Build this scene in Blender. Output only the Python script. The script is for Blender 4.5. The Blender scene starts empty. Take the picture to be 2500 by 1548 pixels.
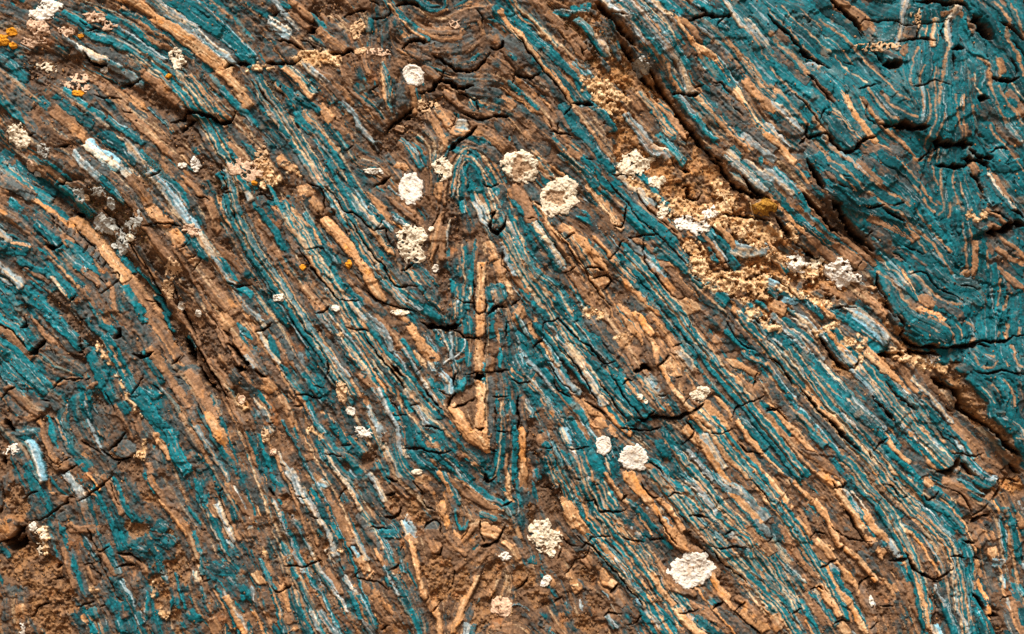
import bpy, math, random, time
import numpy as np
T0 = time.time()
rng = np.random.default_rng(7)
random.seed(7)
S = 0.0005                      # metres per pixel of the traced layout (the face in view is 1.25 m wide)
PW, PH = 2500.0, 1548.0
ZC = 1.35                       # height of the middle of the view above the ground

# ------------------------------------------------------------------ camera, light, exposure
sc = bpy.context.scene
cam_d = bpy.data.cameras.new('camera'); cam = bpy.data.objects.new('camera', cam_d)
sc.collection.objects.link(cam); sc.camera = cam
cam_d.sensor_width = 36.0; cam_d.lens = 70.0
cam_d.clip_start = 0.02; cam_d.clip_end = 400.0
DIST = PW*S*70.0/36.0
cam.location = (0, -DIST, ZC); cam.rotation_euler = (math.radians(90), 0, 0)

SUN_EL, SUN_AZ = 58.0, -10.0    # azimuth measured from straight out of the wall, minus = to the left
world = bpy.data.worlds.new('World'); sc.world = world; world.use_nodes = True
wn = world.node_tree; wn.nodes.clear()
sky = wn.nodes.new('ShaderNodeTexSky'); sky.sky_type = 'NISHITA'; sky.sun_disc = False
sky.sun_elevation = math.radians(SUN_EL); sky.sun_rotation = math.radians(180 - SUN_AZ)
sky.air_density = 1.0; sky.dust_density = 4.0; sky.ozone_density = 1.0
hs = wn.nodes.new('ShaderNodeHueSaturation'); hs.inputs['Saturation'].default_value = 0.35
bg = wn.nodes.new('ShaderNodeBackground'); bg.inputs['Strength'].default_value = 0.05
wo = wn.nodes.new('ShaderNodeOutputWorld')
wn.links.new(sky.outputs[0], hs.inputs['Color']); wn.links.new(hs.outputs[0], bg.inputs[0]); wn.links.new(bg.outputs[0], wo.inputs[0])
sun_d = bpy.data.lights.new('sun', 'SUN'); sun_d.energy = 4.6; sun_d.angle = math.radians(20); sun_d.color = (1.0, 0.94, 0.86)
sun = bpy.data.objects.new('sun', sun_d); sc.collection.objects.link(sun)
el, az = math.radians(SUN_EL), math.radians(SUN_AZ)
from mathutils import Vector
dv = Vector((math.sin(az)*math.cos(el), -math.cos(az)*math.cos(el), math.sin(el)))   # towards the sun
sun.rotation_euler = dv.to_track_quat('Z', 'Y').to_euler(); sun.location = (0, -3, 4)
sc.view_settings.view_transform = 'Standard'; sc.view_settings.look = 'None'
sc.view_settings.exposure = 0.44; sc.view_settings.gamma = 1.0; sc.view_settings.use_curve_mapping = False
sc.cycles.max_bounces = 5; sc.cycles.diffuse_bounces = 3

# ------------------------------------------------------------------ layout data (traced strata)
TRACE = """
#t 0 0 3.78
P 95 1430 0 1620 150 1780 235
P 75 1790 240 1900 380 2050 500 2140 570
T 110 1500 0 1700 70 1850 190 2000 280
T 130 2000 280 2130 380 2290 540
T 70 1700 0 1900 90 2050 240 2200 380 2300 480
B 110 1730 180 1850 290 1990 420 2180 560
Q 120 1180 20 1330 70 1450 170
Q 110 1480 200 1620 290 1780 390
Q 110 1800 400 1930 500 2080 630
T 75 1180 110 1360 220 1520 330
T 80 1540 350 1640 430 1780 520 1900 630
O 45 1150 110 1290 210 1500 350
O 50 1270 270 1450 400 1560 450
T 60 1050 190 1200 230 1320 330 1420 410
P 45 1100 270 1250 370 1400 470 1500 540
T 60 1120 320 1300 440 1450 560
T 80 860 310 1000 370 1120 420 1250 490
P 40 640 370 760 450 780 470
P 80 780 450 880 530 1000 560
P 75 1010 580 1110 640 1190 700 1270 760
B 90 880 440 1050 500 1200 620 1290 720
T 60 1310 520 1380 610 1460 680
T 60 1250 540 1340 640 1480 730
Q 90 2040 660 2140 760 2200 820
Q 100 2180 840 2250 920 2290 970
O 90 920 740 1020 830 1130 920
O 75 1120 930 1190 1040
O 75 1210 1060 1300 1150 1420 1270
O 55 1420 1270 1540 1380
O 65 1560 1390 1650 1480
B 60 910 890 1000 1010 1080 1090
B 90 1110 1100 1200 1170 1280 1250
O 130 520 1020 640 1110 710 1190
Q 110 690 1180 790 1260
O 110 780 1260 890 1350
T 90 620 990 700 1050 830 1140 
T 60 650 870 740 940 860 1030 930 1070
P 40 640 890 760 990 900 1080 970 1140
T 70 1060 1140 1170 1220 1290 1300
T 110 1010 1270 1140 1360 1240 1470
P 110 860 1360 980 1450 1060 1512
P 70 1150 1300 1260 1420 1340 1512
B 110 1330 1290 1420 1400 1500 1500
M 130 1660 690 1800 830 1900 950 2000 1080
M 110 1790 770 1930 950 2080 1100
T 60 1540 740 1620 830 1720 940
O 90 1390 720 1500 830 1620 920
B 80 1740 560 1850 660 2010 800 
T 60 1990 750 2100 880 2220 1000 2330 1120
B 110 0 220 100 200 200 240
T 90 30 560 120 620 200 700
B 130 0 720 100 830 180 930 240 960
T 90 0 900 100 1000 200 1100
B 80 230 1110 300 1170 370 1240
T 110 0 1400 80 1470
B 70 270 1290 380 1350 
O 70 540 1250 640 1300
B 110 2080 1170 2160 1240 2260 1320
T 60 2270 1340 2362 1440
T 70 2000 1360 2070 1420
O 110 2120 1350 2200 1420 2260 1500
B 70 2280 1130 2362 1230
T 60 640 140 760 210 800 240
T 50 880 90 970 140
B 110 0 40 150 110 260 170
B 60 600 20 720 60 850 100
T 60 0 940 60 1010 
O 90 0 300 120 350 
B 60 380 730 500 790 640 860
O 60 1370 690 1520 800
K 40 1600 1140 1700 1100 1750 1030 1950 1090 2050 1130 2150 1100 2180 1020
K 40 1680 1240 1760 1150 1820 1110
K 45 800 480 850 560 950 610 1000 600
K 35 1150 790 1220 790 1310 740
K 40 2080 640 2130 600 2160 590
K 30 2160 590 2300 600
K 20 890 880 960 920 1100 920 1140 920
K 18 1150 1035 1230 1040
K 40 290 1260 360 1240
K 50 570 1370 640 1350
K 25 840 300 900 260 930 270
K 25 760 200 830 240 
D 200 300 560 400 700 600 640 700 560
D 160 1350 880 1600 1000 1700 1060
D 200 1850 1180 1700 1300
D 120 700 1150 760 1020
#t 600 0 3.78
T 70 650 160 700 220 760 280
O 80 700 150 770 220
B 80 780 230 860 290 930 370
O 70 700 290 800 370 900 440
B 80 760 280 860 370 950 450
P 110 200 190 290 250 380 300
B 110 180 300 250 360
B 80 10 40 120 120
P 60 270 10 350 120
P 60 370 160 460 240
O 60 460 30 560 120
T 50 330 30 400 60
B 110 320 400 420 520
B 90 200 440 260 540
P 70 530 570 620 660 720 730
B 80 720 740 840 840 900 950
O 60 640 640 750 710 840 800 930 920
P 45 910 980 1000 1080 1050 1180 1140 1280
P 45 120 880 180 960 230 1050
P 50 240 1070 340 1180 400 1240
T 55 260 1050 340 1120
P 60 370 1250 460 1360 590 1500
T 60 320 790 400 870 460 980
T 60 210 980 330 1090 
T 60 470 1060 560 1150 640 1240 
T 55 490 1120 620 1230 720 1360 790 1440
M 55 560 1060 700 1200 820 1350
T 50 700 1250 800 1400 880 1512
B 100 440 1180 540 1290 640 1360
T 50 660 1340 740 1450 800 1512
Q 100 700 980 780 1090
O 60 790 980 840 1060
O 50 820 1060 870 1120
O 75 790 1120 860 1170 910 1220
T 60 770 1140 850 1260 890 1320
M 100 400 660 500 740 570 830
T 60 430 720 540 820
B 110 30 680 120 780 
T 60 540 580 640 660
T 60 500 900 640 980
T 45 1070 680 1120 760
M 100 1270 640 1300 760 1310 860 1320 960
O 90 1300 960 1310 1040
O 60 1260 520 1270 620
O 50 1080 530 1110 640
B 60 1060 550 1090 650
B 80 1410 800 1430 880 1440 960
O 50 1540 800 1560 900 1560 980
T 50 1570 820 1590 900
O 35 970 850 1060 920 1140 1000 1220 1080
O 45 880 640 920 720 950 790
T 100 1000 740 1060 830
T 50 1150 180 1140 280
B 100 1010 170 1080 230
O 90 1270 160 1270 270
B 90 1380 160 1370 280
B 50 1280 170 1290 380
M 60 1380 90 1470 190 1560 300 1630 350
T 45 1480 140 1540 220 1640 310
O 45 1420 90 1540 190 1650 270 1730 310
O 55 1640 320 1740 360 1840 380 1930 360
O 45 1720 310 1830 320 1900 310
O 50 1910 390 1960 390 2010 270
T 45 1620 40 1700 90 1800 110 1850 60 1840 0
O 30 1680 110 1770 140 1850 110
O 45 2020 170 2060 120 2130 130 2160 190 2170 270
T 40 2060 160 2110 150
B 150 1560 380 1700 430 1900 440 2060 390
B 100 1500 480 1600 520 1700 540
O 60 1500 460 1620 510
O 80 1660 640 1780 730
B 90 2120 600 2060 700 1980 680
B 110 1950 180 2250 100 
T 80 1960 80 2060 30
O 60 2060 470 2150 400
B 70 1820 570 2000 600
T 80 2240 180 2362 220
B 110 1900 750 2100 780 2300 760
O 80 1860 790 1960 840
B 80 2100 850 2300 860
O 60 1880 880 1960 970 2060 1030 2140 1040
M 100 2090 930 2120 1000 
M 110 2160 960 2250 1000 2340 1020
B 70 2050 1070 2200 1080
O 130 1770 980 1900 1080 1950 1110
M 70 1790 1040 1860 1130 1910 1200 1990 1230
P 130 1930 1150 2010 1160
O 120 2130 1200 2240 1250 2362 1330
T 50 2060 1270 2200 1330
B 110 2040 1310 2180 1350 2300 1440
T 70 1920 1370 2040 1420 2140 1512
T 50 2000 1370 2130 1440 2200 1512
B 80 1180 1310 1270 1400 1350 1490
T 60 1470 1320 1540 1400 1590 1512
O 60 1420 1330 1480 1390
B 90 2320 1120 2362 1200
B 60 1650 1200 1750 1290
O 60 1730 1080 1780 1200 1840 1340
B 70 1180 520 1190 600
O 70 1180 840 1240 900
O 60 1390 1180 1450 1190
K 45 560 300 640 240
K 55 760 490 880 490 960 450 990 480
K 26 280 370 400 370 500 440
K 18 490 370 560 370 640 460
K 24 230 150 320 100
K 22 350 120 420 100
K 30 200 570 440 580 500 530
K 30 900 160 1000 110 1100 80
K 24 1150 10 1220 60
K 50 1380 60 1450 30 1560 40 1600 60
K 20 1340 80 1300 160 1170 160
K 16 2130 100 2180 170 2180 270
K 30 1450 460 1500 400 1600 380 1700 400
K 30 1740 520 1900 620 1960 660 2100 650 2180 580 2250 500
K 26 1840 640 1800 740 1730 790
K 45 1620 860 1730 820 1770 750 1900 770 1950 830 2100 800
K 26 1960 840 1970 880 2000 870 2120 930 2180 910
K 18 2140 940 2150 1040
K 40 1460 1100 1540 1080
K 30 1280 1230 1330 1150 1440 1090 1560 1000
K 24 2362 1060 2300 1080 2180 1110 1990 1060 
K 40 1870 1380 2000 1280 2060 1230 2120 1170
K 16 1950 1070 1910 1150 1870 1180
K 24 920 1390 980 1340
K 20 1150 840 1220 780
K 16 1180 1300 1240 1290
K 14 830 1070 820 1100
D 250 1500 1150 1340 1280 1250 1340
D 120 1690 780 1850 800
D 200 220 830 260 900
D 120 400 1130 
D 200 620 140 700 40 850 60
S 200 500 540 650 540 800 540
S 60 0 630 150 610 240 620
#t 1200 0 3.78
T 90 60 110 150 220 260 320 400 420
Q 50 80 110 160 230 260 310
Q 45 200 290 330 410 400 500 460 600 570 700 660 820 740 950
T 70 410 500 530 620 640 740 750 860 800 930
T 70 200 170 340 290 470 400 560 470
T 80 500 450 620 570 720 650 830 780 880 880
V 14 150 0 250 130 400 260 520 370
T 50 160 10 240 130 370 230
M 45 260 70 370 150 480 290 560 390
B 70 300 40 410 130 480 220 560 330
O 65 520 370 600 460 720 590
B 90 600 390 700 480 790 580
O 50 720 600 800 680 870 740
T 90 760 590 850 660 890 720
B 60 0 60 60 160
O 65 370 10 430 70
O 75 460 60 530 130 590 190
O 110 590 210 680 300 800 430 850 490
V 12 560 340 640 420 760 560
T 60 590 120 700 130 
O 80 700 20 780 20
T 80 760 90 890 60 
B 90 880 120 980 210 1070 310
P 60 1000 270 1070 330 
T 65 830 220 920 340 1020 460
P 50 960 350 1060 460
B 60 900 430 970 520 1050 600
B 60 1090 400 1150 480 1200 560
B 50 910 560 860 640
P 75 1050 20 1120 90 1220 130
T 55 1110 0 1180 80 1260 150
P 80 1230 10 1350 130 1470 260 1580 370 1680 490 1750 590
T 85 1220 80 1340 190 1440 280
B 90 1250 180 1350 290 1420 380
P 35 1330 290 1430 410 1480 400
T 80 1400 300 1520 420 1600 520
B 90 1480 420 1540 540 1640 650 
T 110 1330 30 1420 130 1520 230 1620 330 1700 400
T 90 1640 400 1730 490 1800 590
V 12 1350 0 1450 80 1550 180 1640 280 1720 420
P 50 1520 60 1620 150 1700 180
T 70 1560 20 1690 120 1720 180
B 60 1570 170 1660 260 1720 360
B 130 1750 380 1860 480 1900 600
P 60 1740 600 1770 690 1830 850
M 60 1620 560 1660 700 1740 800
B 90 1840 580 1920 700
Q 40 1700 180 1780 300 1880 420 1950 530
T 45 1700 200 1740 280 1830 400 1880 450
B 110 1760 260 1870 340
O 70 1720 180 1830 250 1900 340
Q 60 1900 410 2020 500 2120 650 2220 800 2300 950 2362 1030
T 90 2070 560 2160 700 2240 820 
T 80 1960 560 2080 700 2160 830
B 80 1940 640 2050 760 2150 800
B 100 2090 850 2200 970 2300 1080
O 120 1930 480 2030 620 
T 60 2200 600 2300 720 2362 790
T 80 1990 220 2090 320 2150 420
P 40 1930 260 2040 350 2100 400
T 60 1990 380 2070 400
T 110 1950 190 2050 240 2090 280
T 120 2110 220 2230 310 2310 440
B 80 2060 440 2180 560 2260 640
V 22 2130 380 2250 470 2362 560
T 100 2330 330 2362 430
T 90 2200 60 2300 170 2362 250
P 50 2160 20 2260 170 2362 290
T 100 2260 0 2362 130
T 90 1950 70 2100 120 
B 50 1730 100 1870 150
T 55 1800 80 1900 160
T 110 1900 10 2010 80
O 60 1850 20 1920 80
B 70 1660 20 1740 80
T 45 1620 20 1700 90
P 70 1640 610 1700 690
O 50 1580 760 1640 860
T 55 1760 920 1850 1040 1940 1160 2030 1260
P 30 1790 930 1880 1060 1960 1180
T 70 1820 900 1930 1010 2050 1130 
M 60 1900 890 2000 1000 2100 1110 2200 1230 2330 1350
T 70 1990 920 2110 1060 2240 1200 2362 1330
B 90 2100 960 2220 1080 2362 1210
O 60 2010 1260 2120 1290
P 75 2180 1400 2280 1500
O 100 1300 900 1380 1000
M 75 1420 880 1510 1000 1600 1150 1680 1230
T 100 1530 1010 1600 1110 1660 1200
M 90 1500 880 1600 980 1680 1040
O 90 1620 1010 1720 1110 1770 1190
B 70 1680 1230 1790 1210
T 100 1520 1190 1620 1270
B 110 1660 1240 1770 1300
P 75 1280 1100 1360 1190 1420 1270
P 85 1420 1290 1510 1380 1600 1400
T 70 1620 1290 1680 1370 1740 1440
T 60 940 980 1030 1050 1100 1150
B 110 1110 810 1180 870 1250 920
B 100 800 1030 920 1060 1020 1180
B 110 840 1110 960 1200 1060 1310
O 30 790 1010 840 1130 920 1210 1000 1330 1090 1440
B 70 1080 1350 1140 1470
T 120 690 1010 780 1150 900 1290 1010 1420 1100 1512
B 60 780 1190 900 1290 
B 90 620 880 700 960
B 60 640 1080 760 1200 880 1340 930 1420
T 50 200 800 290 870 380 960
O 45 190 860 300 920 400 1020 460 1050
O 70 230 720 350 850 460 990 520 1110 590 1210
B 60 380 720 480 800 570 960
B 110 500 720 600 820
B 140 150 390 250 460 350 560
B 130 280 560 420 660
O 90 80 560 180 640
B 80 20 300 100 380
O 80 30 480 90 560
O 90 60 730 160 800
O 60 20 880 160 950
O 80 0 1000 90 1010
B 100 60 1120 140 1220
B 130 300 1050 440 1100
O 60 320 1220 380 1310
T 40 160 1230 170 1310
M 60 570 1270 660 1380
O 60 590 1240 690 1310
B 140 380 1400 520 1370
T 50 680 1410 740 1512
O 60 720 1390 880 1512
M 50 420 1430 500 1512
K 70 960 20 1060 130 1150 220 1250 330 1330 420
K 60 1200 400 1300 540 1400 700 1500 800
K 60 1700 1000 1800 1150 1900 1270 1980 1360
K 40 1400 560 1500 700 1600 850 1700 990
K 40 1980 1360 2050 1450 2130 1512
K 50 750 960 890 955 930 970
K 35 1690 850 1770 860 1850 880 1930 880
K 20 1880 820 1960 780
K 45 1820 200 1930 160 2000 150 2140 160 2210 130
K 26 2150 160 2080 230
K 30 1920 90 2010 130
K 28 1060 90 1130 120 1240 140
K 40 1240 830 1260 880
K 22 220 670 350 720 460 680
K 16 220 650 190 780
K 40 0 460 60 460 110 430 120 380
K 40 0 1090 90 1060 160 1080
K 18 200 280 320 430 450 620 560 740 680 900 740 990
K 20 540 1220 640 1240 760 1260
K 18 620 1130 620 1220
K 18 670 1060 740 990
K 14 510 1100 560 1200
K 22 2040 770 2110 780 2200 870
K 16 2230 1000 2300 1090
K 20 820 440 850 520
K 20 830 480 880 450
K 24 870 1470 930 1470
D 200 880 150 780 180 700 250
D 260 1100 560 1300 720 1450 780
D 240 1150 1150 1250 1300 1250 1400
D 160 1800 1300 1900 1400 2000 1500
D 90 1500 800 1650 900 1800 1130
D 90 1060 40 1200 250 1300 350
S 240 900 760 1050 820 1000 900
S 160 1000 970 1100 1000
#t 1875 0 3.78
T 90 0 130 110 240 210 350 290 440
T 100 90 110 200 230 330 330 430 430 560 520
T 110 0 20 90 80 190 190
T 110 200 100 330 200 420 280 510 380
T 110 360 120 460 210 560 290
T 120 440 330 560 440 680 560
T 80 100 40 230 60 330 80 420 180
T 90 330 30 430 120 540 230 660 320 780 400
T 100 480 30 580 120 720 230 800 300
V 18 0 80 80 190 200 300 300 430 400 520 520 620
V 16 130 50 230 180 370 310 480 410 580 490 650 570 720 640 830 710 900 780
V 30 470 180 600 290 720 380 820 480 920 580 1020 690 1100 790 1180 890 1280 940
V 16 520 340 620 410 700 500 780 600
V 12 280 70 340 140 420 200 490 260
T 100 560 520 700 640 820 740 900 800
T 110 580 380 700 500 820 620 920 730 1000 830
T 110 290 440 420 530 560 640 700 750 800 850
T 100 820 560 920 680 1010 780 1090 850
O 130 640 30 720 70 800 130 880 200
T 100 800 30 900 130
T 130 950 60 1050 110 1160 170
T 120 1000 20 1130 60
B 100 920 240 950 320
O 45 860 150 950 240
T 200 990 290 1150 270
T 170 1050 120 1200 110
P 60 1260 30 1240 150 1230 260 1200 380
B 120 1340 240 1290 330
T 110 1290 60 1360 60
T 130 1470 60 1480 170
T 130 1560 60 1600 150
T 60 1590 210 1590 320
M 60 1460 230 1430 340
M 60 1540 230 1530 370
P 60 1730 120 1670 200 1650 300 1680 440
T 80 1740 200 1730 310 1720 400
T 100 1810 160 1800 260 1840 370 1900 480 1960 500
O 50 1660 130 1750 130 1820 180 1880 240
T 90 1880 260 1930 370 2000 470
T 60 1920 50 2000 150 2060 260
T 80 2070 40 2120 90 2180 190
V 40 2050 20 2130 100 2190 200 2180 290 2200 400 2270 510 2300 600 2340 720
T 110 2200 30 2270 160 2340 290
V 26 2220 50 2270 160 2300 280 2362 400
T 90 2230 300 2310 420 2362 510
T 90 2240 250 2310 330
T 90 2090 380 2190 440 2240 530
T 100 2230 640 2300 740 2362 840
V 16 2230 760 2290 840 2362 940
O 170 2190 870 2260 970 2320 1060
T 90 2000 560 2080 680 2090 780
V 36 1910 530 1990 570 2020 700 2030 800 2080 900 2130 1030 2200 1130
V 36 2080 520 2110 640 2110 760 
O 90 2120 560 2130 690
T 110 2120 800 2080 850 2160 970 2250 1110 2340 1210
T 80 2060 850 2130 1000 2170 1090
T 100 2250 1110 2362 1200
V 28 2110 800 2180 930 2260 1040 2340 1140
V 28 2040 1160 2100 1250 2180 1340 2280 1470
P 60 2220 1150 2280 1240 2362 1330
B 90 2150 1180 2250 1280 2362 1370
T 110 1990 1180 2060 1280 
B 120 1960 970 2040 1060 2100 1120
T 100 1950 1000 1920 930
T 150 2090 1370 2180 1480
T 100 2290 1340 2362 1440
T 120 1950 1290 2040 1340
T 110 1770 600 1760 720
T 100 1860 560 1890 660
T 110 1960 700 1950 830
T 90 1740 740 1740 850
T 80 1840 760 1840 870
T 130 1690 540 1800 480
T 80 1340 420 1320 560 1320 700
V 24 1390 420 1330 560 1290 700 1300 800 1330 850
T 80 1410 440 1400 600 1370 780
T 80 1470 450 1480 580 1450 740
V 20 1440 600 1380 700 1380 800 1400 900 1380 1050
V 20 1540 620 1520 740 1530 850 1520 950 1500 1050
T 60 1570 480 1590 600
V 36 1650 440 1620 560 1600 680 1580 800 1560 960
T 80 1690 460 1660 620 1650 780
T 80 1640 800 1630 920 1640 1050
T 100 1510 760 1500 850
T 90 1310 900 1340 1000
T 70 1420 850 1420 950 1390 1080
V 26 1450 820 1470 930 1440 1080 1400 1180
V 20 1510 1060 1500 1160 1440 1280 1420 1360
T 80 1600 820 1590 930
T 70 1540 1060 1520 1160 1500 1250
V 30 1600 1050 1580 1160 1520 1280
T 90 1660 1100 1640 1200
P 60 1790 880 1770 980
T 90 1860 1100 1870 1200
V 30 1710 870 1720 980 1740 1090 1750 1200 1780 1290
V 26 1790 870 1790 1000 1790 1100 1800 1280
B 130 1790 1180 1810 1250
V 30 1880 980 1890 1060
V 16 1880 680 1900 800 1970 890
T 110 1120 620 1200 720
T 120 1150 770 1230 800
T 130 1130 900 1250 880
T 110 1010 860 1090 990 1210 1080 1290 1130 1350 1150
T 80 960 870 1050 1010 1150 1110
V 30 1020 860 1080 950 1160 1030 1250 1080 1350 1090
V 30 900 820 950 900 1020 990 1080 1070 1170 1130
T 70 830 830 920 970 1000 1100 1100 1200
O 50 770 790 870 920 930 1020 1000 1140 1080 1220 1200 1320 1290 1420
V 32 910 1010 1000 1130 1100 1240 1230 1340 1300 1430 1350 1490 1440 1430
T 130 1130 1290 1260 1350 1360 1410
T 120 1250 1240 1400 1300
T 120 1180 1180 1250 1230
T 90 1520 1400 1500 1500
T 130 1650 1400 1640 1500
T 130 1790 1380 1780 1480
V 20 1500 1370 1480 1500
V 14 1560 1380 1550 1512
T 90 1900 1420 1960 1500
B 100 1040 470 1130 500 1210 530
T 60 1090 520 1180 550
O 70 1240 480 1310 410
T 130 0 600 100 690 200 790 320 900
T 80 150 480 260 600 380 700 
V 50 0 300 80 420 200 510 290 600 370 710
B 90 0 240 120 340 240 440
B 120 60 520 180 620 300 730
V 26 0 640 100 760 220 880 320 970 400 1050 460 1160 550 1280 640 1390
T 110 100 700 260 850 400 920 500 1000
V 24 0 800 110 900 200 1010 290 1110 350 1160
T 100 0 830 120 970 240 1080 340 1130
T 130 200 890 320 1000 400 1120
P 75 0 960 90 1030 180 1120 260 1190
P 90 530 600 300 640
Q 75 470 640 550 720 640 840 730 960
T 110 440 680 560 790 660 900
B 90 400 720 500 840 590 950
Q 75 730 960 800 1090 880 1210 930 1280
T 90 660 1000 760 1130 830 1260
M 60 550 1000 660 1100 740 1200 840 1320
T 150 510 1090 620 1230 750 1380
V 60 390 1080 470 1200 550 1300 640 1410
T 90 800 940 850 1060 930 1180
P 50 720 880 780 960
T 90 620 720 720 850 800 970
M 40 600 720 720 820 800 890 870 1010
Q 35 0 700 60 740
T 150 490 1290 610 1400 720 1512
V 44 400 1300 490 1410 560 1512
V 36 490 1280 590 1400 740 1512
B 120 300 1320 400 1430
T 60 330 1440 400 1480
B 120 120 1210 260 1270
P 60 0 1200 130 1350 
Q 60 0 1280 100 1360 180 1470
B 130 850 1330 960 1400 1100 1470
T 80 900 1420 1000 1500
O 60 1000 1360 1150 1480
B 90 1120 1400 1230 1450
K 50 560 0 680 80 760 160 830 230 880 310
K 40 0 150 90 260 190 340 320 500 430 570 560 640
K 26 360 700 450 800 540 910 590 970
K 16 230 900 320 980 430 1110 520 1230
K 20 510 1010 480 1080 470 1110
K 30 340 1150 340 1270 430 1260 520 1250 570 1310 650 1400 720 1420 790 1390 830 1320 960 1270
K 20 330 1270 270 1350
K 90 1050 590 1150 590 1230 570
K 30 980 480 1050 570
K 24 1200 380 1380 350 1450 360 1550 390
K 80 1000 1160 1120 1180 1240 1170 1330 1200 1450 1180
K 90 1480 1310 1600 1330 1750 1330 1880 1330
K 30 1380 1490 1460 1400 1480 1330
K 40 1700 460 1740 440 1800 440
K 24 1700 500 1710 620 1720 720
K 60 1920 920 2030 920
K 90 1880 130 1960 250 2050 370
K 40 1370 0 1550 10 1650 40 1800 40 1850 90
K 30 2120 220 2230 280 2300 350 2362 400
K 18 2230 390 2320 500 2362 620
K 14 800 230 900 180 1000 190 1200 190 1260 230 1550 200 1700 180
K 14 830 830 900 810 1000 800
K 12 1320 800 1430 790 1530 750 1680 800
K 12 700 580 790 600
K 20 360 220 380 180
K 18 870 340 830 260
K 30 2060 1400 2130 1370 2200 1380
K 22 2220 550 2260 640 2270 710
K 40 2050 740 2200 760 2300 730
K 18 1400 230 1380 350
K 20 1620 210 1600 310 1610 370
K 20 900 980 890 1080 960 1160
K 26 1480 1390 1560 1370
K 60 1850 1380 1960 1450 2060 1450
D 60 540 10 600 60
S 60 1340 110 1380 180 1400 230
#t 0 387 3.907
T 110 0 40 150 170 300 290 420 380
B 130 0 180 150 260 280 340
V 10 30 20 180 150 320 280
T 60 190 80 330 190 460 290
O 75 450 90 540 150 620 220
T 40 470 50 560 100 640 180
T 80 300 0 400 60 
O 70 240 0 330 60 380 110
P 80 760 0 850 90 960 180
O 60 900 110 1020 200 1130 290 1230 390 1290 450
T 75 970 180 1070 270 1160 370
P 100 960 0 1050 60 1120 100
P 120 1160 60 1240 140 1320 200
O 120 1290 200 1370 320 1450 430
Q 130 1460 460 1540 550 1640 610
B 90 850 20 1000 110 1100 190 1250 330 1340 440
O 80 1300 470 1360 550 1420 640
B 90 1330 440 1400 520 1450 600
B 70 1480 370 1570 470 1700 600
P 80 1370 10 1430 90 1500 170
P 110 1500 200 1590 310 1680 430 1760 550 1850 640
T 90 1560 180 1660 250 1750 360 1800 450
T 70 1400 0 1500 90 1580 160
O 65 1570 60 1640 140 1720 230 1790 320
B 90 1790 370 1880 470 1960 600
T 70 1830 500 1900 620
B 80 1250 0 1400 130 1560 350
O 60 1780 200 1870 290 1960 380
O 80 2020 440 2060 540 2070 630
T 60 2130 440 2160 560 2230 660
B 60 2180 130 2260 200 2380 330
P 60 2200 160 2290 260 2370 340
O 90 2320 650 2400 740 2442 800
T 50 320 350 420 420 540 500 640 600
Q 50 380 430 490 520 600 600 680 660
O 70 300 400 370 420
T 90 600 270 700 360 800 500
O 60 620 240 760 260
Q 110 720 610 830 700 920 800 980 860
Q 120 990 890 1080 990 1170 1110
B 100 740 460 830 560
O 40 1260 860 1340 960 1430 1070 1520 1180
T 60 1100 880 1170 980 1220 1050
B 90 500 520 600 620 700 720 850 850 1000 1000
B 80 400 600 500 680 620 760
O 90 350 560 420 600
O 100 600 740 670 810
T 90 410 660 490 740 540 820
T 110 680 830 760 900 860 1010 910 1070
T 90 590 880 670 960 780 1040
B 120 920 1060 1010 1160 1040 1230
T 120 50 860 150 860 260 870
T 70 230 1000 360 1060 450 1100
T 60 350 850 430 900
B 100 300 750 400 880
P 80 0 1040 90 1100 180 1180
P 90 0 1140 100 1210
T 130 150 1200 260 1290 370 1380 460 1450 540 1512
T 60 0 1220 70 1290 150 1350
T 60 0 1320 70 1400
T 60 480 900 560 1000 660 1110 760 1190
O 32 480 880 600 1010 700 1130 820 1230
V 30 460 920 560 1030 680 1150 770 1240
T 90 500 1080 580 1180 680 1280
P 60 500 1120 580 1230 690 1340
O 45 780 1250 880 1360 960 1450 1010 1512
B 100 770 1340 880 1440 920 1512
T 50 880 1400 960 1500
B 70 880 1280 980 1400
T 75 1220 1270 1290 1380 1360 1500
O 100 1210 1170 1300 1280 1400 1390 1470 1500
O 50 1080 1250 1100 1350 1110 1420
B 70 1120 1250 1200 1370 1290 1512
B 60 1000 1290 1080 1400
T 45 1330 1100 1400 1160 1470 1240
V 30 1270 1130 1360 1210 1460 1300
O 70 1420 680 1500 770 1600 890 1670 980
Q 130 1670 700 1730 800
O 120 1740 840 1800 910 1850 960
O 120 1860 980 1900 1010
O 130 1890 1060 1980 1150
O 120 1970 1200 2080 1320 2200 1430
B 80 1560 700 1650 800
T 90 1860 760 1930 870 1970 940
P 95 1920 740 2010 850 2060 920
T 85 2060 920 2140 1030 2200 1150
P 60 2060 960 2140 1100 2220 1200
O 65 2090 830 2200 930 2300 1060 2420 1200
O 90 2140 910 2260 960
B 80 2220 1090 2300 1170
T 60 2270 1230 2380 1300
P 75 2290 1360 2370 1460 2442 1512
Q 90 2130 1490 2200 1460
B 70 1350 900 1430 1050 1500 1150
O 60 1560 1340 1680 1440 1740 1512
T 50 1490 1350 1560 1450 
B 90 1770 1220 1880 1290 1960 1400
B 90 1330 290 1250 250
P 80 0 690 100 780
B 100 100 540 200 600 290 680
T 60 0 610 60 680
Q 40 0 500 80 540 140 600
O 90 0 430 60 480
O 90 0 290 60 340
T 80 110 420 200 500
O 50 820 1100 920 1170
O 50 300 1070 420 1150
O 45 1440 1130 1560 1300
K 30 560 250 620 230 640 180
K 30 640 210 700 220
K 60 680 500 780 560 
K 20 690 640 720 700 800 780 900 860
K 22 1440 200 1500 170 1550 130
K 24 1380 640 1450 640 1520 620 1620 630 1740 640
K 16 1740 850 1800 800
K 14 1810 960 1880 920
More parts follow.
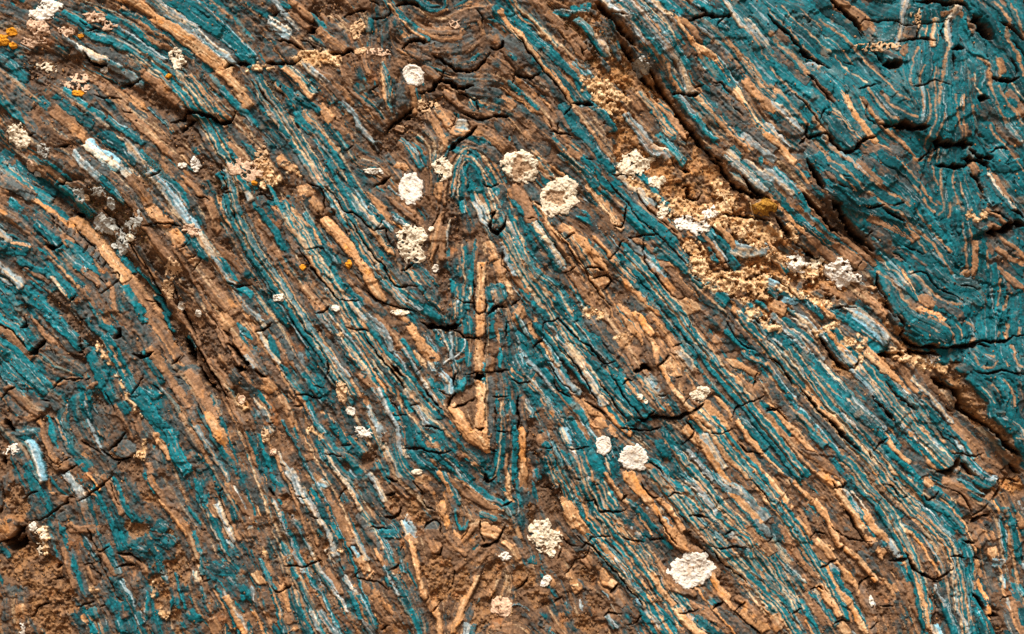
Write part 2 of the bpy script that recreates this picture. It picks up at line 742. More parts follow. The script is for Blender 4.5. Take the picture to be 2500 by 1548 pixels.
K 14 1850 1080 1920 970
K 24 2160 1180 2240 1220 2310 1220 2400 1210
K 22 2010 410 1940 380 1890 370
K 30 2150 340 2220 330
K 20 970 1290 1060 1240 1130 1150 1110 1080 1060 1090
K 30 680 1360 740 1310
K 60 440 820 520 840 590 820
K 14 460 540 520 570 500 650 
K 14 560 590 540 660
K 14 640 620 620 700
K 14 700 680 690 740
K 14 770 730 760 790
K 14 820 810 800 900
K 14 880 870 860 950
K 14 940 920 920 980
K 14 1010 980 980 1050
K 14 960 1150 1020 1200
K 20 200 1060 250 1030 320 1060
K 22 1370 1350 1460 1370 1500 1400
D 150 480 370 600 480 680 560
D 200 1000 460 1150 480 1250 560
D 160 700 200 850 250
D 140 1250 700 1400 850 1550 1000 1700 1100 1800 1200
D 250 2000 100 2150 250 2250 350
D 140 2250 500 2350 650 2442 800
D 100 2050 680 2200 900 
D 150 560 1350 680 1480
D 100 250 1400 230 1500
D 80 0 330 200 370 280 450
#t 625 387 3.907
B 75 380 0 450 110 560 230
P 60 470 0 560 120 620 210
T 50 570 110 640 200 700 250
P 75 640 280 720 390 800 490 
T 90 670 260 760 340 850 450 920 490
B 60 640 300 720 430 790 500
T 60 690 40 740 130 790 240
M 50 750 0 800 80 850 170
T 70 760 20 820 100
T 80 830 260 900 370 960 480 1020 540
P 60 880 330 980 450 1080 560 1160 640
T 90 920 260 1000 370 1080 470 1190 590
T 60 1200 620 1290 680
Q 100 230 0 290 60 340 90
Q 120 420 320 530 290
O 60 800 520 880 600
Q 90 530 400 590 470
Q 70 590 450 600 520
O 50 910 530 990 560
T 110 160 440 230 440 310 500
B 80 190 520 280 640 370 760 
T 110 280 530 350 640 430 740 540 850
V 26 180 460 300 640 400 740 500 880
V 14 250 530 370 680 500 850
V 26 350 470 450 600 520 650
T 75 420 600 530 700 580 790
Q 30 540 680 610 810
T 50 480 580 560 680 610 770
B 50 370 430 440 530
T 90 600 820 660 880 750 970
P 30 600 830 680 900 760 980
T 75 520 880 590 990 690 1120 800 1200
V 14 540 900 640 1050 760 1190 900 1310
T 85 650 1000 740 1100 800 1170
T 110 740 1200 840 1260 960 1360
O 70 500 940 580 1050 650 1150 740 1250
O 65 700 1210 790 1300 860 1360
P 80 860 1400 950 1490
T 90 980 1390 1060 1480
P 50 910 1390 1010 1500
T 70 830 1410 900 1500
B 80 1000 1310 1110 1400 1180 1450
O 45 930 1220 1030 1310 1100 1400
T 50 1100 1370 1180 1440
Q 95 690 650 780 750 870 850
Q 95 870 850 970 960 1040 1060
O 100 1040 1070 1120 1200 1180 1300
B 60 790 600 880 740 980 880
B 50 1000 600 1070 720 1130 800
T 130 960 610 1050 680
T 100 960 720 1060 790 1150 900 1250 1040
P 45 960 700 1060 850 1150 970 1200 1080
T 110 1120 830 1200 900 
T 55 1190 1000 1230 1100 1250 1200
T 90 1240 1210 1360 1290 1440 1380 1530 1420
T 100 1380 1240 1480 1290 1560 1370 
P 25 1260 1230 1400 1330 1500 1420
T 60 1330 1140 1370 1190
Q 30 1270 1120 1310 1180 1360 1210
B 60 1230 720 1290 800 1350 900
M 60 1150 720 1220 820 1280 860
B 60 1280 850 1350 950 1380 1050
O 60 1290 400 1400 500 1500 580
P 45 1130 490 1190 570 1260 650
O 80 1120 380 1200 480 1260 600
T 45 1350 560 1430 630
P 40 1350 600 1480 680
O 40 1440 470 1550 570
B 100 1150 350 1280 400
T 60 1600 1380 1700 1480
B 110 1590 1220 1700 1280 1700 1380
T 40 1570 1220 1640 1330 1710 1390
T 70 1560 1420 1700 1500
M 50 1460 1080 1540 1190
B 60 1380 1100 1470 1200
T 60 1540 1470 1640 1512
B 70 1400 1380 1500 1440
O 110 1760 580 1740 680 1710 800 1680 900
O 60 1800 720 1780 830 1780 900
P 30 1850 660 1830 800
Q 100 1740 260 1740 360
Q 60 1340 60 1420 90
B 90 1310 100 1360 180
B 60 1020 40 1150 60
T 60 1520 0 1550 50
T 60 1950 90 1990 190 1990 280
T 80 2040 0 2110 100 2190 180 2260 250
V 14 2100 30 2200 150 2270 250
T 60 1970 430 1980 510
T 120 2060 260 2140 300 2100 370
T 100 2220 290 2280 370 2310 470
V 12 2230 260 2290 360 2320 430
P 80 2120 380 2190 500 2230 600
O 50 2170 390 2250 500
T 75 2110 400 2190 540
P 50 2100 460 2150 580 2220 640
T 170 2310 530 2300 650
P 45 2400 620 2442 720
T 70 2400 700 2442 800
B 90 2250 200 2380 300
T 70 1950 310 1930 420
B 60 1930 330 2050 420
T 40 2090 860 2070 980 2060 1130
T 55 2040 960 2020 1000
T 100 1970 1000 1970 1110
O 35 2110 880 2100 1000
T 130 1960 1220 1950 1310
T 130 1950 1350 1940 1500
T 65 2040 1150 2030 1260 2020 1360
V 12 1920 1220 1910 1350 1900 1512
V 12 2040 1200 2040 1350
O 100 2150 1150 2140 1250 2140 1350
Q 105 2150 1350 2150 1470
Q 60 2170 1080 2165 1150
Q 120 2210 820 2240 900 2260 960
Q 100 2310 1000 2340 1080 2340 1160
T 80 2380 850 2420 950
P 40 2360 850 2400 990 2442 1060
T 110 2230 1230 2240 1330
T 120 2300 1220 2340 1320
P 35 2270 1270 2300 1380
T 80 2230 1400 2240 1490
Q 60 2380 1180 2430 1300
T 50 1880 1220
T 50 0 470 70 530 120 620
T 65 100 590 180 700 240 810
O 50 30 620 110 700
B 55 0 790 60 880 110 980
B 80 90 1000 150 1060
O 50 200 900 270 1010
B 60 340 960 420 1060 490 1150
O 90 270 1040 340 1130
B 80 470 1190 560 1250 650 1340
O 85 470 1230 540 1340 640 1450
O 40 320 1290 370 1360 420 1420
B 100 530 1330 660 1400
B 110 50 500 90 380 60 340
B 60 300 700 340 800 400 860
T 90 660 1200 720 1330
K 28 1130 280 1180 240 1280 170
K 20 0 360 70 350 110 400 170 410
K 20 640 260 740 370 830 500 950 530 1060 640 1150 690 1220 680 1260 780 1330 880
K 14 480 860 540 850 610 850 660 900
K 20 880 580 930 640 1000 760 1080 860 1150 960 1210 1010 1250 1100 1300 1190 1370 1220 1450 1210 1550 1220
K 20 400 850 480 960 560 1080 640 1180 740 1290 830 1360 980 1360
K 22 570 1480 640 1470 700 1410
K 26 1070 1270 1150 1350 1250 1390 1350 1430 1530 1460 
K 16 1900 1330 1980 1370 2080 1380
K 18 2080 1160 2080 1300 2090 1460 2130 1490 2190 1470 2200 1350
K 20 2170 240 2250 270 2330 240
K 30 2230 530 2270 510 2230 650 2300 710 2360 640 2380 560
K 14 1740 440 1730 560 1680 680
K 14 1150 690 1200 600
K 26 1390 1070 1460 1020 1500 1000
K 30 2210 1490 2300 1400 2400 1400
K 14 2340 880 2350 1020 2420 1090
K 22 480 220 580 260 630 330 630 500
D 160 640 590 760 560 850 640
D 90 1770 420 1870 430 1800 600
D 120 1880 500 1900 700 2000 780 2150 740
D 150 100 300 300 300
D 120 1200 1400 1100 1250 
D 140 1780 1150 1780 1400
D 60 400 900 520 1050
D 100 600 500
S 230 50 60 130 200
S 80 280 60 400 140
#t 1250 387 3.907
M 60 240 0 300 90 370 160
O 60 230 20 290 110 340 180
B 90 150 270 220 350 300 440
O 110 40 330 130 420 170 540
T 55 20 410 90 500 160 590 240 720 320 850 390 960 430 1040
P 75 200 590 260 700 350 830 450 960
T 36 270 610 360 740 460 840
P 90 460 1000 530 1060
O 100 570 1080 660 1190 720 1300 790 1400
Q 30 250 470 330 590 410 700 510 790 600 920 680 1040
B 85 320 510 400 600 470 660
Q 105 480 660 570 720
M 95 560 750 650 850 720 960 760 1040
Q 60 620 740 720 840 790 920 860 1040
O 100 740 1090 860 1080
Q 100 800 1180 900 1150
B 120 880 1220 960 1350
Q 40 790 1180 850 1290
V 20 700 1060 780 1190 900 1370
T 50 350 560 430 640
T 70 510 0 600 60 720 140
M 80 530 0 620 100 680 150
O 40 640 0 700 80 750 140
M 110 720 190 810 300
M 80 790 320 880 420 960 540 1010 620
O 80 870 340 950 430 1040 530
T 40 740 220 800 300
Q 26 850 440 930 530 1000 620
T 75 710 40 800 130 870 230 930 270
B 60 740 0 850 110 900 170
T 110 820 0 900 80 970 150
T 90 930 190 1040 230
B 70 950 250 1050 370 1120 440
T 75 990 280 1090 400 1180 500 1290 610 1380 720 1470 820
T 100 1180 490 1290 570 1420 690 1540 820
T 90 1480 780 1580 880 1670 1000 1740 1110
B 90 1100 290 1210 400 1330 500 1430 580
P 60 1050 180 1130 280 1220 310
P 90 1230 310 1280 380 1340 450
T 60 1270 180 1340 260 1400 370 1500 460 
O 55 1350 480 1440 590 1560 710
B 60 1100 470 1180 560 1290 660
O 60 1160 530 1250 620 1310 650
T 110 1100 520 1200 620 1300 720
B 110 1080 620 1150 720
T 70 950 330 1010 400
O 50 1440 570 1510 660 1600 750
B 90 1310 760 1380 860 
B 60 600 560 720 600 820 700
T 50 640 560 740 610
B 80 840 750 900 820 970 890
Q 40 830 790 900 870 940 920
P 60 1130 800 1210 880 1280 930
T 55 1250 840 1330 920
O 50 1170 770 1300 840 1390 930
T 80 1400 910 1520 960 1620 1030
P 110 1310 950 1380 1040 1450 1120
T 45 1340 960 1430 1060
O 90 1440 1010 1530 1060 1600 1180 1700 1290
O 100 1380 1110 1480 1220 1570 1310
O 60 1530 1060 1590 1150 1670 1250
B 130 1580 1000 1700 1120
B 80 1600 1170 1730 1290
Q 150 1620 1370 1740 1450
T 50 1600 1360 1650 1420
M 70 1000 1010 1070 1090 1120 1150
O 55 1020 1020 1080 1130 1180 1230
T 60 1130 1180 1200 1250 1330 1340 
Q 45 1080 1190 1180 1290 1290 1380 1400 1480
T 60 1240 1310 1330 1380 1400 1440
B 100 1230 1190 1330 1250
Q 100 1050 1390 1110 1460 1180 1512
T 60 1020 1390 1090 1490
O 60 980 1430 1050 1512
B 120 1140 1340 1240 1420
T 70 0 560 50 680 60 780
P 45 0 660 60 760
T 90 50 820 110 910 170 1010 260 1100
V 16 20 600 90 740 130 870 170 980
V 14 60 900 130 1060 230 1180 400 1340
T 110 210 1060 310 1160 400 1250 490 1350 560 1490
T 110 200 1110 290 1220 380 1330 450 1400 540 1512
V 16 210 1080 350 1180 480 1320 600 1500
V 14 170 1090 280 1230 420 1340
T 110 0 950 70 1060 130 1170
O 60 0 1090 80 1190 160 1270
V 16 0 1010 70 1110 150 1220 230 1350 290 1430
T 110 200 1260 270 1330 350 1400
T 45 130 1290 240 1410
O 50 240 1010 310 1070
T 100 420 1340 480 1450 
Q 150 60 1440 90 1512
B 140 330 1430 420 1470
B 110 340 1080 450 1150
O 28 520 1150 620 1270 690 1390
T 28 600 1270 670 1370
B 110 440 1000 490 1120 550 1200
T 50 630 1290 700 1380
B 80 720 1000 800 1020
T 80 1780 700 1850 780 
T 110 1880 870 1960 980
T 90 1910 740 2000 800 2060 900 2120 990
O 40 1830 720 1920 840 2000 940 2020 980
P 30 1900 760 2000 900 2050 960
Q 60 1980 650 2070 760 2110 840
Q 50 1890 640 2020 600
B 100 2080 660 2200 750
P 110 2130 860 2250 890 2400 860
O 110 2080 1180 2180 1280 
T 110 1790 1150 1910 1220 2000 1330
O 45 1960 1180 2060 1310 2160 1420 2240 1500
B 55 2060 1300 2170 1400 2260 1500
B 130 1760 1230 1880 1330 1990 1430
V 14 1740 1190 1880 1330 2000 1440
B 70 1800 1400 1900 1480
B 100 2070 1160 2130 1210
Q 60 2120 1440 2200 1512
T 120 2230 1440 2330 1512
T 90 2340 1380 2430 1440
P 80 2080 20 2180 110 2280 190 2350 280
P 45 2260 60 2360 150 2442 210
T 80 2170 60 2300 130 2442 280
O 50 2060 0 2170 140 2300 250 2420 330
T 60 2350 20 2442 100
Q 110 2330 460 2442 470
K 50 1900 0 1990 80 2050 180 2130 270 2230 320 2330 370 2442 390
K 50 2200 180 2300 300 2400 360
K 24 950 160 1060 150 1100 140
K 26 1530 0 1560 80
K 30 1650 270 1700 250 1680 360 1770 380 1820 310
K 40 1620 80 1700 110
K 50 2000 530 2200 550 2350 580 2442 600
K 14 900 180 960 280 1060 390 1120 450 1200 570 1320 680 1480 820 1620 960 1720 1090
K 16 1180 290 1240 390 1310 480 1430 590 1560 720
K 24 980 640 1050 650 1080 590 1090 470
K 20 1100 770 1180 750 1250 740 1370 720
K 22 930 950 1000 870 1060 780
K 14 510 760 590 720
K 18 690 1050 780 1040 870 1060
K 24 770 1140 890 1110 940 1160 880 1250
K 20 470 1090 560 1060 610 1030
K 24 220 430 310 470
K 16 160 580 220 570
K 16 410 690 500 790 590 930 690 1050 760 1170 850 1310 940 1410
K 16 1580 1340 1650 1330
K 26 1740 1130 1780 1150
K 18 1260 740 1260 940 1330 1070 1450 1210 1560 1330
K 24 0 1390 70 1350
K 24 2020 1000 2080 970
D 180 1600 100 1750 200 1900 300
D 260 1950 150 2050 300
D 160 1450 200 1560 330 1600 420
D 200 1850 1050 2050 1020 2200 950 2350 950
D 110 1950 500 2200 520
D 130 2200 1200 2300 1280
D 60 1250 250 1350 380 1450 500 1600 680
S 150 1550 430 1700 430 1850 480 2100 470
S 200 1720 850 1780 1000 1850 1080
S 120 1900 1120 2100 1110 2350 1080
S 140 2320 1200 2400 1330
S 120 2200 620 2350 700 2440 780
S 140 1950 250 2080 400
S 140 750 1450 850 1490 
#t 1875 387 3.907
Q 40 150 0 250 110 310 200
B 90 0 90 100 200 180 270
O 60 30 90 140 220 300 350 430 490
P 80 0 160 80 220 170 300
T 60 60 120 170 230 290 400
O 80 60 280 180 390 290 510 420 640
T 60 150 270 280 430 400 560
O 60 420 650 560 760 700 860 850 980 
O 55 440 560 560 640 680 740 800 820 890 900 980 970
T 40 370 530 490 640 580 720
Q 40 10 380 110 480 200 580 300 680
T 70 70 370 180 480 290 590 400 680
T 70 300 600 430 700 560 800 
B 90 450 740 600 860 750 950
O 80 480 720 640 840 800 950 880 1010
B 90 230 570 350 690 
O 90 350 720 470 830 600 940 700 1000
B 60 350 780 450 880
B 110 100 560 200 640 270 700
Q 110 420 200 460 290 510 330
T 90 250 100 330 180
B 110 130 30 250 30
T 90 370 50 450 50
B 90 500 150 620 200 700 290
T 110 480 20 600 110 700 200 800 290
V 14 560 90 680 210 800 320
T 110 600 0 720 90 840 200 960 290 1090 350 1200 400 1300 430
T 100 680 10 790 100 900 200 1030 290
V 36 540 0 660 90 780 190 880 290 1000 370 1120 460 1220 510 1310 580 1360 640 1450 720 1540 810 1600 900 1680 1010 1770 1110
V 36 720 0 840 110 950 200 1050 280 1150 340 1250 390 1350 460
O 60 870 80 970 160 1060 240
B 90 850 30 950 60
B 130 1000 60 1130 170 1250 260
T 90 1080 0 1180 60 1280 120 1370 210 1440 310 1510 400 1600 510
T 110 1100 210 1220 290 1320 380 1400 440
B 130 1250 260 1370 360 
V 34 1240 50 1360 160 1440 260 1510 370 1580 440
V 26 1350 260 1430 340 1500 440 1570 510
B 160 1400 130 1500 220
B 80 1350 60 1420 120
T 60 1580 100 1600 200 1590 280
T 120 1700 250 1700 330 1720 400
T 80 1820 250 1860 350 1880 470
V 26 1560 80 1570 180 1610 260
V 20 1640 120 1630 260 1650 400 1640 480 1610 540
V 22 1750 100 1760 250 1790 370 1810 480
V 14 1830 230 1850 380
V 30 1720 420 1710 520 1690 600
O 60 1560 400 1640 440
T 60 1690 440 1670 540
T 60 1780 480 1780 600
T 150 560 310 700 390 830 480 940 560
T 110 600 270 760 390 900 470
T 160 960 480 1080 570 1190 660 1300 750 
T 150 730 460 850 560 980 650
B 150 900 620 1030 680 1150 740
T 90 820 380 940 440 1060 490 
B 90 820 320 940 390
O 110 1000 570 1200 660 1350 740
T 120 1180 540 1300 600 
T 130 1400 440 1500 540 1590 650 1680 750 1780 850
T 130 1330 480 1440 600 1550 740 1660 850 1750 960
T 120 1500 800 1600 900 1700 980 1800 1080
V 24 1400 480 1480 600 1560 700 1640 800 1740 900
T 60 1350 520 1440 640
V 30 1310 620 1400 760 1490 900
T 120 1230 720 1330 790 1430 900 1530 1000
T 90 1100 640 1240 760 1350 880
B 120 1100 800 1180 880 1280 930
T 90 1150 870 1280 940
B 110 1300 850 1400 940 1480 1010
T 60 1290 970 1330 1080
T 120 1480 920 1560 1000 
T 90 1800 560 1820 700 1840 800
T 80 1900 700 1900 830 1910 940 1910 1040
V 20 1830 620 1850 740 1880 850 1880 950 1890 1050
V 20 1910 690 1930 800 1940 920 1950 1050
O 60 1960 850 1960 960 1960 1050
T 70 2010 880 2010 970 2010 1050
T 90 1780 680 1830 830 1850 960
T 150 1700 850 1780 950
B 180 1950 620 2100 700
V 26 2080 870 2080 960 2090 1050
Q 110 1850 1110 1950 1080
T 60 1560 1060 1660 1130 1760 1190
T 110 1560 1080 1700 1170 
T 170 1750 1170 1900 1180 2050 1120
B 170 1850 1150 2000 1180
T 150 1950 1270 2050 1370 
T 120 2150 1080 2150 1200 2170 1330 2180 1450
T 110 2240 1080 2270 1180
V 26 2230 1150 2220 1280 2200 1400
V 40 2290 1300 2290 1380 2240 1450
T 110 2360 1290 2350 1400 2330 1500
T 150 1900 1400 2000 1450
O 70 2220 1060 2320 1150 2420 1230
O 60 2210 880 2320 950 2430 1000
O 40 2260 790 2360 850 2442 950
T 110 2330 950 2430 1060
T 90 2340 770 2400 830
B 100 2200 780 2300 870 2400 920
B 130 2150 960 2250 1030 2350 1110
B 160 2100 750 2150 850
P 50 1360 1110 1430 1180 1500 1260
T 90 1350 1120 1430 1230
Q 30 1290 1120 1340 1220 1390 1310
V 26 1400 1130 1500 1230 1600 1320 1720 1380 1850 1390
T 50 1490 1180 1590 1270 1720 1320
B 90 1600 1360 1720 1430 1800 1500
T 60 1780 1360 1880 1430
T 130 1100 960 1180 1070 1270 1200 1370 1310
V 40 1040 1080 1140 1140 1210 1230 1280 1340 1350 1420 1440 1480
T 120 1060 1110 1120 1220 1170 1310 1230 1420
T 90 1120 1190 1190 1290 1270 1400 1340 1500
T 60 1060 1010 1150 1080 1240 1180
V 14 1070 960 1180 1070 1280 1150 1350 1280
O 130 1440 1330 1550 1390
B 110 1340 1370 1440 1420
Q 60 1470 1470 1600 1512
B 110 1180 1440 1240 1512
O 60 1090 980 1250 1080
B 110 900 1090 980 1110
Q 60 940 1220 1060 1230
B 110 650 1310 740 1380
B 110 900 1330 980 1430 1070 1500
T 70 860 1310 900 1380
O 60 900 1290 1030 1380 1080 1440
B 130 360 1230 500 1300 620 1390
T 110 330 1290 420 1390 480 1480
Q 50 360 1270 460 1370 550 1470 620 1512
O 60 550 1230 700 1310 800 1370
B 90 620 1380 750 1420 860 1512
P 75 730 1410 850 1430 960 1500
T 70 600 1420 700 1512
T 70 180 1430 270 1500
Q 120 60 1400 150 1440
P 110 0 1190 120 1230
P 100 160 1330 260 1370
Q 60 30 830 110 930 180 960
T 60 50 920 150 1050
Q 45 0 880 80 980 130 1050
B 60 150 840 260 910
T 60 0 1230 80 1320
B 60 230 1440 330 1512
T 90 2160 60 2260 90 2360 60
T 80 2330 20 2400 70
V 26 2370 20 2442 130
T 60 2130 180 2160 290 2250 400 2320 480
P 30 2130 190 2190 300 2300 430 2330 470
O 90 1940 60 1980 130
O 60 2150 160 2200 270 2290 370
T 120 2350 210 2420 280
T 100 2320 320 2400 400
O 36 2120 530 2200 560 2250 640
O 60 2090 640 2180 660
T 90 2000 700 2080 650
V 24 1980 340 2040 400
T 90 2060 330 2150 430
O 60 1370 20 1470 20
K 60 1600 80 1730 80 1850 70 1930 40
K 50 1920 150 2000 230 2050 350
K 90 2442 640 2350 620 2240 680 2170 690 2080 710
K 24 2100 520 2200 530 2280 600
K 24 640 260 700 290 
K 30 920 470 1000 460 1080 440
K 40 1080 470 1180 550 1280 600
K 20 1180 450 1280 430
K 60 500 300 420 150 350 30
K 90 550 400 650 480 720 600 820 720 940 820 1000 880
K 50 300 350 450 500 560 620 700 740
K 20 1330 1110 1440 1080 1500 1100 1560 1200 1660 1260 1770 1310 1880 1370
K 20 1290 840 1390 880 1470 920
K 16 1830 1210 1950 1220 2000 1250
K 60 60 560 150 670 220 760 
K 50 250 800 340 870 450 950 580 1040
K 26 900 980 850 1070 770 1080
K 14 400 650 440 630
K 24 0 1110 120 1190 230 1280 320 1360 
K 24 640 1420 740 1400 870 1410
K 34 1040 1100 1060 1210 1110 1320 1150 1420 1210 1512
K 20 980 700 930 750
K 60 1850 0 2000 20 2080 60 2100 130
K 14 1180 890 1250 920 1320 1000
K 14 680 180 760 200
K 30 2310 500 2400 520 2442 560
D 160 550 450 680 620 830 760 930 870
D 110 0 380 20 480
D 200 380 1070 500 1110 650 1200
D 160 80 1430 150 1480
D 90 2000 200 2100 450 2200 500
D 70 1050 1280 1100 1400 1160 1500
D 60 940 1130 1020 1220
S 110 170 620 240 760
S 170 0 690 60 730
S 120 1880 540 1950 600
S 70 1980 560 2050 550
S 160 150 1180 250 1300
S 160 600 1040 400 1100
#t 0 774 3.907
T 90 20 30 130 100 220 200 290 290
T 40 150 0 200 70 240 130
O 100 30 130 150 240 260 350
T 150 0 280 110 350 210 450 320 560 420 660
T 100 0 420 80 500 170 590 260 640
T 60 0 540 120 640 220 720
B 130 230 700 330 820 440 860
B 110 480 760 560 860
O 80 100 700 220 800 330 900
B 110 80 780 160 880 250 930
B 60 330 60 430 160 540 290 640 390
O 50 340 50 430 150 520 240
B 90 400 270 500 350 620 430 740 500
B 110 550 130 660 240 780 320
T 110 500 0 590 80 690 180 770 250
B 100 760 270 850 320
B 90 400 30 450 100
B 75 830 0 950 100 1040 220 
T 50 880 60 980 160
T 55 960 0 1010 80 1060 100
O 35 980 0 1060 100
B 160 1060 240 1170 320 1260 420 1330 540
T 100 1050 220 1130 390 1210 560 1270 680
T 110 900 400 960 530 1010 640 1050 740
B 60 990 430 1040 520 1090 620
O 55 1080 390 1120 440 1160 510
B 60 1090 540 1130 640 1180 740
B 80 1150 100 1230 180 1290 300
B 90 1190 20 1290 100 1370 180
B 110 1330 80 1420 200 1440 300
B 100 1480 120 1540 220 1600 340
B 80 1560 330 1600 390
O 110 1430 0 1520 110 1590 230 1650 340
B 60 1550 130 1640 250 1700 360
O 90 1700 370 1800 470
O 85 1450 340 1520 440 1600 550 1680 680 1770 800
B 80 1740 780 1830 900 1850 1000
T 55 1390 390 1450 470 1530 580
B 100 1400 560 1500 640
B 90 1620 480 1750 520 1820 500
B 80 1700 600 1780 700 1860 790
O 110 1820 560 1900 700 1990 830 2040 910
O 60 1680 0 1760 60 1830 150 1890 280 1950 400 2020 500 2110 580 2170 680 2230 790
O 45 1970 0 2060 120 2130 230
B 60 1980 20 2080 160 2180 290
Q 160 2100 0 2190 80 
O 150 2220 150 2280 260 2350 350
P 80 2370 380 2442 460
T 90 2280 70 2340 150 2400 200
B 100 2250 560 2350 640 2442 740
T 50 2160 600 2210 700 2240 760
O 50 2040 440 2120 540 2190 620
O 60 2210 800 2250 900 2330 1020
T 60 1770 210 1840 290
T 40 1560 0 1600 90
T 70 1920 920 2000 1040 2080 1180 2150 1330 2240 1460
B 100 1980 960 2080 1080 2150 1220
P 60 1890 1050 1970 1180 2040 1310 2110 1440 2150 1512
O 70 1870 1010 1930 1110 1990 1220
V 10 1960 1160 2030 1260 2050 1340 2100 1440 2150 1512
Q 110 2000 950 2060 1060 2130 1160
O 50 2080 1140 2150 1250 2230 1350
B 120 2230 1120 2280 1260
T 40 2370 1130 2442 1300
O 40 2350 1130 2400 1260 2442 1380
O 45 1770 970 1850 1080 1920 1200 1990 1350
B 80 1690 980 1790 1100 1870 1220
T 130 1310 720 1420 850 1500 980
T 80 1410 680 1510 740
T 80 1500 1000 1570 1130 1650 1280 1720 1410
T 110 1650 1130 1700 1300 1780 1440
B 90 1600 900 1690 1060 1770 1180
Q 60 1530 1160 1610 1290
O 80 1320 1000 1360 1120
B 80 1400 1000 1480 1120
B 150 1460 1300 1500 1450
O 60 1420 1400 1450 1500
B 110 1030 880 1100 960
O 40 1140 890 1200 1000 1250 1100
T 200 780 700 800 800 
T 110 830 820 850 950
B 130 660 660 720 740
T 80 1170 830 1210 890
B 150 950 940 1030 1050
T 100 920 1070 990 1200
B 160 1060 1080 1150 1180
P 32 850 1030 920 1150 990 1270
T 95 600 1030 650 1150 720 1290
T 90 480 1010 500 1090 540 1200
B 90 520 1110 590 1270 650 1330
O 55 400 1050 450 1180 520 1310 560 1370
B 120 680 1000 770 1130
O 80 750 1230 860 1330
T 100 750 1340 850 1440
B 120 620 1360 730 1350
T 60 170 1110 320 1080
T 80 200 1120 280 1150
B 110 180 1250 260 1370
P 100 320 1240 380 1360 420 1500
T 70 290 1400 320 1512
B 110 0 1000 60 1080 130 1160
T 60 640 850 580 960
O 40 900 650 960 620 1000 700
O 30 580 640 640 600 700 590
O 70 260 960 370 930
B 140 1140 1230 1250 1290
B 70 1000 1330 1080 1420 1130 1512
O 100 560 1400 640 1400
O 70 1280 1030 1290 1130
B 70 2060 1000 2130 1100
B 120 1040 950
K 60 280 350 350 320 440 220
K 30 240 0 260 100 200 120
K 60 1110 190 1150 170 1150 120
K 40 1280 360 1340 380 1400 370 1450 330
K 14 1260 740 1320 640 1390 540
K 20 1480 640 1540 700
K 24 0 80 100 140 180 210 260 300
K 20 0 800 60 700 130 660
K 18 500 680 560 620 620 590 700 600 800 600
K 24 390 800 480 810
K 14 270 660 260 740
K 30 870 580 840 600 
K 16 1010 700 1060 800 1100 900
K 30 1050 1260 1130 1200 1200 1110
K 28 1090 1360 1160 1360 1250 1350
K 18 960 1230 1060 1330 1100 1370
K 28 610 1480 680 1440 740 1410
K 14 540 1390 590 1370 680 1340
K 50 50 980 100 1060 150 1100
K 22 780 1180 850 1220 960 1280
K 80 1750 200 1800 320 1850 450
K 50 2180 260 2300 370 2400 450
K 50 1900 480 1950 600 2080 700 
K 30 1640 450 1700 370
K 12 1640 500 1680 530
K 12 1680 570 1720 600
K 12 1700 640 1750 640
K 12 480 300 500 350
K 12 520 330 540 370
K 60 2250 470 2350 500
K 24 1890 830 1940 930
K 30 1130 1420 1160 1380
K 26 770 30 850 10
K 20 1350 340 1330 400
K 80 60 1420 40 1340
D 250 700 20 830 130 900 200
D 110 700 320 800 390 
D 150 1720 130 1900 250 2000 500 2200 700
D 200 1950 250 2050 100 2150 250 2300 500
D 100 950 780 1000 830
D 110 300 1010 500 930
D 120 50 900 100 980
D 150 0 1150 60 1450
D 120 1200 1200 1350 1250
D 150 430 1250 500 1400
D 80 2280 1060 2350 1120
D 150 1200 1430 1300 1450
S 70 940 250 1000 350 1080 450
S 45 1130 550 1180 680 1240 800 1320 900 1370 960
S 80 1400 1200 1350 1350
S 90 2280 780 2340 850
#t 625 774 3.907
T 110 120 170 170 280 220 390
P 45 70 200 130 300 170 390
P 70 20 0 100 90
B 100 170 90 240 200 320 330
O 50 190 210 270 340 350 460
P 40 440 400 500 550 560 650 620 750
T 55 410 410 450 480
B 90 300 300 380 430 460 560 
T 70 500 580 570 680 620 750
P 45 430 500 510 630 600 770
T 60 230 460 310 560 390 650 450 720
P 20 220 470 300 590 370 680
B 90 100 450 200 580 330 690
T 50 80 450 110 520
B 60 0 370 60 500
T 65 470 780 520 880 560 980 630 1060
O 30 430 760 490 860 530 950 
Q 150 60 620 150 680
T 40 40 740 120 850 170 950
P 60 30 830 80 900 140 1000
O 30 100 800 170 950 220 1100 240 1230
O 150 220 780 260 860 
O 150 290 940 320 1040
O 130 350 1110 400 1180
O 110 360 1240 450 1280
O 80 430 1370 540 1330
B 60 640 840 670 870
Q 40 640 920 680 930
T 75 700 980 780 1080 860 1200
T 80 670 1170 740 1270 800 1300
B 45 710 700 730 790 780 880 800 970
P 45 700 1330 750 1430 810 1512
T 60 740 1340 800 1430 860 1500
T 70 890 1350 960 1430 990 1480
P 60 630 0 680 60 760 140
O 90 660 0 730 80 790 130
P 70 790 190 870 290 960 400 1030 510 1080 590
O 65 1050 590 1110 640 1170 690
T 55 700 0 800 90 890 190 960 270
P 25 740 20 830 110 920 220 990 330 1060 440
T 55 880 250 960 340 1040 450 1110 570 1200 660
T 60 950 240 1030 310 1090 410 1150 510
Q 28 970 290 1040 390 1090 500 1160 590 1230 680
T 60 1150 520 1230 590 1300 660
T 60 790 20 880 110 920 180
B 60 830 0 900 60
T 45 890 20 930 60
B 90 890 130 960 170
T 70 1000 200 1080 290 1150 370
O 60 1000 50 1050 110
O 65 1070 140 1110 180
O 70 1120 210 1180 320
O 55 1210 350 1260 430 1350 540
T 55 1060 20 1120 100 1200 170
B 80 1130 60 1180 180
P 50 1140 90 1230 180 1290 280
T 60 1210 280 1260 350 1310 400
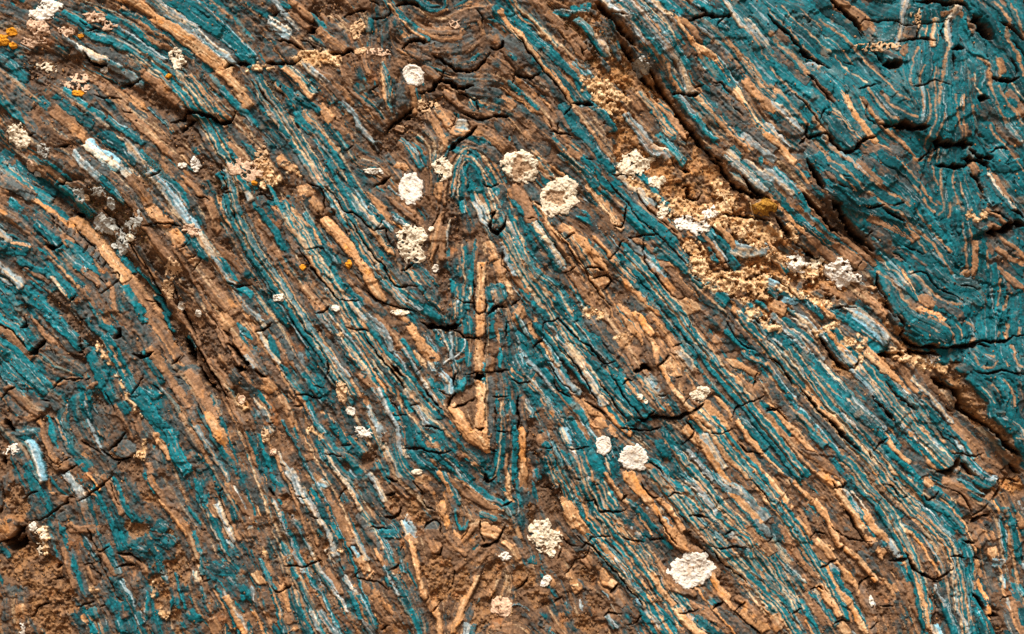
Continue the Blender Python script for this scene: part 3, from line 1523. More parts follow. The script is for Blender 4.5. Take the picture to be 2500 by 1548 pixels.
T 90 1280 370 1350 430 1400 520
P 25 1350 370 1420 490 1520 640
T 75 1400 550 1450 620 1500 690
O 28 1290 600 1340 690 1380 800 1410 900
P 45 1080 0 1180 60 1280 220
O 45 1180 20 1280 140 1370 260
T 60 1290 60 1350 120
O 45 1300 100 1360 190
T 45 1420 260 1460 330 1520 410
P 40 1430 350 1480 430 1530 510
P 40 1550 550 1620 630 1680 730 1740 840
T 60 1680 600 1740 740
Q 95 1480 90 1540 190
Q 110 1560 230 1640 320 1700 400
P 110 1660 410 1730 490
P 100 1770 540 1830 620 1850 740
T 110 1240 560 1300 680 1340 760
B 100 1260 740 1330 840
T 45 1380 830 1390 910
O 60 1270 750 1330 850
P 50 1190 720 1240 820 1280 920
T 60 1230 760 1280 860 1320 920
T 50 1410 740 1460 850
P 45 1290 950 1340 1050 1360 1180
T 30 1350 960 1390 1080 1410 1200
O 22 1380 960 1410 1080 1420 1170
T 75 1420 970 1450 1080 1480 1180 1500 1240
T 18 1440 1000 1500 1140 1530 1250
T 75 1500 1300 1580 1380 1680 1450 1750 1512
P 80 1400 1260 1430 1330
P 60 1440 740 1540 870 1610 990
T 100 1500 750 1590 850 1660 950 1740 1040
V 12 1560 780 1640 900 1720 1000
T 120 1700 1070 1740 1150 1790 1220
Q 70 1600 1050 1670 1060
O 90 1640 1220 1730 1210
T 60 1590 1250 1720 1270
T 60 1540 1050 1570 1180
T 65 1810 1310 1880 1370 1960 1450 2010 1512
P 30 1830 1350 1910 1450 1940 1512
T 70 1990 1260 2080 1360 2150 1460
O 40 2030 1370 2100 1420
B 100 1780 1400 1850 1490
B 60 1850 1400 1900 1450
T 90 2060 1350 2120 1440
O 26 1650 620 1720 760 1800 920
T 60 1760 800 1790 850
B 110 1600 750 1720 880
T 50 1740 170 1770 270
P 28 1770 170 1810 260
P 40 1860 220 1880 290 1860 340
T 130 1950 220 1960 310
P 20 1860 400 1950 350 2000 280
T 60 1880 440 1990 400
T 60 2030 360 2030 470
T 110 1960 620 1930 700
T 40 1900 510 1900 600
T 90 2020 30 2030 130
T 60 1930 0 1930 60
Q 105 2150 10 2150 90 2150 180
Q 105 2140 240 2140 330 2135 430
Q 90 2125 450 2125 510
Q 105 2140 640 2150 740 2160 860 
Q 90 2150 880 2150 980 2130 1070
Q 110 1900 900 1950 980 2010 1070 2090 1150 2160 1200
O 40 1910 980 1990 1110 2080 1190 2180 1240
Q 60 2190 1070 2190 1140 2190 1230
T 60 2260 60 2260 180
M 140 2360 80 2370 200
T 110 2330 320 2330 460
T 60 2400 60 2410 200
O 70 2240 420 2240 500
B 60 2190 420 2190 500
T 80 2350 900 2340 980
B 130 2350 600 2360 700
T 100 2340 1050 2350 1080
T 90 2350 1150 2350 1260 2340 1400
B 70 2390 1000 2400 1200
O 40 2400 1350 2390 1450
T 50 2320 1350 2320 1500
B 60 2240 650 2250 900
B 60 2250 1000 2250 1200
O 45 520 20 600 120 680 260
B 90 480 0 560 100 620 180
T 50 550 230 590 330
O 60 680 330 770 440 880 550 
P 45 790 440 860 520
O 60 930 620 1000 710 1030 770
B 70 890 600 980 750 
B 70 1080 660 1130 800
P 50 1070 880 1130 980 1180 1080 
P 60 1170 1080 1200 1180
T 55 1200 1180 1270 1290
P 50 1260 1280 1310 1370 1350 1470
B 100 1250 1080 1290 1180
O 50 860 1290 930 1330
B 100 860 1050
P 35 240 1340 310 1440 350 1512
T 50 60 1180 100 1310 150 1450 170 1512
O 30 200 1310 240 1420
T 45 0 1240 30 1400
B 60 60 1080 120 1230
T 40 0 940 10 1000
B 80 500 1400 560 1500
T 55 630 1310 650 1350
B 130 1000 450 1150 400
B 80 1140 720 1170 900
T 60 800 560 830 620
B 60 1020 380
K 26 0 160 80 130 160 60
K 22 380 740 480 740 560 780 640 770
K 30 0 500 50 550 100 580
K 26 370 840 460 860
K 20 560 660 660 680
K 26 680 400 690 520 670 590
K 26 880 90 980 110 1060 130
K 26 1030 170 1120 300 1190 400 1300 520 1400 680
K 50 1580 50 1680 90 1800 110 1900 80 1960 50
K 26 1830 110 1930 140 2010 190 2100 190 2180 190
K 40 2130 200 2150 210
K 18 1530 530 1580 490
K 26 1620 700 1700 800 1780 900
K 18 1880 700 1890 600 1910 540
K 20 2000 560 2100 540 2190 530 2320 520 2420 500
K 70 2090 600 2150 570 2180 580
K 30 1900 740 1850 790 1830 880
K 26 1880 880 2000 830 2080 790
K 16 1480 840 1550 820
K 14 1310 930 1440 940
K 18 1420 1270 1530 1260 1600 1250 1700 1290 1800 1280 1860 1260
K 22 1600 1020 1700 1040 1760 1080
K 24 830 1230 900 1210
K 30 2100 1060 2150 1080 2180 1060
K 14 660 1300 760 1310 830 1330
K 20 130 1020 180 1010
K 14 2190 60 2200 240 2180 400
K 16 2260 760 2400 750
K 26 2300 1090 2400 1100
K 16 2280 860 2290 1000
K 20 2220 1260 2300 1280
K 24 2400 40 2380 200
K 40 1280 450 1400 570
K 14 1750 700 1860 770
K 14 1280 760 1350 880
D 200 400 100 550 180 680 280
D 110 30 450
D 80 1840 820 1950 760 2060 680
D 110 1130 1280 1050 1400
S 80 810 130
S 90 520 1070 640 1130
#t 1250 774 3.907
Q 160 180 70 200 170
Q 50 100 0 60 40
T 60 40 110 90 200 120 300 
P 22 30 130 80 240 110 340
T 80 110 210 160 320 200 420
P 40 100 340 150 420 210 460
T 140 60 380 90 470
T 160 30 490 110 560 170 500
P 16 50 490 110 520 170 570
Q 100 270 260 330 350 380 420
T 50 330 260 390 350 430 400
P 35 350 320 400 410
Q 90 380 460 430 540
P 70 440 520 510 600 590 680
T 40 460 450 510 530 540 600
B 60 380 510 460 620
P 35 260 530 320 610
P 50 350 640 410 700
T 60 300 530 370 600
B 110 420 620 480 700
T 55 470 690 520 770 570 840
T 90 540 790 600 860 700 960
O 30 430 710 500 790 560 880 640 960
P 28 590 900 670 990 720 1060
T 120 200 640 290 740 360 830
T 100 330 740 400 830 470 920 500 980
P 26 220 630 290 720 350 800
T 60 350 820 420 920 480 1020
T 50 290 840 350 940
P 20 370 820 440 930 490 1010
O 40 300 800 380 920 460 1020
B 60 100 790 90 860 90 950
T 50 200 880 200 940
P 60 130 800 190 900
K 30 60 760 60 900 60 1080
B 80 100 1060
B 60 300 1010
T 110 430 50 500 130 580 200 680 260
P 24 360 90 430 180 500 260
T 45 390 90 460 180 530 260
P 16 420 110 470 190 540 260
B 130 470 100 580 180
T 60 560 270 640 360 720 450 800 560 
P 75 550 310 620 410 690 520 760 630 
P 85 720 590 790 700 840 800
T 65 620 350 710 470 790 580 870 700 940 820
V 16 570 290 660 380 750 490 830 610 890 690
T 100 690 370 790 490 880 590 940 660
T 110 930 680 1010 780 1090 870 1130 960
T 50 900 790 980 890 1060 980 1110 1040
Q 50 870 870 950 950 1040 1030 1090 1060
O 40 780 770 870 900 
T 130 540 0 580 80 
T 110 490 30 560 110 610 160
T 90 640 130 720 190 760 200
P 20 650 100 700 160
T 90 760 240 850 330 930 430
B 60 740 270 830 360 900 440
P 22 800 260 880 360 950 470
T 110 930 480 980 560 1040 620 1060 690
T 110 980 460 1060 560 1090 610
P 22 930 440 1000 540 1090 650 1180 760
M 70 930 540 1000 640 1070 700
T 70 1080 710 1150 800 1220 890 1260 940
T 60 1130 640 1200 740 1290 870
Q 30 1110 640 1190 740
B 120 1000 300 1100 450
T 120 800 150 880 220
B 130 770 40 860 130 960 280
B 90 1190 570 1280 680
T 45 1210 580 1300 700 1400 850
P 110 1290 570 1350 660 1420 740
O 100 1440 800 1500 880 1540 940
B 110 1320 760 1420 880 1500 940
Q 130 1090 180 1060 260
O 110 960 210 1070 230
O 130 1130 300 1170 420 1210 480
Q 190 1330 200 1370 310 1370 430
O 90 1400 220 1460 330
Q 90 1080 20 1150 120 1210 190
M 110 1130 0 1180 80 1240 170
Q 60 1200 0 1290 110
O 90 1340 20 1420 110 1500 200 1550 270
Q 40 1350 10 1420 100 1490 190 1540 270
T 35 1470 60 1520 150 1570 240
B 120 1560 0 1620 110
Q 110 1650 20 1720 110
O 160 1760 100 1850 200
O 170 1930 220 1950 280
Q 170 1480 440 1550 540
Q 180 1580 600 1620 700
B 150 1680 800 1700 850
Q 45 1410 490 1480 600 1540 690 1640 800 1730 900
B 60 1420 570 1500 680
B 70 1520 510 1570 620 1620 720
P 75 1600 320 1660 400 1720 470
T 35 1620 300 1680 380 1740 450
O 70 1740 500 1810 600 1870 680
Q 110 1880 870 1960 970 2030 1070
M 100 1800 920 1900 1010 1980 1100
B 75 1770 900 1850 1000 1960 1100
Q 40 1710 920 1800 1030 1880 1110
O 90 1620 990 1680 1050
T 90 1720 990 1790 1050 1850 1110
Q 85 1690 1100 1780 1190 1860 1270
P 100 1840 1180 1920 1290 1980 1380
Q 80 1870 1310 1960 1420 2020 1512
T 110 1830 1110 1880 1180 1930 1260
Q 60 1920 1130 2010 1260 2100 1370 2210 1490
T 55 1970 1140 2060 1270 2160 1400 2250 1512
O 100 2070 1140 2160 1260 2270 1360 2350 1480
T 40 2090 1310 2190 1430 2260 1500
Q 40 1970 800 2050 890 2080 960
T 50 2010 810 2080 890
B 120 2180 890 2230 980
Q 50 2190 1050 2260 1160 2350 1260
T 75 2230 1030 2310 1110 2380 1200
Q 60 2370 850 2420 950
T 60 2370 790 2430 860
T 60 2060 430 2160 500 2260 590
Q 70 2080 420 2180 460 2270 510
Q 110 2120 530 2230 610
B 120 2050 260 
T 60 2220 340 2320 420 2430 470
T 110 2330 360 2420 430
T 60 2080 170 2180 250 2280 320
B 110 1900 30 2050 80 
B 110 2080 60 2170 130
P 45 2220 0 2300 90
T 110 2370 110 2430 180
P 50 2310 130 2400 210
B 110 2180 350 2280 440
T 100 2390 350
O 110 2000 400
B 160 1850 460 1950 600 
B 130 2000 620 2100 700
O 150 2260 640 2350 720
B 130 2050 900
T 100 560 1010 620 1110 680 1210
P 16 540 1020 600 1130 640 1220
O 110 640 980 700 1080 720 1160
B 90 530 1000 650 1250 
P 100 480 1060 540 1190
O 100 280 1130 300 1200
Q 95 360 1280 400 1370 
Q 95 430 1410 480 1490
T 50 470 1290 540 1380 600 1480
T 80 670 1280 740 1370 800 1480
T 100 730 1270 780 1360 840 1470
P 80 590 1290 640 1370 700 1490
T 55 30 1110 40 1230 30 1350 30 1512
Q 75 100 1130 100 1280 110 1400 120 1512
T 50 0 810 20 900
T 50 0 1000 20 1060
B 60 130 1150 130 1240
T 30 340 1370 370 1480
B 110 200 1330
Q 120 690 800 760 900 860 960
Q 110 800 990 860 1040
Q 90 930 1060 990 1110
B 90 1000 1080
T 100 930 1320 960 1420 970 1500
P 28 890 1350 920 1460
T 130 1380 1200 1480 1300 1540 1380
T 60 1300 1350 1400 1400 1480 1500
T 75 1430 1090 1520 1200
T 60 1540 1230 1620 1350 1690 1490
V 14 1490 1210 1590 1340 1650 1480
T 50 1620 1280 1700 1390 1760 1500
T 45 1740 1300 1830 1410 1920 1512
P 45 1720 1310 1810 1430 1870 1500
B 120 1550 1120 1640 1200
B 100 1370 1100
O 60 1290 1400 1400 1490
B 90 1260 1430 1340 1500
T 90 1490 1420 1560 1500
B 110 1540 1300
K 18 300 180 300 60 370 40 450 10 480 60 560 150 640 220 740 280 860 440 960 430 
K 26 210 300 250 230 290 210
K 18 340 430 400 430 
K 16 350 460 420 550 520 650 610 710
K 50 1160 520 1220 500 1250 460 1310 500
K 26 1370 470 1430 440 1500 370
K 26 1530 280 1600 250
K 24 1380 750 1460 740
K 26 1040 1050 1150 1070 1280 1080 1400 1050
K 34 1280 950 1400 950 1540 960 1620 940 1730 890 1830 830
K 40 1200 960 1260 980 1340 900
K 20 1060 650 1100 600 1160 590
K 18 940 560 1020 660 1080 780 1180 890 1240 960
K 22 520 330 600 440 680 570 740 690 820 820 
K 18 830 610 910 710 960 810 1020 900 1110 980
K 14 1540 590 1640 570
K 14 1640 820 1690 770
K 20 540 1240 620 1240 720 1220
K 24 0 600 100 630 180 610
K 18 1900 1110 2000 1110 2110 1070
K 18 2090 960 2130 880 2240 830 2340 790 2420 740
K 20 1660 990 1730 1100 1620 1200 
K 18 700 810 800 870 900 940
K 24 330 1260 390 1240
K 18 1700 50 1700 130
K 18 2050 50 2130 170 2200 260 2320 320
K 20 2140 1180 2250 1280 2400 1300
K 14 740 500 
K 20 1300 1370 1400 1440 1440 1500
K 30 2310 20 2370 80
K 18 400 600 440 680 560 760
K 18 2330 540 2300 690
D 150 450 350 600 620 680 780
D 60 1250 620
D 160 150 1050 250 1250
S 120 1000 200 1080 180
#t 1875 774 3.907
T 110 0 60 80 150 160 220 
T 60 150 180 240 260 330 340 400 390
P 65 80 20 160 100 250 190 340 290
P 40 280 160 360 220 430 290 500 370
V 12 90 0 200 90 310 180 420 270 510 370
T 60 200 60 290 140 370 190
B 60 350 250 460 350
B 90 110 280 220 340 330 450
T 60 230 250 340 320 440 410 530 500
T 90 20 230 110 310 200 430 270 540
P 30 80 230 180 320 270 440 330 530
P 60 0 260 80 340 170 450 230 560 280 640
Q 90 340 680 420 770 500 850
Q 95 500 870 580 960 680 1060
Q 75 660 1060 750 1150 850 1230 920 1280
T 60 390 620 480 720 560 810 640 920 720 1010
T 90 730 1020 820 1110 920 1200 970 1240
P 36 300 600 380 670 460 760
P 26 660 1010 740 1110 850 1200
T 110 440 480 540 570 640 670 740 770
T 90 360 570 500 650 620 770 730 870
P 26 480 440 570 560 660 660 760 800
O 50 640 640 730 740 810 830
P 50 540 470 640 570 740 690 830 790
Q 50 690 680 770 780
T 36 580 550 690 640 790 730 860 830
P 70 810 810 900 890 1000 970 1060 1040
B 70 840 780 970 920 1110 1060
T 75 780 880 880 960 980 1050 1080 1130
T 40 700 820 800 920 
B 100 560 720 660 860 760 960
P 40 740 980 840 1060 940 1150 1040 1230
B 80 820 1030 960 1110 1050 1200
T 60 10 460 90 580 170 690 250 780
T 60 220 790 310 890 390 990 470 1070 550 1160 620 1230
V 24 0 540 70 620 130 720
V 24 200 850 310 950 400 1040 500 1140 560 1200
T 80 330 950 380 1040 500 1180
B 100 0 620 70 760
Q 60 50 880 150 970 210 1060 300 1150 400 1240
O 60 0 940 90 1060 180 1150 270 1230
T 50 60 950 170 1080
Q 80 270 1130 360 1230 
O 90 350 1280 450 1330 550 1420 640 1500
Q 60 490 1400 560 1500
T 50 0 1340 80 1400 180 1480
Q 34 0 1360 80 1430 170 1512
B 160 80 1300 200 1380
B 140 350 1100 450 1180
O 90 620 1250 740 1310
B 90 700 1320 800 1350
B 170 120 900 220 980
B 100 720 1420 800 1500
P 110 510 140 590 200 650 270
P 130 600 220 690 330 760 400
P 90 690 290 770 380 830 450
Q 50 620 190 700 270 790 370
P 60 300 0 380 60 440 110
T 60 660 0 780 50 880 130
T 100 800 20 920 100 1000 170
B 90 700 60 800 130 900 190
P 110 890 0 1000 90 1100 190
B 110 1010 130 1120 200 1190 280
O 30 1060 60 1180 190 1290 290
T 130 960 220 1080 280
T 90 1000 310 1120 290
Q 45 960 310 1050 390 1140 500
T 60 900 440 980 500 1070 560
Q 60 980 390 1080 490
T 30 960 400 1090 520
P 110 870 530 950 620
P 120 950 620 1070 720
P 130 1060 730 1170 820 1240 900
Q 50 1130 520 1240 610 1320 690
T 130 960 520 1080 620 1200 720
T 120 1160 640 1280 730 1380 820
T 130 1300 800 1400 890 1490 1000
T 120 1420 960 1540 1060 1650 1180 1750 1330
T 90 1340 920 1430 1040 1550 1180 1650 1310 1740 1390
O 90 1240 870 1330 970 1430 1080 1520 1170
P 120 1330 1040 1440 1130 1550 1240
Q 150 1540 1230 1640 1340 1720 1440
P 50 1600 1180 1700 1300 1780 1420
P 50 1310 680 1400 760 1490 850 1560 950
B 70 1290 620 1400 740
P 35 1540 930 1640 1050 1720 1130 1800 1220 1880 1310
T 90 1500 850 1600 950 1700 1060 1800 1130
T 90 1600 1050 1700 1160 1790 1270
T 50 1750 1060 1860 1200 1940 1300
O 50 1310 510 1400 610 1500 720 1600 820
O 50 1400 490 1500 590 1600 680 1700 780 1750 870
B 60 1370 500 1480 640 1570 740 1680 860
P 55 1430 640 1530 740 1640 860 1740 960
O 50 1260 490 1350 620 1450 720
O 60 1760 930 1840 1020 1920 1120 2000 1220 2060 1290
O 55 1720 950 1820 1070 1900 1190 1990 1300
T 50 1760 1070 1840 1140
B 130 1880 940 1970 1030 2070 1120 2180 1230
O 60 2060 1320 2150 1390 2260 1470
O 50 2000 1350 2080 1440 2200 1512
T 60 1930 1350 2010 1440 2090 1512
P 40 1920 1390 2010 1490
B 160 2100 1180 2200 1290 2300 1390
B 90 1700 700 1800 830
T 120 1130 1200 1230 1260
Q 50 1110 1140 1200 1230 1300 1340
T 60 1180 1150 1260 1220
B 110 1100 930 1240 1060
B 110 1250 1120 1380 1200 
T 60 1350 1170 1450 1290
T 100 1060 1280 1120 1380
T 110 980 1300 1080 1370 1150 1440
Q 40 1050 1280 1120 1360 1190 1460
Q 60 900 1300 960 1400 1050 1500
T 60 1120 1470 1200 1512
B 110 1300 1320 1450 1350
B 160 1350 1400 1500 1500
T 60 1200 1330 1300 1400 1400 1490
T 200 1330 50 1480 120 1600 190 1700 220
T 110 1480 10 1600 70 1700 160
V 34 1500 0 1620 50 1700 100 1750 180 1770 260
V 20 1530 110 1610 160
T 200 1860 50 1880 200
T 100 1760 60 1820 180 1810 280
V 34 1880 50 1960 110 1970 180 1920 250
V 12 1770 60 1830 130 1830 220
T 140 2060 60 2060 180
T 70 2180 10 2170 100 2160 200
V 34 2290 60 2280 130 2260 210
V 24 2210 120 2190 190
T 60 2340 30 2340 190
V 30 2390 100 2380 180
T 60 2420 80 2420 190
T 110 1780 320 1790 380
T 150 1900 340 1960 400 2050 450
V 24 1940 350 1980 410 2060 490 2150 460 2180 380
V 30 2060 350 2140 370
T 110 2040 380 2130 420
T 120 2250 280 2270 380
T 130 2380 260 2400 350
V 26 2310 260 2330 300 2360 420 2420 460
V 20 2240 400 2280 460
T 150 1830 460 1940 470
T 80 2150 520 2300 490
T 130 2350 430
T 70 1950 600 2040 700 2110 800 2110 880
B 70 1970 620 2060 700 2130 830
T 60 2010 600 2090 650 2150 740 2180 860
V 26 2110 640 2160 700 2200 770
V 40 2230 600 2280 650 2320 740 2330 840
V 14 2010 640 2080 720 2130 810
T 60 2110 570 2200 590 2260 690 2290 800
T 70 2180 640 2240 760 2270 880 2280 980
T 60 2260 550 2350 620 2390 740
B 60 2380 640 2400 800 2390 900
T 100 2330 860 2340 960
T 120 2200 850 2230 950 
T 50 2170 880 2200 960 2290 1040
P 40 2230 950 2320 1020 2400 1100 2442 1200
T 110 2320 970 2400 1050
T 90 2380 1160 2430 1250
V 16 2340 1150 2430 1160
T 60 2130 860 2190 970 2260 1040
K 40 1230 0 1300 80 1270 180
K 60 1280 200 1380 260 1500 280 1620 300 
K 36 1620 300 1720 300 1850 290 1950 270 2020 230 2080 230 2250 230 2340 190
K 18 2340 190 2442 180
K 20 1980 260 2110 290
K 26 2000 540 2120 530 2220 510 2350 530 2442 540
K 60 1060 360 1180 360 1300 350
K 50 1300 330 1450 330 1580 360 1640 390
K 70 1570 580 1700 660 1790 700 1840 780
K 60 1840 780 1870 880 1960 950 2050 1010 2160 1100
K 70 2160 1090 2240 1190 2330 1260 2442 1330
K 18 1720 430 1840 440
K 26 1120 610 1200 720 1300 800 1400 900
K 36 300 680 400 790 520 920 640 1060 740 1160 860 1270
K 24 0 400 100 440 240 650
K 50 500 190 600 330 700 450 780 520 
K 24 780 480 830 490 860 400
K 18 0 870 70 880 200 1000
K 20 1000 1270 1070 1200 1130 1160
K 18 1760 1320 1850 1310 1920 1330 2080 1310
K 60 1620 1480 1750 1480 1800 1440 1840 1350
K 50 1860 1400 1930 1460 1950 1512
K 24 950 1280 980 1350
K 30 2240 1470 2300 1460
K 30 1720 870 1780 900
K 40 1000 760 1100 860 1200 980
K 20 1630 1070 1740 1200 1830 1290
K 50 2330 1420 2420 1500
K 30 0 900 110 880 
D 110 1150 30 1200 120 1300 250
D 120 490 200 600 370 720 500 800 560
D 150 1120 420 1250 480 1300 580
D 200 1700 500 1850 600 1900 750 2000 900
D 150 2050 1000 2200 1100 2350 1270
D 150 1550 400 1450 380
D 60 780 220 850 260
D 60 1270 620 1400 700
D 110 2360 1350
D 80 620 1250 800 1280
S 80 680 60 620 90 450 150
S 70 880 180 940 220 880 330 900 400 840 480
S 110 730 220 800 240
S 110 1350 400 1450 460 1550 420
#t 0 1161 3.907
T 90 300 0 330 70 350 140
T 70 410 130 450 210 500 330
B 120 350 210 390 300 450 380
B 70 200 60 260 170
B 60 80 60 100 180 110 250
O 130 490 60 490 120
Q 60 490 160 550 160
O 80 560 210 640 220
P 75 680 20 740 110 800 210
T 60 750 0 790 90
B 60 870 0 950 60
Q 24 870 20 920 80
B 85 790 250 840 380 880 500 930 630
T 40 880 270 910 420 940 540 1000 630
T 60 930 170 970 250 1010 350 1080 460 1110 540 1150 640
T 50 1160 550 1210 640
O 60 1020 50 1080 180 1150 290
T 60 1110 70 1170 180 1220 290 1280 380
B 90 1280 100 1360 250
O 30 870 170 950 200 990 300 1010 400
D 110 1330 60 1430 190 1520 240
O 60 1440 20 1520 130 1590 220
O 85 1600 270 1680 370 1770 480
Q 30 1590 290 1680 400 1750 510
O 60 1780 540 1840 640 1890 780 1910 900
B 70 1660 100 1740 240 1820 380 1900 500
B 120 1580 130 1700 330
T 150 1880 50 1930 200
T 60 1960 220 1980 300
T 40 1820 310 1890 430
T 110 1500 480 1590 480
T 120 1540 600 1640 650
T 70 1500 760 1530 860 1580 950
T 70 1400 600 1480 720
T 60 1310 680 1390 700
B 110 1350 330 1430 450
O 90 2020 290 2080 370
P 60 2100 330 2150 450 2220 560
T 70 2030 380 2080 500 2130 600 2170 700
P 34 1990 350 2040 500 2110 640 2180 770
T 80 2190 730 2260 790
B 110 1900 560 1990 680 2060 800
T 40 1870 600 1920 760 1930 880
T 120 2000 880 2180 850
B 110 1930 800 2000 900
O 90 2120 520 2170 580
P 40 2180 600 2220 660
O 40 2130 250 2190 400 2270 560
T 60 2110 180 2220 350
O 100 2240 140 2320 250 2400 370
P 26 2260 140 2330 260 2400 400
B 100 2380 100 2442 250
P 70 2380 480 2442 460
T 60 600 500 640 600 660 680
B 90 690 720 720 850 760 980 810 1100
T 50 720 800 760 950 800 1090
O 60 640 740 680 900 710 1000
B 110 580 760 590 820
O 130 860 900 900 1030
B 130 720 1080 800 1180 830 1220
T 80 880 1280 900 1340
T 30 810 1310 840 1380
B 110 700 1360 750 1450
T 70 1060 700 1080 800 1110 870
O 60 990 740 1040 820 1080 890
O 150 1180 760 1260 800
B 130 1040 950 1130 1080 1200 1180
T 60 1150 1030 1230 1130 1290 1280
T 40 1300 1320 1350 1420 1390 1512
B 50 1210 920 1260 1060
B 90 1180 1240 1200 1330
O 60 930 670 1000 690
B 80 1150 700 1280 710
B 80 990 1030 1020 1120
B 80 1340 1000 1400 1200 1410 1340
T 60 1430 1160 1400 1310
B 130 1480 1420 1500 1500
T 70 1150 1380 1180 1490
T 30 1700 990 1730 1120 1760 1200
T 60 1640 1240 1660 1160
T 90 1830 1310 1900 1380
T 60 1930 1020 1960 1140
T 50 2010 1220 2040 1280
P 60 1880 930 1920 1010
B 90 1800 1000 1850 1100
T 40 2110 1100 2170 1220 2220 1330 2260 1440
O 30 2080 1130 2150 1260 2190 1400
P 26 2180 1150 2260 1280 2340 1400
Q 60 2200 1200 2260 1330 2320 1430
T 60 2250 1120 2330 1170
T 60 2350 1050 2400 1180
P 50 2420 1090 2430 1180
O 130 2040 1380 2080 1480
T 50 2160 1400 2190 1500
O 120 2420 1400
T 60 2380 1400 2400 1500
T 60 1340 1360
B 110 110 1050 140 1130
B 100 240 1080 240 1160
B 90 60 1200 70 1350
Q 110 210 1220 220 1270
B 60 20 150 30 250
O 180 60 420 110 540
O 130 30 560 100 600
D 250 330 750 260 850
O 70 700 500 900 510
B 60 1540 460
O 120 650 540 730 600
B 120 630 380 600 380
B 50 950 1100
T 60 880 1460
B 90 300 340
K 24 270 210 310 160 380 150
K 26 300 420 400 420 480 380 560 300 640 260 650 210 720 210
K 24 760 240 860 180 980 90 1080 0
K 24 840 500 870 600 930 670 960 720 1060 660
K 18 960 740 970 830 1000 900 1060 1020 1120 1140 1180 1180
K 60 0 640 100 620 180 540 260 470
K 90 60 660 180 660 260 560
K 70 550 880 600 850
K 24 530 980 620 960
K 22 810 850 900 850 920 900
K 30 1130 740 1270 750 1350 830
K 30 1120 880 1170 850 1280 840
K 22 740 1250 820 1230 880 1190
K 18 960 1250 1020 1220
K 24 2100 170 2110 250 2140 330 
K 24 2130 110 2090 150
K 14 1060 80 1100 200 1160 280 
K 26 320 1350 400 1240 480 1220 
K 14 610 1170 680 1160
K 16 1930 520 1980 520
K 18 1910 900 1960 1000 2030 970
K 22 40 60 50 200 20 320 0 380
K 16 880 880 960 940 960 1000
K 16 1930 500 1920 560
D 400 250 900 450 1000 500 1200
D 250 450 1350 600 1450
D 200 1550 1000 1700 930 1850 850
D 100 1600 550 1700 700 1780 850
D 130 1250 470 1380 530
D 200 150 150 200 300
D 130 1550 1180 1650 1330 1700 1450
S 110 430 520 450 650 440 720
S 70 1480 1120 1500 1060
S 100 1550 1290 1580 1330
S 50 880 1090 920 1100
#t 625 1161 3.907
P 90 350 0 400 90 450 200
B 60 480 30 520 120
P 60 490 230 560 330 610 400
P 60 620 420 690 520 720 620 740 700
T 50 580 470 620 560
T 60 460 260 500 330
T 60 560 200 640 350 720 450 780 550
T 30 210 220 240 270
P 36 180 270 220 350
T 45 250 370 310 480 350 600 400 730 440 830 480 900 530 980
P 30 250 420 310 560 350 700 380 780
P 45 380 780 430 870
T 40 550 1030 640 1140 710 1280 770 1400 820 1512
O 45 480 930 560 1080 650 1220 720 1350 790 1480
P 70 640 1340 720 1420 780 1512
Q 110 540 20 590 50
P 130 590 90 650 100
O 120 640 160 700 260
O 130 720 310 790 430 870 560 900 610
P 130 900 650 970 750
P 45 960 590 1010 680 1050 750
Q 120 1000 790 1060 900
Q 60 1060 980 1110 930
O 110 1000 1030 1080 1090
P 45 800 0 870 100 940 210 980 280
T 40 840 0 900 70
T 50 980 270 1040 370 1110 480
T 70 1160 540 1230 640 1280 730
V 12 860 90 960 230 1040 350 1110 480 1190 590 1230 700
P 50 900 130 960 200
B 80 1080 220 1160 310 1250 430
T 60 1180 400 1240 480 
B 70 960 0 1010 80
T 50 920 0 
T 90 1200 540 1330 540
T 70 1290 480 1350 570
B 60 1000 420 1130 580 1200 690
P 60 1110 30 1160 110 1200 190
O 60 1230 240 1290 310 1340 360
B 60 1400 30 1480 110 1540 160
B 50 1320 90 1410 180
O 26 1330 110 1420 190
B 45 1570 220 1650 280
Q 90 1550 30 1640 60
O 60 1620 80 1700 160
T 60 1810 0 1860 90 1910 200
B 60 1850 150 1900 290
Q 40 1780 20 1840 120
O 90 1870 40 1960 120 2080 190 2190 260 2300 310
O 30 1890 0 1990 80 2100 160 2230 250
V 10 1900 30 2010 100 2120 180 2250 270
T 60 1960 0 2050 80 2150 150 2250 230 2330 270
T 90 2180 10 2260 20
P 26 2220 230 2320 270
T 50 2350 80 2380 130
Q 45 2410 20 2410 130
Q 60 2400 180 2430 230
T 110 2380 290 2430 360
O 130 2250 320 2300 300
P 110 1420 420 1460 500 1490 570
Q 90 1450 580 1510 620
O 45 1820 180 1830 280 1820 380 1830 480 
Q 55 1790 300 1810 430
T 30 1905 330 1910 430 1940 510 1990 500 2030 440
B 60 2020 350 
O 60 1840 600 1900 690 1960 720
O 110 1880 690 1960 700 
O 70 1980 620 2040 520 2070 480
Q 36 1890 540 1940 600
Q 60 1490 660 1520 760 1540 850
Q 70 1550 880 1570 1000 1600 1100
Q 65 1610 1110 1640 1160
Q 60 1650 1190 1680 1260
Q 75 1720 1270 1750 1380 1760 1500
B 60 1400 690 1410 800
T 60 1390 850 1400 890
T 30 1380 730 1390 800
O 75 1240 800 1260 860
T 70 1290 780 1330 840
P 55 1300 900 1340 980
T 60 1330 960 1380 1070
P 24 1260 900 1290 1010 1330 1080
T 60 1240 960 1270 1030
T 90 1440 1180 1460 1260
T 70 1480 1290 1540 1400 1570 1500
P 20 1480 1340 1530 1460
B 70 1490 1080 1560 1180
T 60 1380 1120 1450 1120
B 120 1650 480 1720 520
O 110 1670 600 1720 700
O 160 2180 360 2290 420
T 60 2150 380 2260 410
Q 150 2170 520 2290 560
B 60 2320 440 2370 480
O 60 2160 680 2080 760
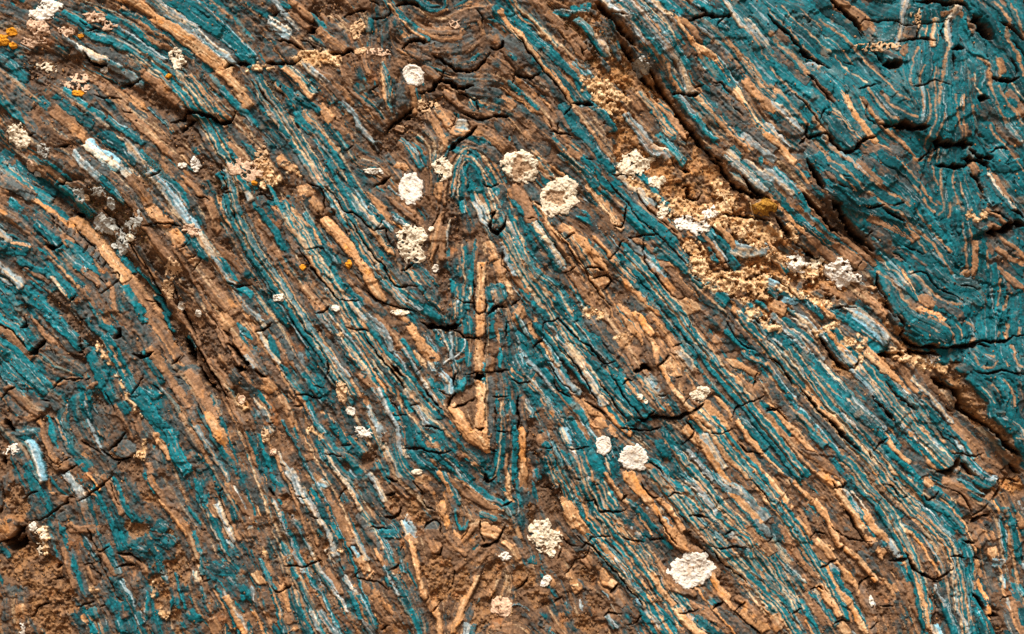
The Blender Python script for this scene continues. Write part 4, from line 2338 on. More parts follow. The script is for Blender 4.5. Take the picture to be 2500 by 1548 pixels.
O 60 1990 820 1920 880
B 60 2150 850 2080 950
Q 45 2080 1000 2040 1100
Q 60 1980 1220 1940 1330 1890 1420
Q 60 2360 650 2410 680
T 30 2140 1150 2130 1200
B 80 2050 1250 2000 1400
T 60 2080 1420 2050 1500
P 35 740 1120 800 1180 840 1240
P 60 850 970 900 1040 950 1100
P 55 960 1120 1010 1210 1040 1300
O 65 960 1100 990 1180 1030 1280 1080 1370
P 65 1040 1390 1100 1450 1130 1512
T 50 920 1160 950 1240 980 1300
T 60 1010 1180 1080 1300 1120 1400
O 90 1150 1130 1180 1230 1220 1330
Q 90 1210 1160 1260 1230 1300 1290
O 110 1260 1350 1300 1400
B 90 740 820 800 900 860 990
P 90 700 720 770 800
O 60 830 840 870 930
T 45 560 870 620 960 680 1040
P 30 600 880 670 970 740 1060
T 40 740 1090 780 1160 810 1210
O 60 700 940 780 1070
B 60 560 1080 640 1180
T 70 240 670 300 750 320 840
T 60 340 890 380 960
O 120 200 870 260 970 280 1030
O 60 110 830 150 930 190 1040
T 60 70 850 120 960 150 1030
Q 90 0 930 60 1010
B 60 20 1130 50 1250
O 90 90 1120 130 1230 160 1300
T 60 170 1140 210 1250 250 1380 290 1500
O 100 250 1130 280 1220 310 1320
O 110 300 1320 360 1380
T 90 370 1200 440 1340 500 1450
T 60 440 1080 490 1180 540 1290
Q 45 250 1110 300 1230
P 45 540 1330 590 1430 640 1512
T 50 570 1330 620 1440
O 80 130 1350 180 1450
T 50 80 1410 130 1500
Q 40 20 1350 60 1420 100 1512
T 24 0 1330 50 1430
T 50 180 1420 230 1512
Q 80 330 1480 430 1440
P 30 380 450 430 540 460 620 520 700
O 30 480 600 530 720 550 790
T 45 400 450 440 510
O 30 550 500 580 600
B 60 180 570 240 640
B 60 0 180 60 300
B 60 30 0 100 120
T 60 180 0 230 80
B 80 200 20 280 180
O 60 30 560 70 650
Q 130 1190 760
B 110 880 880 900 920
O 110 1320 1490
Q 60 1160 1110 1100 1150
P 90 2000 1480
O 150 2300 1440 2400 1440
O 60 1850 1430 1880 1512
Q 60 2240 1100
K 26 480 850 560 820 620 790
K 22 270 870 350 860 450 880 500 850
K 22 150 1040 180 1100 250 1090 330 1060
K 20 280 940 310 960
K 24 400 200 450 220 500 200
K 18 520 390 610 400
K 18 960 960 1060 990 1160 1010 1260 1080
K 30 1230 390 1320 400 1380 370 1390 310
K 24 1240 190 1320 170 
K 26 1500 60 1590 160 1590 220 1650 290 1720 330
K 26 2200 680 2280 650 2340 560 2370 480
K 40 2160 680 2240 670 2320 620
K 26 2130 430 2140 560 2190 650
K 22 1610 510 1640 460 1700 430 1750 460 1760 560
K 22 2340 300 2442 260
K 26 1280 880 1340 870 1370 830
K 18 1380 700 1420 640
K 20 1620 1200 1650 1150
K 22 1700 1280 1720 1240 1790 1190
K 20 1900 900 1880 1000 1820 1100
K 26 1700 740 1760 760 1770 700
K 26 1240 20 1300 60 1350 50
K 24 780 220 820 150 860 130
K 18 800 820 830 900 
K 28 1200 1470 1280 1430
K 16 930 960 1000 920
K 20 1100 500 1200 500 1260 500
K 30 2170 50 2180 0 2220 60 2280 20
K 16 1960 620 2030 490
K 16 540 1460
K 30 150 120 170 170 130 120
D 150 1550 400 1500 300 1350 250
D 250 1700 900 1900 1000
D 180 2000 1150 2150 1050 2250 900
D 150 1800 1050 1750 1150
D 250 2100 1350 2250 1250
D 110 300 200 350 350 
D 80 900 700 1150 950 
D 110 620 800 700 700
D 100 2442 560
S 60 60 700 100 740
S 60 750 720 800 720
S 120 2340 1200 2400 1300
#t 1250 1161 3.907
T 50 40 0 60 80 70 180
Q 90 110 0 120 100
Q 70 20 270 
T 40 70 270 70 400
B 50 140 340 150 480
Q 90 440 30 500 90 
Q 110 510 90 530 150 560 210
Q 100 560 220 500 260
Q 110 540 270 570 340 620 420 700 520
O 70 490 20 550 80 600 180 620 250
Q 100 700 560 760 590
Q 40 480 280 510 370 560 440
T 45 610 0 650 100 680 200 
B 90 650 20 720 120 740 200
T 45 640 170 670 300 720 430 800 540
Q 24 660 200 700 330 750 440 840 560
T 80 760 290 770 380 830 480 910 570
B 75 790 290 850 400 920 500
V 12 840 440 900 540 
P 70 700 20 780 80 
P 75 820 120 830 200 880 290
O 40 760 10 800 90 840 200
T 75 770 10 830 60 890 140 960 240 1000 290
T 60 820 80 870 180 930 260 980 320
V 14 870 60 930 170 1000 270
V 14 800 40 870 130 900 220 980 310
Q 40 910 20 960 90 1030 180 1060 210
T 50 990 80 1050 120
B 100 1020 30 1080 130
T 60 1110 240 1180 310 1260 390 1340 480 1420 570
Q 30 1090 230 1160 290 1220 380 1280 470 1350 580
B 90 1130 150 1250 280
O 110 1200 130 1280 200 1350 290
B 80 1300 320 1380 450 1450 560
T 60 1440 610 1500 690
Q 80 1100 20 1170 90 1240 190 1300 270
P 90 1330 260 1430 330
P 110 1410 370 1480 450 1530 520
Q 100 1540 510 1590 590 1620 660
O 90 1630 670 1720 700 1780 730
O 90 1230 60 1300 150 1380 200
Q 70 1440 260 1540 360 1600 460
B 60 1680 500 1770 590 1870 690
D 80 1660 560 1800 650 1900 760
D 90 1590 370 1660 450
T 70 1380 10 1450 70 1540 140
T 70 1540 170 1640 250 1720 360
P 50 1510 200 1620 300 1690 380
P 45 1360 40 1440 110 1520 170
V 14 1440 10 1540 120 1640 200 1700 290 1740 390
T 60 1620 190 1720 280 1760 360
T 90 1480 20 1590 110 1670 130
V 16 1740 400 1830 500 1900 600 2000 720 2100 820 2190 900 2260 990 2330 1090 2400 1180
T 50 1740 400 1830 500 1900 600 
P 50 1710 460 1810 560 1900 660
T 60 1910 680 2000 760 2100 850 2200 940
V 18 1980 760 2100 860 2200 960 2250 1060 2300 1090
T 60 2230 990 2320 1070 2442 1200
O 24 2200 940 2280 1060
B 110 1820 430 1950 560 2060 680
T 45 1830 460 1920 560 2010 680
T 120 2020 740 2160 830 2240 900
T 60 1680 20 1780 100 1860 200 1940 310 2010 400
T 70 2000 400 2080 470 2170 520 2240 610
T 75 2060 520 2160 590 2260 680 2330 760 2442 880
T 60 2230 730 2330 860 2442 980
T 80 2240 600 2340 720 2442 830
P 45 2080 550 2160 640 2240 700
P 60 1700 60 1780 150 1860 240 1930 330
T 50 1780 200 1870 310 1920 380
V 16 1750 0 1850 110 1950 240 2010 360 2080 470
V 14 1870 330 1960 430 2050 500 
V 14 2110 520 2200 600 2280 690 2340 820 2442 940
V 12 2250 760 2330 900 2442 1020
P 30 1890 380 1960 460
B 80 1870 400 1960 500 
T 60 1730 0 1830 80 
B 90 1860 80 1990 200 2110 350
T 60 1940 20 2020 100 2100 190 2160 250
T 50 2130 240 2220 350 2300 440
P 90 1990 20 2090 110 2200 190
Q 60 2120 190 2230 300 2330 400
P 90 2210 190 2320 290 2390 360
B 110 2290 130 2400 260
P 60 2310 400 2400 500 2442 560
O 60 2300 420 2390 520
T 30 2300 440 2400 580
O 120 2080 400 2200 480 2330 600 2442 680
O 60 2220 20 2310 70
B 90 2350 80 2400 130
Q 40 2350 130 2410 230
T 60 2280 0 2360 30
B 60 2380 560 2442 620
T 30 2360 560 2430 650
T 50 900 590 970 640 1050 730 1110 810
Q 80 820 620 900 720 960 790
Q 75 970 810 1050 890 1110 970 
P 70 1100 990 1160 1060 1220 1130
P 100 1200 1190 1290 1260
Q 30 840 600 940 730 1040 840 1110 940
P 24 900 700 1000 830 1080 950
T 50 1070 790 1150 900 1210 990 1270 1070 1350 1150
T 45 1150 900 1220 960 
O 60 960 620 1070 720 1150 830
O 60 1080 620 1170 700 1210 780 1290 870 1370 980
T 70 1210 640 1260 730 1330 840 1400 930
T 60 1340 870 1420 930
V 14 1270 650 1330 720 1390 820 1440 920
Q 60 1370 980 1430 1080 1510 1180
T 60 1440 980 1520 1060 1590 1150 1680 1230
P 26 1420 960 1470 1040
P 20 1490 1080 1570 1190 1640 1270
T 110 1600 1180 1700 1280
V 14 1450 930 1520 1020 1600 1100 1680 1210 1740 1290
P 70 1530 1200 1600 1280
P 60 1310 340 
P 60 890 350 960 430 1010 520
Q 60 900 370 980 440 1060 540 1120 600
T 45 980 390 1040 480 1120 570
T 60 1040 370 1110 450 1190 510
P 60 1140 500 1220 580
T 90 1130 580 1240 600
V 14 970 370 1050 470 1100 560
O 60 1040 330 1130 400 1200 480
O 70 1190 760 1300 880
B 60 1050 560 1160 640
B 80 1270 620 1400 750 1470 880
O 150 1410 850 1500 980 1600 1060 1700 1100
P 90 800 540
T 28 910 860 980 960 1060 1040 1120 1110
T 40 780 710 850 800
O 60 740 780 820 870 880 960
T 50 1170 1190 1230 1270 
T 80 1370 1230 1440 1310 1510 1410 1570 1500
Q 35 1300 1160 1380 1270 1450 1390 1520 1500
P 70 1290 1300 1360 1370 1410 1450
T 60 1250 1330 1300 1420 1360 1512
O 60 1360 1410 1440 1512
O 60 1430 1200 1520 1320 1600 1420
T 60 1470 1260 1530 1300
B 60 1520 1330 1600 1430 1670 1512
Q 90 1610 1320 1690 1400 1790 1500
P 50 1660 1300 1750 1400 1830 1512
T 100 1760 1360 1850 1430 1950 1500
V 12 1800 1430 1870 1500
O 90 1750 1240 1850 1300 1950 1380
Q 26 1770 1090 1830 1170 1920 1260 1990 1340 2070 1430 2110 1512
T 90 1800 1130 1900 1220
B 110 1850 1120 1950 1220
B 130 2000 1300 2150 1440 2230 1512
Q 80 1920 960 1980 1070 2030 1120
O 90 1940 900 1980 930
D 130 2030 980 2080 1080 2150 1180
Q 40 1990 1130 2060 1210 2120 1270
Q 120 2200 1300 2300 1380 2400 1460
O 60 2200 1200 2280 1260 2350 1340
O 90 2020 1440
T 60 2320 1080 2400 1170 2442 1240
V 14 2280 1060 2350 1160 2442 1270
Q 24 2320 1200 2442 1300
B 110 2240 1100 2350 1250
O 80 440 820 480 880 
Q 100 540 930 580 1020 620 1080
Q 80 870 920 910 1010 970 1040
O 90 1000 1140 1050 1220
B 60 40 600 80 700
Q 60 10 690 50 780
T 90 180 790 180 820
O 60 460 520 530 590
O 60 700 800 740 860
P 60 660 1210 670 1290
B 150 500 1250 550 1320
T 40 510 1230 520 1290
B 60 1080 1310 1140 1360
P 60 920 1350 970 1440
B 60 310 1430
T 50 390 1490
B 90 380 920 
Q 60 370 1000
B 60 640 1050
Q 60 1590 400
K 26 840 340 920 340 1000 340 1080 310
K 18 720 640 760 590 860 580 940 580
K 18 1050 580 1130 610 1250 630
K 22 620 580 700 660 780 690 860 800 930 880 1040 990 1100 1090 1190 1180 1240 1290
K 18 1490 200 1560 160 1620 170
K 22 1690 380 1760 380 1860 400
K 18 1900 680 2000 690 2100 680 2220 690
K 18 1930 720 1990 820 2080 880 2180 950 2240 1020
K 18 1600 1300 1700 1300 1780 1280
K 22 500 930 560 880 600 820 700 770 730 700
K 22 480 700 430 780 
K 26 880 1340 940 1310 1040 1320
K 26 1100 1420 1180 1400 1240 1340
K 22 940 1120 1010 1050
K 20 600 40 660 40 
K 22 690 240 790 250 840 340 880 350
K 16 770 100 830 90 
K 22 1040 230 1090 180
K 22 1240 60 1320 190 1390 210
K 26 1320 600 1400 600 1450 610
K 20 1380 350 1420 450 1500 560 1560 650
K 16 1960 230
K 18 2020 560 2080 510
K 18 2300 70 2380 150 2442 240
K 40 1930 1260 2010 1210
K 26 2130 1280 2210 1200
K 20 2120 1290 2250 1420 2360 1500
K 16 480 570 540 640 620 680
K 30 660 700 710 640 
K 22 40 1080 130 1050 160 960
K 22 400 1200 480 1150
K 24 280 110 350 110 400 130
K 20 300 550
D 200 330 100 400 300
D 180 100 950 250 1200
D 200 650 850 700 950
D 160 800 1200 900 1250
D 120 200 330 180 430
D 160 700 1400 800 1450
S 60 580 1000
#t 1875 1161 3.907
O 130 20 60 80 160 120 230
Q 60 0 40 60 120 130 210
T 50 20 180 70 270
Q 40 0 250 60 340
O 130 170 60 200 160
P 28 200 30 240 90
T 50 230 20 300 80
Q 50 280 100 330 150 370 200
V 12 290 90 350 160
Q 55 370 250 450 280
B 60 430 220 500 290
Q 60 470 290 540 400 600 500 650 600
Q 90 200 290 100 340
T 60 200 350 170 380
B 100 280 480 310 570
Q 30 220 500 280 600
Q 40 300 450 370 560
O 45 320 380 370 500 420 600
B 110 420 400 450 480
Q 60 530 10 590 60 640 100
Q 60 640 10 700 60
B 60 600 20 660 90
P 60 720 160 780 240 850 330
Q 60 670 180 740 280 810 370 880 470
T 60 780 260 860 350 920 420 970 510
P 28 820 190 880 270 950 370 1040 480
Q 90 930 380 990 470 1050 540
Q 75 1060 560 1110 610
Q 90 880 450 950 560 980 620
P 75 1160 650 1230 730 1280 780
T 60 1000 540 1020 590
T 60 1020 620 1120 680
Q 90 1030 700 1080 740
O 30 1210 650 1280 720 1330 810
T 50 820 0 880 50 930 100
T 45 960 100 1020 170 1070 230
Q 30 860 30 930 110 1000 200 1080 290 1150 370 1220 440 1300 520 1390 580 
Q 40 1290 500 1370 550
T 60 1060 240 1140 310 1220 350
T 30 960 180 1010 230
Q 34 1400 590 1460 660 1500 740 1560 820 1620 910
T 45 1270 450 1370 510 1440 590
T 45 1480 600 1540 690 1600 780 1650 860
B 90 1200 130 1300 230
B 100 1330 380 1430 460
O 100 1270 560 1350 640
Q 80 1090 10 1140 50 1180 90
O 60 1130 100 1190 140
T 80 1140 0 1190 60
T 110 1220 100 1300 150 1340 180
T 110 1300 240 1390 240 1470 270
T 75 1400 280 1500 350 1570 430 1640 520 1700 590
V 20 1210 30 1310 120 1400 200 1480 270
Q 30 1220 210 1290 250 1360 310
P 60 1380 340 1440 330 1470 380
Q 28 1480 420 1560 490 1620 580 1690 660 1740 760 1760 860
T 90 1690 580 1750 650 1780 740 1800 830
V 14 1680 560 1740 620 1790 720 1810 770
T 90 1500 110 1430 60 1380 10
T 130 1330 30 1430 110 1490 160
V 16 1330 10 1420 100
Q 80 1520 60 1560 110
P 60 1570 150 1620 150
Q 80 1600 210 1660 210
T 90 1570 280 1660 310 1740 370 1810 450
T 60 1560 340 1640 440 1720 520
T 90 1720 420 1820 510 1890 590
Q 24 1660 230 1740 300 1820 390 1870 460 1910 560 1960 690
P 20 1530 330 1610 400 1680 490
T 110 1850 620 1890 700 1920 760
T 40 1650 160 1750 270 1820 350
O 120 1760 110 1850 120 1900 100
O 90 1700 60 1800 60
T 60 1880 50 1940 110 2020 160
T 60 1960 190 2030 240
O 130 1850 220 1940 300 
O 110 1980 280 2060 320
O 110 1990 380 2080 370
T 80 2000 30 2120 100
P 100 2080 60 2170 60
D 130 2030 180 2120 160
O 60 2120 230 2150 200
Q 60 2190 280 2230 380 
O 130 2270 200 2320 280
T 90 2280 330 2310 430
V 26 2220 350 2270 440 2310 560 2340 680 2360 800 2390 930 2420 1040
T 80 2340 460 2360 560 2400 680 2410 800
T 90 2240 480 2260 600 2290 700
B 60 2170 530 2230 620
O 90 2380 370 2442 480
V 20 2390 500 2442 640
O 110 2170 620 
Q 130 2140 670 2180 780
P 110 2180 840 2240 850
Q 90 2220 890 2240 920
P 130 2250 960 2270 1060
Q 130 2260 1080 2270 1160
P 90 2290 1200 2310 1270
O 90 2330 1290 2380 1400 2420 1490
B 50 2250 1210 2290 1350 2350 1470
T 70 2380 1170 2420 1300 2442 1400
T 90 2390 1050 2442 1150
B 110 2120 850 2150 970
B 120 2100 1000 2160 1120
T 60 2280 740 2310 850
T 50 2370 900 2380 1000
O 40 2310 760 2320 860
O 200 2000 560 2060 650
T 80 1800 880 1830 980 1840 1100 1850 1200
V 24 1840 900 1860 1020 1880 1130 1890 1220
P 50 1770 900 1780 1020 1790 1130 1800 1220
O 50 1760 780 1760 850
T 60 1950 810 1950 900 1960 960
T 80 1860 1240 1900 1350 1950 1450 1980 1512
P 45 1820 1310 1870 1400 1910 1512
V 14 1910 1300 1960 1420
T 110 1990 1280 2050 1400 2090 1512
V 18 1990 860 1980 980 2000 1060
V 20 1960 1010 1980 1090
T 90 1920 960 1960 1120 2030 1200
Q 45 2020 1060 2070 1160 2090 1240 2100 1300
O 60 2010 840 2030 960
T 60 2030 1070 2050 1170
T 60 1930 1180 1990 1240
Q 45 1280 820 1340 910 1390 1010 1430 1110 1470 1210 1500 1300 1510 1370
T 45 1380 900 1440 1010 1480 1110 1530 1210 1530 1340
T 50 1240 830 1290 930
T 45 1340 980 1390 1080 1420 1200
O 90 1180 850 1220 940
O 100 1200 1020 1260 1090
O 60 1300 1020 1360 1150 1400 1260
B 80 1380 1230 1420 1330
P 40 1600 1090 1660 1180
B 90 1600 1080 1700 1200
T 80 1690 1250 1720 1330 1760 1440
B 60 1600 1290 1700 1300
Q 60 1480 1400 1540 1460
P 110 1580 1430 1600 1490
T 60 1760 1120
O 130 1400 760 1500 870 1560 920
B 80 1600 900 1700 880
O 60 1330 760 1380 830 1450 930
O 110 1460 690
Q 50 780 720 860 800 920 880 990 950
B 90 860 720 960 830 1050 910
T 60 920 820 1020 890
P 90 40 620 90 700 160 780
P 110 180 850 260 930 340 1000
O 100 350 970 410 1050
T 40 30 680 120 810 220 930 300 1030
T 45 0 900 90 980 180 1070 260 1150
V 14 0 860 60 950 160 1060 260 1160
P 30 0 950 110 1050 240 1180
T 45 0 1020 90 1090 180 1170 
T 80 0 1090 100 1160 220 1220
T 60 310 1200 360 1290 420 1390
T 60 0 1250 60 1310 
Q 24 0 1210 70 1290 140 1390 200 1490
O 80 240 1240 290 1210
O 110 290 1290 340 1380
Q 110 340 660 380 650
O 120 440 680 530 740 580 790
Q 50 370 700 430 790 480 840
T 70 420 730 490 810 
Q 60 490 650 560 710 600 760
T 60 310 640 350 740 430 830
O 60 100 500 170 620 270 740 370 870 470 960
T 60 60 480 110 520
T 45 130 580 190 650
B 130 60 380 130 460
Q 75 540 880 580 960 640 1060
P 75 590 850 650 900 
Q 100 680 860 750 950 820 1050
O 80 650 960 730 1040
T 60 640 930 700 1030 730 1100
Q 65 640 1060 700 1140 780 1250 850 1370 900 1460
T 60 740 1120 790 1220 850 1310 900 1400
O 110 870 1110 930 1220 980 1310 960 1420
P 50 430 1080 490 1140
Q 80 500 1090 580 1190 640 1270
T 60 400 1110 480 1180 
T 50 490 1190 560 1290 620 1360
O 90 380 1180 450 1270 530 1370
B 80 440 1290 470 1390
B 60 350 1280 400 1350
Q 90 700 1420 740 1470
T 90 400 1400 450 1500
T 90 330 1480
Q 30 380 1440 430 1512
O 150 60 1350 100 1430
O 60 560 1060 640 1180 740 1330
B 60 600 1330 640 1420
P 60 960 1170 990 1210
D 130 1100 1130 1000 1080
D 90 1030 1150 1120 1150
K 18 640 130 600 60
K 24 600 120 700 110 730 90
K 26 400 1080 470 1050 500 1090
K 28 490 860 550 850 640 780
K 28 840 1080 880 1010 1000 950
K 30 1150 800 1230 790 1310 790
K 40 1300 740 1370 860 1450 930 1580 980 1650 960
K 26 1580 980 1720 920 1770 870
K 18 1330 210 1280 220
K 26 1160 80 1200 110 1240 210 
K 30 1860 620 1960 640
K 22 1490 190 1560 240 1640 160 
K 18 1750 120 1850 180 1920 300 1960 380
K 26 1960 400 2080 320 2110 290
K 30 1960 460 2050 400 2120 380
K 30 2180 260 2230 120 2200 40
K 30 2260 110 2300 40 2400 70
K 40 2100 1330 2200 1360
K 24 1970 780 2050 810
K 20 700 300 790 420 870 560 970 660 
K 24 600 480 730 570 820 600 960 620
K 24 960 1440 1030 1370
K 26 630 1400 690 1370 760 1380
K 24 1190 1220 1060 1230
K 20 220 1310 300 1260
K 18 1740 760 1830 770 1900 780
K 18 2360 450 2400 440
K 18 2220 1200 2330 1160
K 18 0 620 40 590
K 26 400 600 440 530 520 540
K 30 1550 1000 1620 1000
K 40 1950 1130 2020 1190 2060 1300
K 24 1230 60 1190 10
D 110 1000 1250 1100 1300
D 160 2300 60 2400 150
D 150 150 1300
D 200 2150 1450
D 60 630 600 700 660
D 150 1550 1300
D 110 680 700 750 780 
D 90 470 580 520 600
D 130 1950 500
S 60 560 640
#t 1825 0 3.907
T 120 -20 330 60 420 195 620
T 120 -20 480 60 620 195 780
M 90 -20 620 80 780 195 900
O 80 -20 800 80 920 195 1030
T 100 -20 30 60 110 195 280
T 90 60 0 195 150
P 40 0 0 120 170 195 260
P 60 -20 180 60 300 195 460
V 22 -20 240 80 400 195 600
V 20 -20 560 80 720 195 850
M 80 -20 1040 60 1160 195 1290
B 100 -20 1180 80 1300 195 1420
P 70 -20 1330 80 1420 195 1512
#t 0 0 1
T 14 1106 470 1112 425 1126 385 1152 372 1180 400 1210 455 1228 530
T 9 1128 470 1134 425 1148 402 1166 420 1185 470 1195 520
P 5 1119 470 1124 420 1140 390 1160 390 1184 430 1208 500
O 10 1086 480 1092 420 1112 372 1150 352 1190 375 1230 440 1255 520
V 4 1098 475 1104 420 1122 378 1152 362 1186 388 1222 450
T 8 1070 440 1084 385 1112 345 1150 330 1195 350
V 3 1112 470 1120 420 1138 384 1162 396 1192 450 1214 520
T 9 1130 1085 1165 1130 1192 1160 1208 1145 1214 1080 1214 990
V 3 1120 1090 1160 1140 1192 1172 1214 1150 1222 1080 1222 980
T 10 1040 1085 1100 1145 1170 1205 1210 1235
T 10 850 760 930 880 1010 990 1090 1080 1150 1130
V 4 870 770 945 885 1025 985 1100 1070
V 4 835 770 915 890 1000 1010 1080 1100
T 9 800 780 880 900 965 1020 1040 1110
T 9 1060 800 1100 860 1120 900
T 10 1180 880 1178 960 1170 1040
V 4 1128 600 1132 690 1128 760
T 12 1270 780 1330 870 1400 980 1460 1080 1530 1180 1620 1300
V 5 1290 790 1350 880 1420 990 1480 1085
V 4 1450 1250 1520 1340 1600 1440 1660 1530
V 5 1390 1180 1450 1270 1530 1370 1600 1470
T 11 1380 1190 1440 1280 1510 1370 1580 1470
T 11 1640 1180 1720 1290 1800 1380 1890 1490
V 4 1655 1170 1735 1280 1815 1370 1905 1480
V 4 1625 1185 1705 1295 1785 1390 1870 1500
O 9 1580 820 1660 930 1750 1050 1840 1160 1920 1260
V 5 1600 810 1680 920 1770 1040 1860 1150
T 9 1660 830 1740 940 1830 1050 1920 1160 2000 1260
V 5 1700 800 1790 920 1880 1030 1970 1130 2060 1240
T 10 1430 520 1520 640 1610 760 1690 860
O 10 1340 560 1420 680 1500 800 1570 900
V 5 1380 560 1460 680 1530 790
T 10 650 450 720 570 800 690 880 800 950 900
V 4 665 445 735 560 815 680 895 790
O 9 560 430 630 560 700 690 780 810 850 910
T 8 520 460 590 590 660 710 740 830 810 930
V 5 480 560 540 670 610 790 680 900 740 1000
O 9 440 620 510 750 570 860 640 980 700 1080
T 8 700 1040 760 1160 820 1270 870 1390 910 1500
V 4 740 1060 800 1170 860 1290 910 1410
O 9 650 1060 700 1170 750 1290 800 1400 840 1500
V 4 560 1000 610 1120 650 1240 690 1360 730 1480
T 8 520 980 570 1100 610 1220 650 1340
D 60 1430 100 1455 180 1490 260 1540 330 1590 400
D 70 1600 380 1680 420 1740 460 1800 500
D 90 1640 470 1720 540 1800 590 1870 650
D 70 1690 620 1760 670 1840 720 1900 770
D 60 1900 600 1960 680 2040 720
S 46 1420 190 1480 215 1530 240
S 30 1540 440 1600 480 1650 520
S 60 1640 500 1720 520 1790 540 1850 560
S 40 1800 560 1860 600 1920 640 1980 670
S 50 1690 640 1740 690 1800 700 1870 690
S 34 1900 700 1960 720 2020 740
S 36 1820 740 1860 790 1900 800
S 40 2180 860 2250 890 2300 900
D 40 170 430 240 500 320 590 390 680 450 780 520 880 570 960
D 34 300 640 380 740 440 840
K 7 420 700 450 770 480 830
K 8 470 830 510 900 560 970
K 6 240 500 300 570 340 640
K 7 350 640 390 720
D 30 1120 240 1060 260 990 290
Q 26 800 545 850 600 895 665 925 720
Q 26 1176 660 1174 740 1176 800
Q 27 1173 830 1172 900
Q 24 1172 945 1175 1000 1170 1045
Q 25 1108 1005 1130 1045 1165 1078 1182 1070
Q 20 1545 1165 1580 1215 1610 1260
Q 22 1615 1265 1640 1310 1670 1340
P 28 2095 905 2150 970 2200 1025
Q 30 2215 1045 2270 1110 2310 1150
P 22 380 10 430 50 480 90 530 140
Q 26 400 60 450 100 500 140 540 165
"""

# ------------------------------------------------------------------ grid and noise helpers
ST = 2.02; MARG = 110.0
W = int((PW + 2*MARG)/ST); H = int((PH + 2*MARG)/ST)
gx = -MARG + np.arange(W)*ST; gy = -MARG + np.arange(H)*ST
X, Y = np.meshgrid(gx, gy)
X = X.astype(np.float32); Y = Y.astype(np.float32)

def vnoise(cell, seed, ax=1.0):
    """smooth value noise on the grid, about -1..1; cell in pixels"""
    r = np.random.default_rng(seed)
    cx, cy = cell*ax/ST, cell/ST
    w, h = int(W/cx)+4, int(H/cy)+4
    g = r.uniform(-1, 1, (h, w)).astype(np.float32)
    u = np.arange(W)/cx; v = np.arange(H)/cy
    iu, iv = u.astype(int), v.astype(int)
    fu, fv = (u-iu).astype(np.float32), (v-iv).astype(np.float32)
    fu = fu*fu*fu*(fu*(fu*6-15)+10); fv = fv*fv*fv*(fv*(fv*6-15)+10)
    a = g[:, iu]*(1-fu) + g[:, iu+1]*fu
    return (a[iv]*(1-fv)[:, None] + a[iv+1]*fv[:, None])

def fbm(cell, seed, octs=4, gain=.5):
    o = np.zeros((H, W), np.float32); a = 1.0; t = 0
    for k in range(octs):
        o += a*vnoise(cell/2**k, seed+k*17); t += a; a *= gain
    return o/t*1.6

def sample(F, x, y):
    """bilinear lookup of grid field F at grid coords"""
    x = np.clip(x, 0, W-1.001); y = np.clip(y, 0, H-1.001)
    ix = x.astype(np.int32); iy = y.astype(np.int32); fx = x-ix; fy = y-iy
    f = F.ravel(); b = iy*W+ix
    return (f[b]*(1-fx)+f[b+1]*fx)*(1-fy) + (f[b+W]*(1-fx)+f[b+W+1]*fx)*fy

def worley(cell, seed, wx=None, wy=None):
    r = np.random.default_rng(seed)
    c = cell
    px = (X if wx is None else wx)/c + 40; py = (Y if wy is None else wy)/c + 40
    ix = np.floor(px).astype(np.int32); iy = np.floor(py).astype(np.int32)
    N = 4096
    jx = r.uniform(0, 1, N).astype(np.float32); jy = r.uniform(0, 1, N).astype(np.float32); val = r.uniform(-1, 1, N).astype(np.float32)
    f1 = np.full(px.shape, 9, np.float32); f2 = f1.copy(); idv = np.zeros(px.shape, np.float32)
    for dy in (-1, 0, 1):
        for dx in (-1, 0, 1):
            cx, cy = ix+dx, iy+dy
            h = (cx*73 + cy*1571 + (cx*cy*13)) & (N-1)
            d = np.hypot(cx + jx[h] - px, cy + jy[h] - py)
            nf = d < f1
            f2 = np.where(nf, f1, np.minimum(f2, d))
            idv = np.where(nf, val[h], idv); f1 = np.where(nf, d, f1)
    return f1, f2, idv

def blur(F, r, n=2):
    """box blur, radius r cells, n times"""
    for _ in range(n):
        for ax in (0, 1):
            P = np.pad(F, [(r+1, r) if a == ax else (0, 0) for a in (0, 1)], mode='edge')
            c = np.cumsum(P, axis=ax, dtype=np.float64)
            F = ((c[2*r+1:] - c[:-2*r-1]) if ax == 0 else (c[:, 2*r+1:] - c[:, :-2*r-1]))/(2*r+1)
    return F.astype(np.float32)

def smst(a, b, x):
    t = np.clip((x-a)/(b-a), 0, 1); return t*t*(3-2*t)

# ------------------------------------------------------------------ parse
strokes = []
ox = oy = 0.0; sc_ = 1.0
for line in TRACE.strip().splitlines():
    p = line.split()
    if p[0] == '#t': ox, oy, sc_ = float(p[1]), float(p[2]), float(p[3]); continue
    k = p[0]; w = float(p[1])/sc_; v = list(map(float, p[2:]))
    pts = np.array([(ox+v[i]/sc_, oy+v[i+1]/sc_) for i in range(0, len(v)-1, 2)])
    strokes.append([k, w, pts])

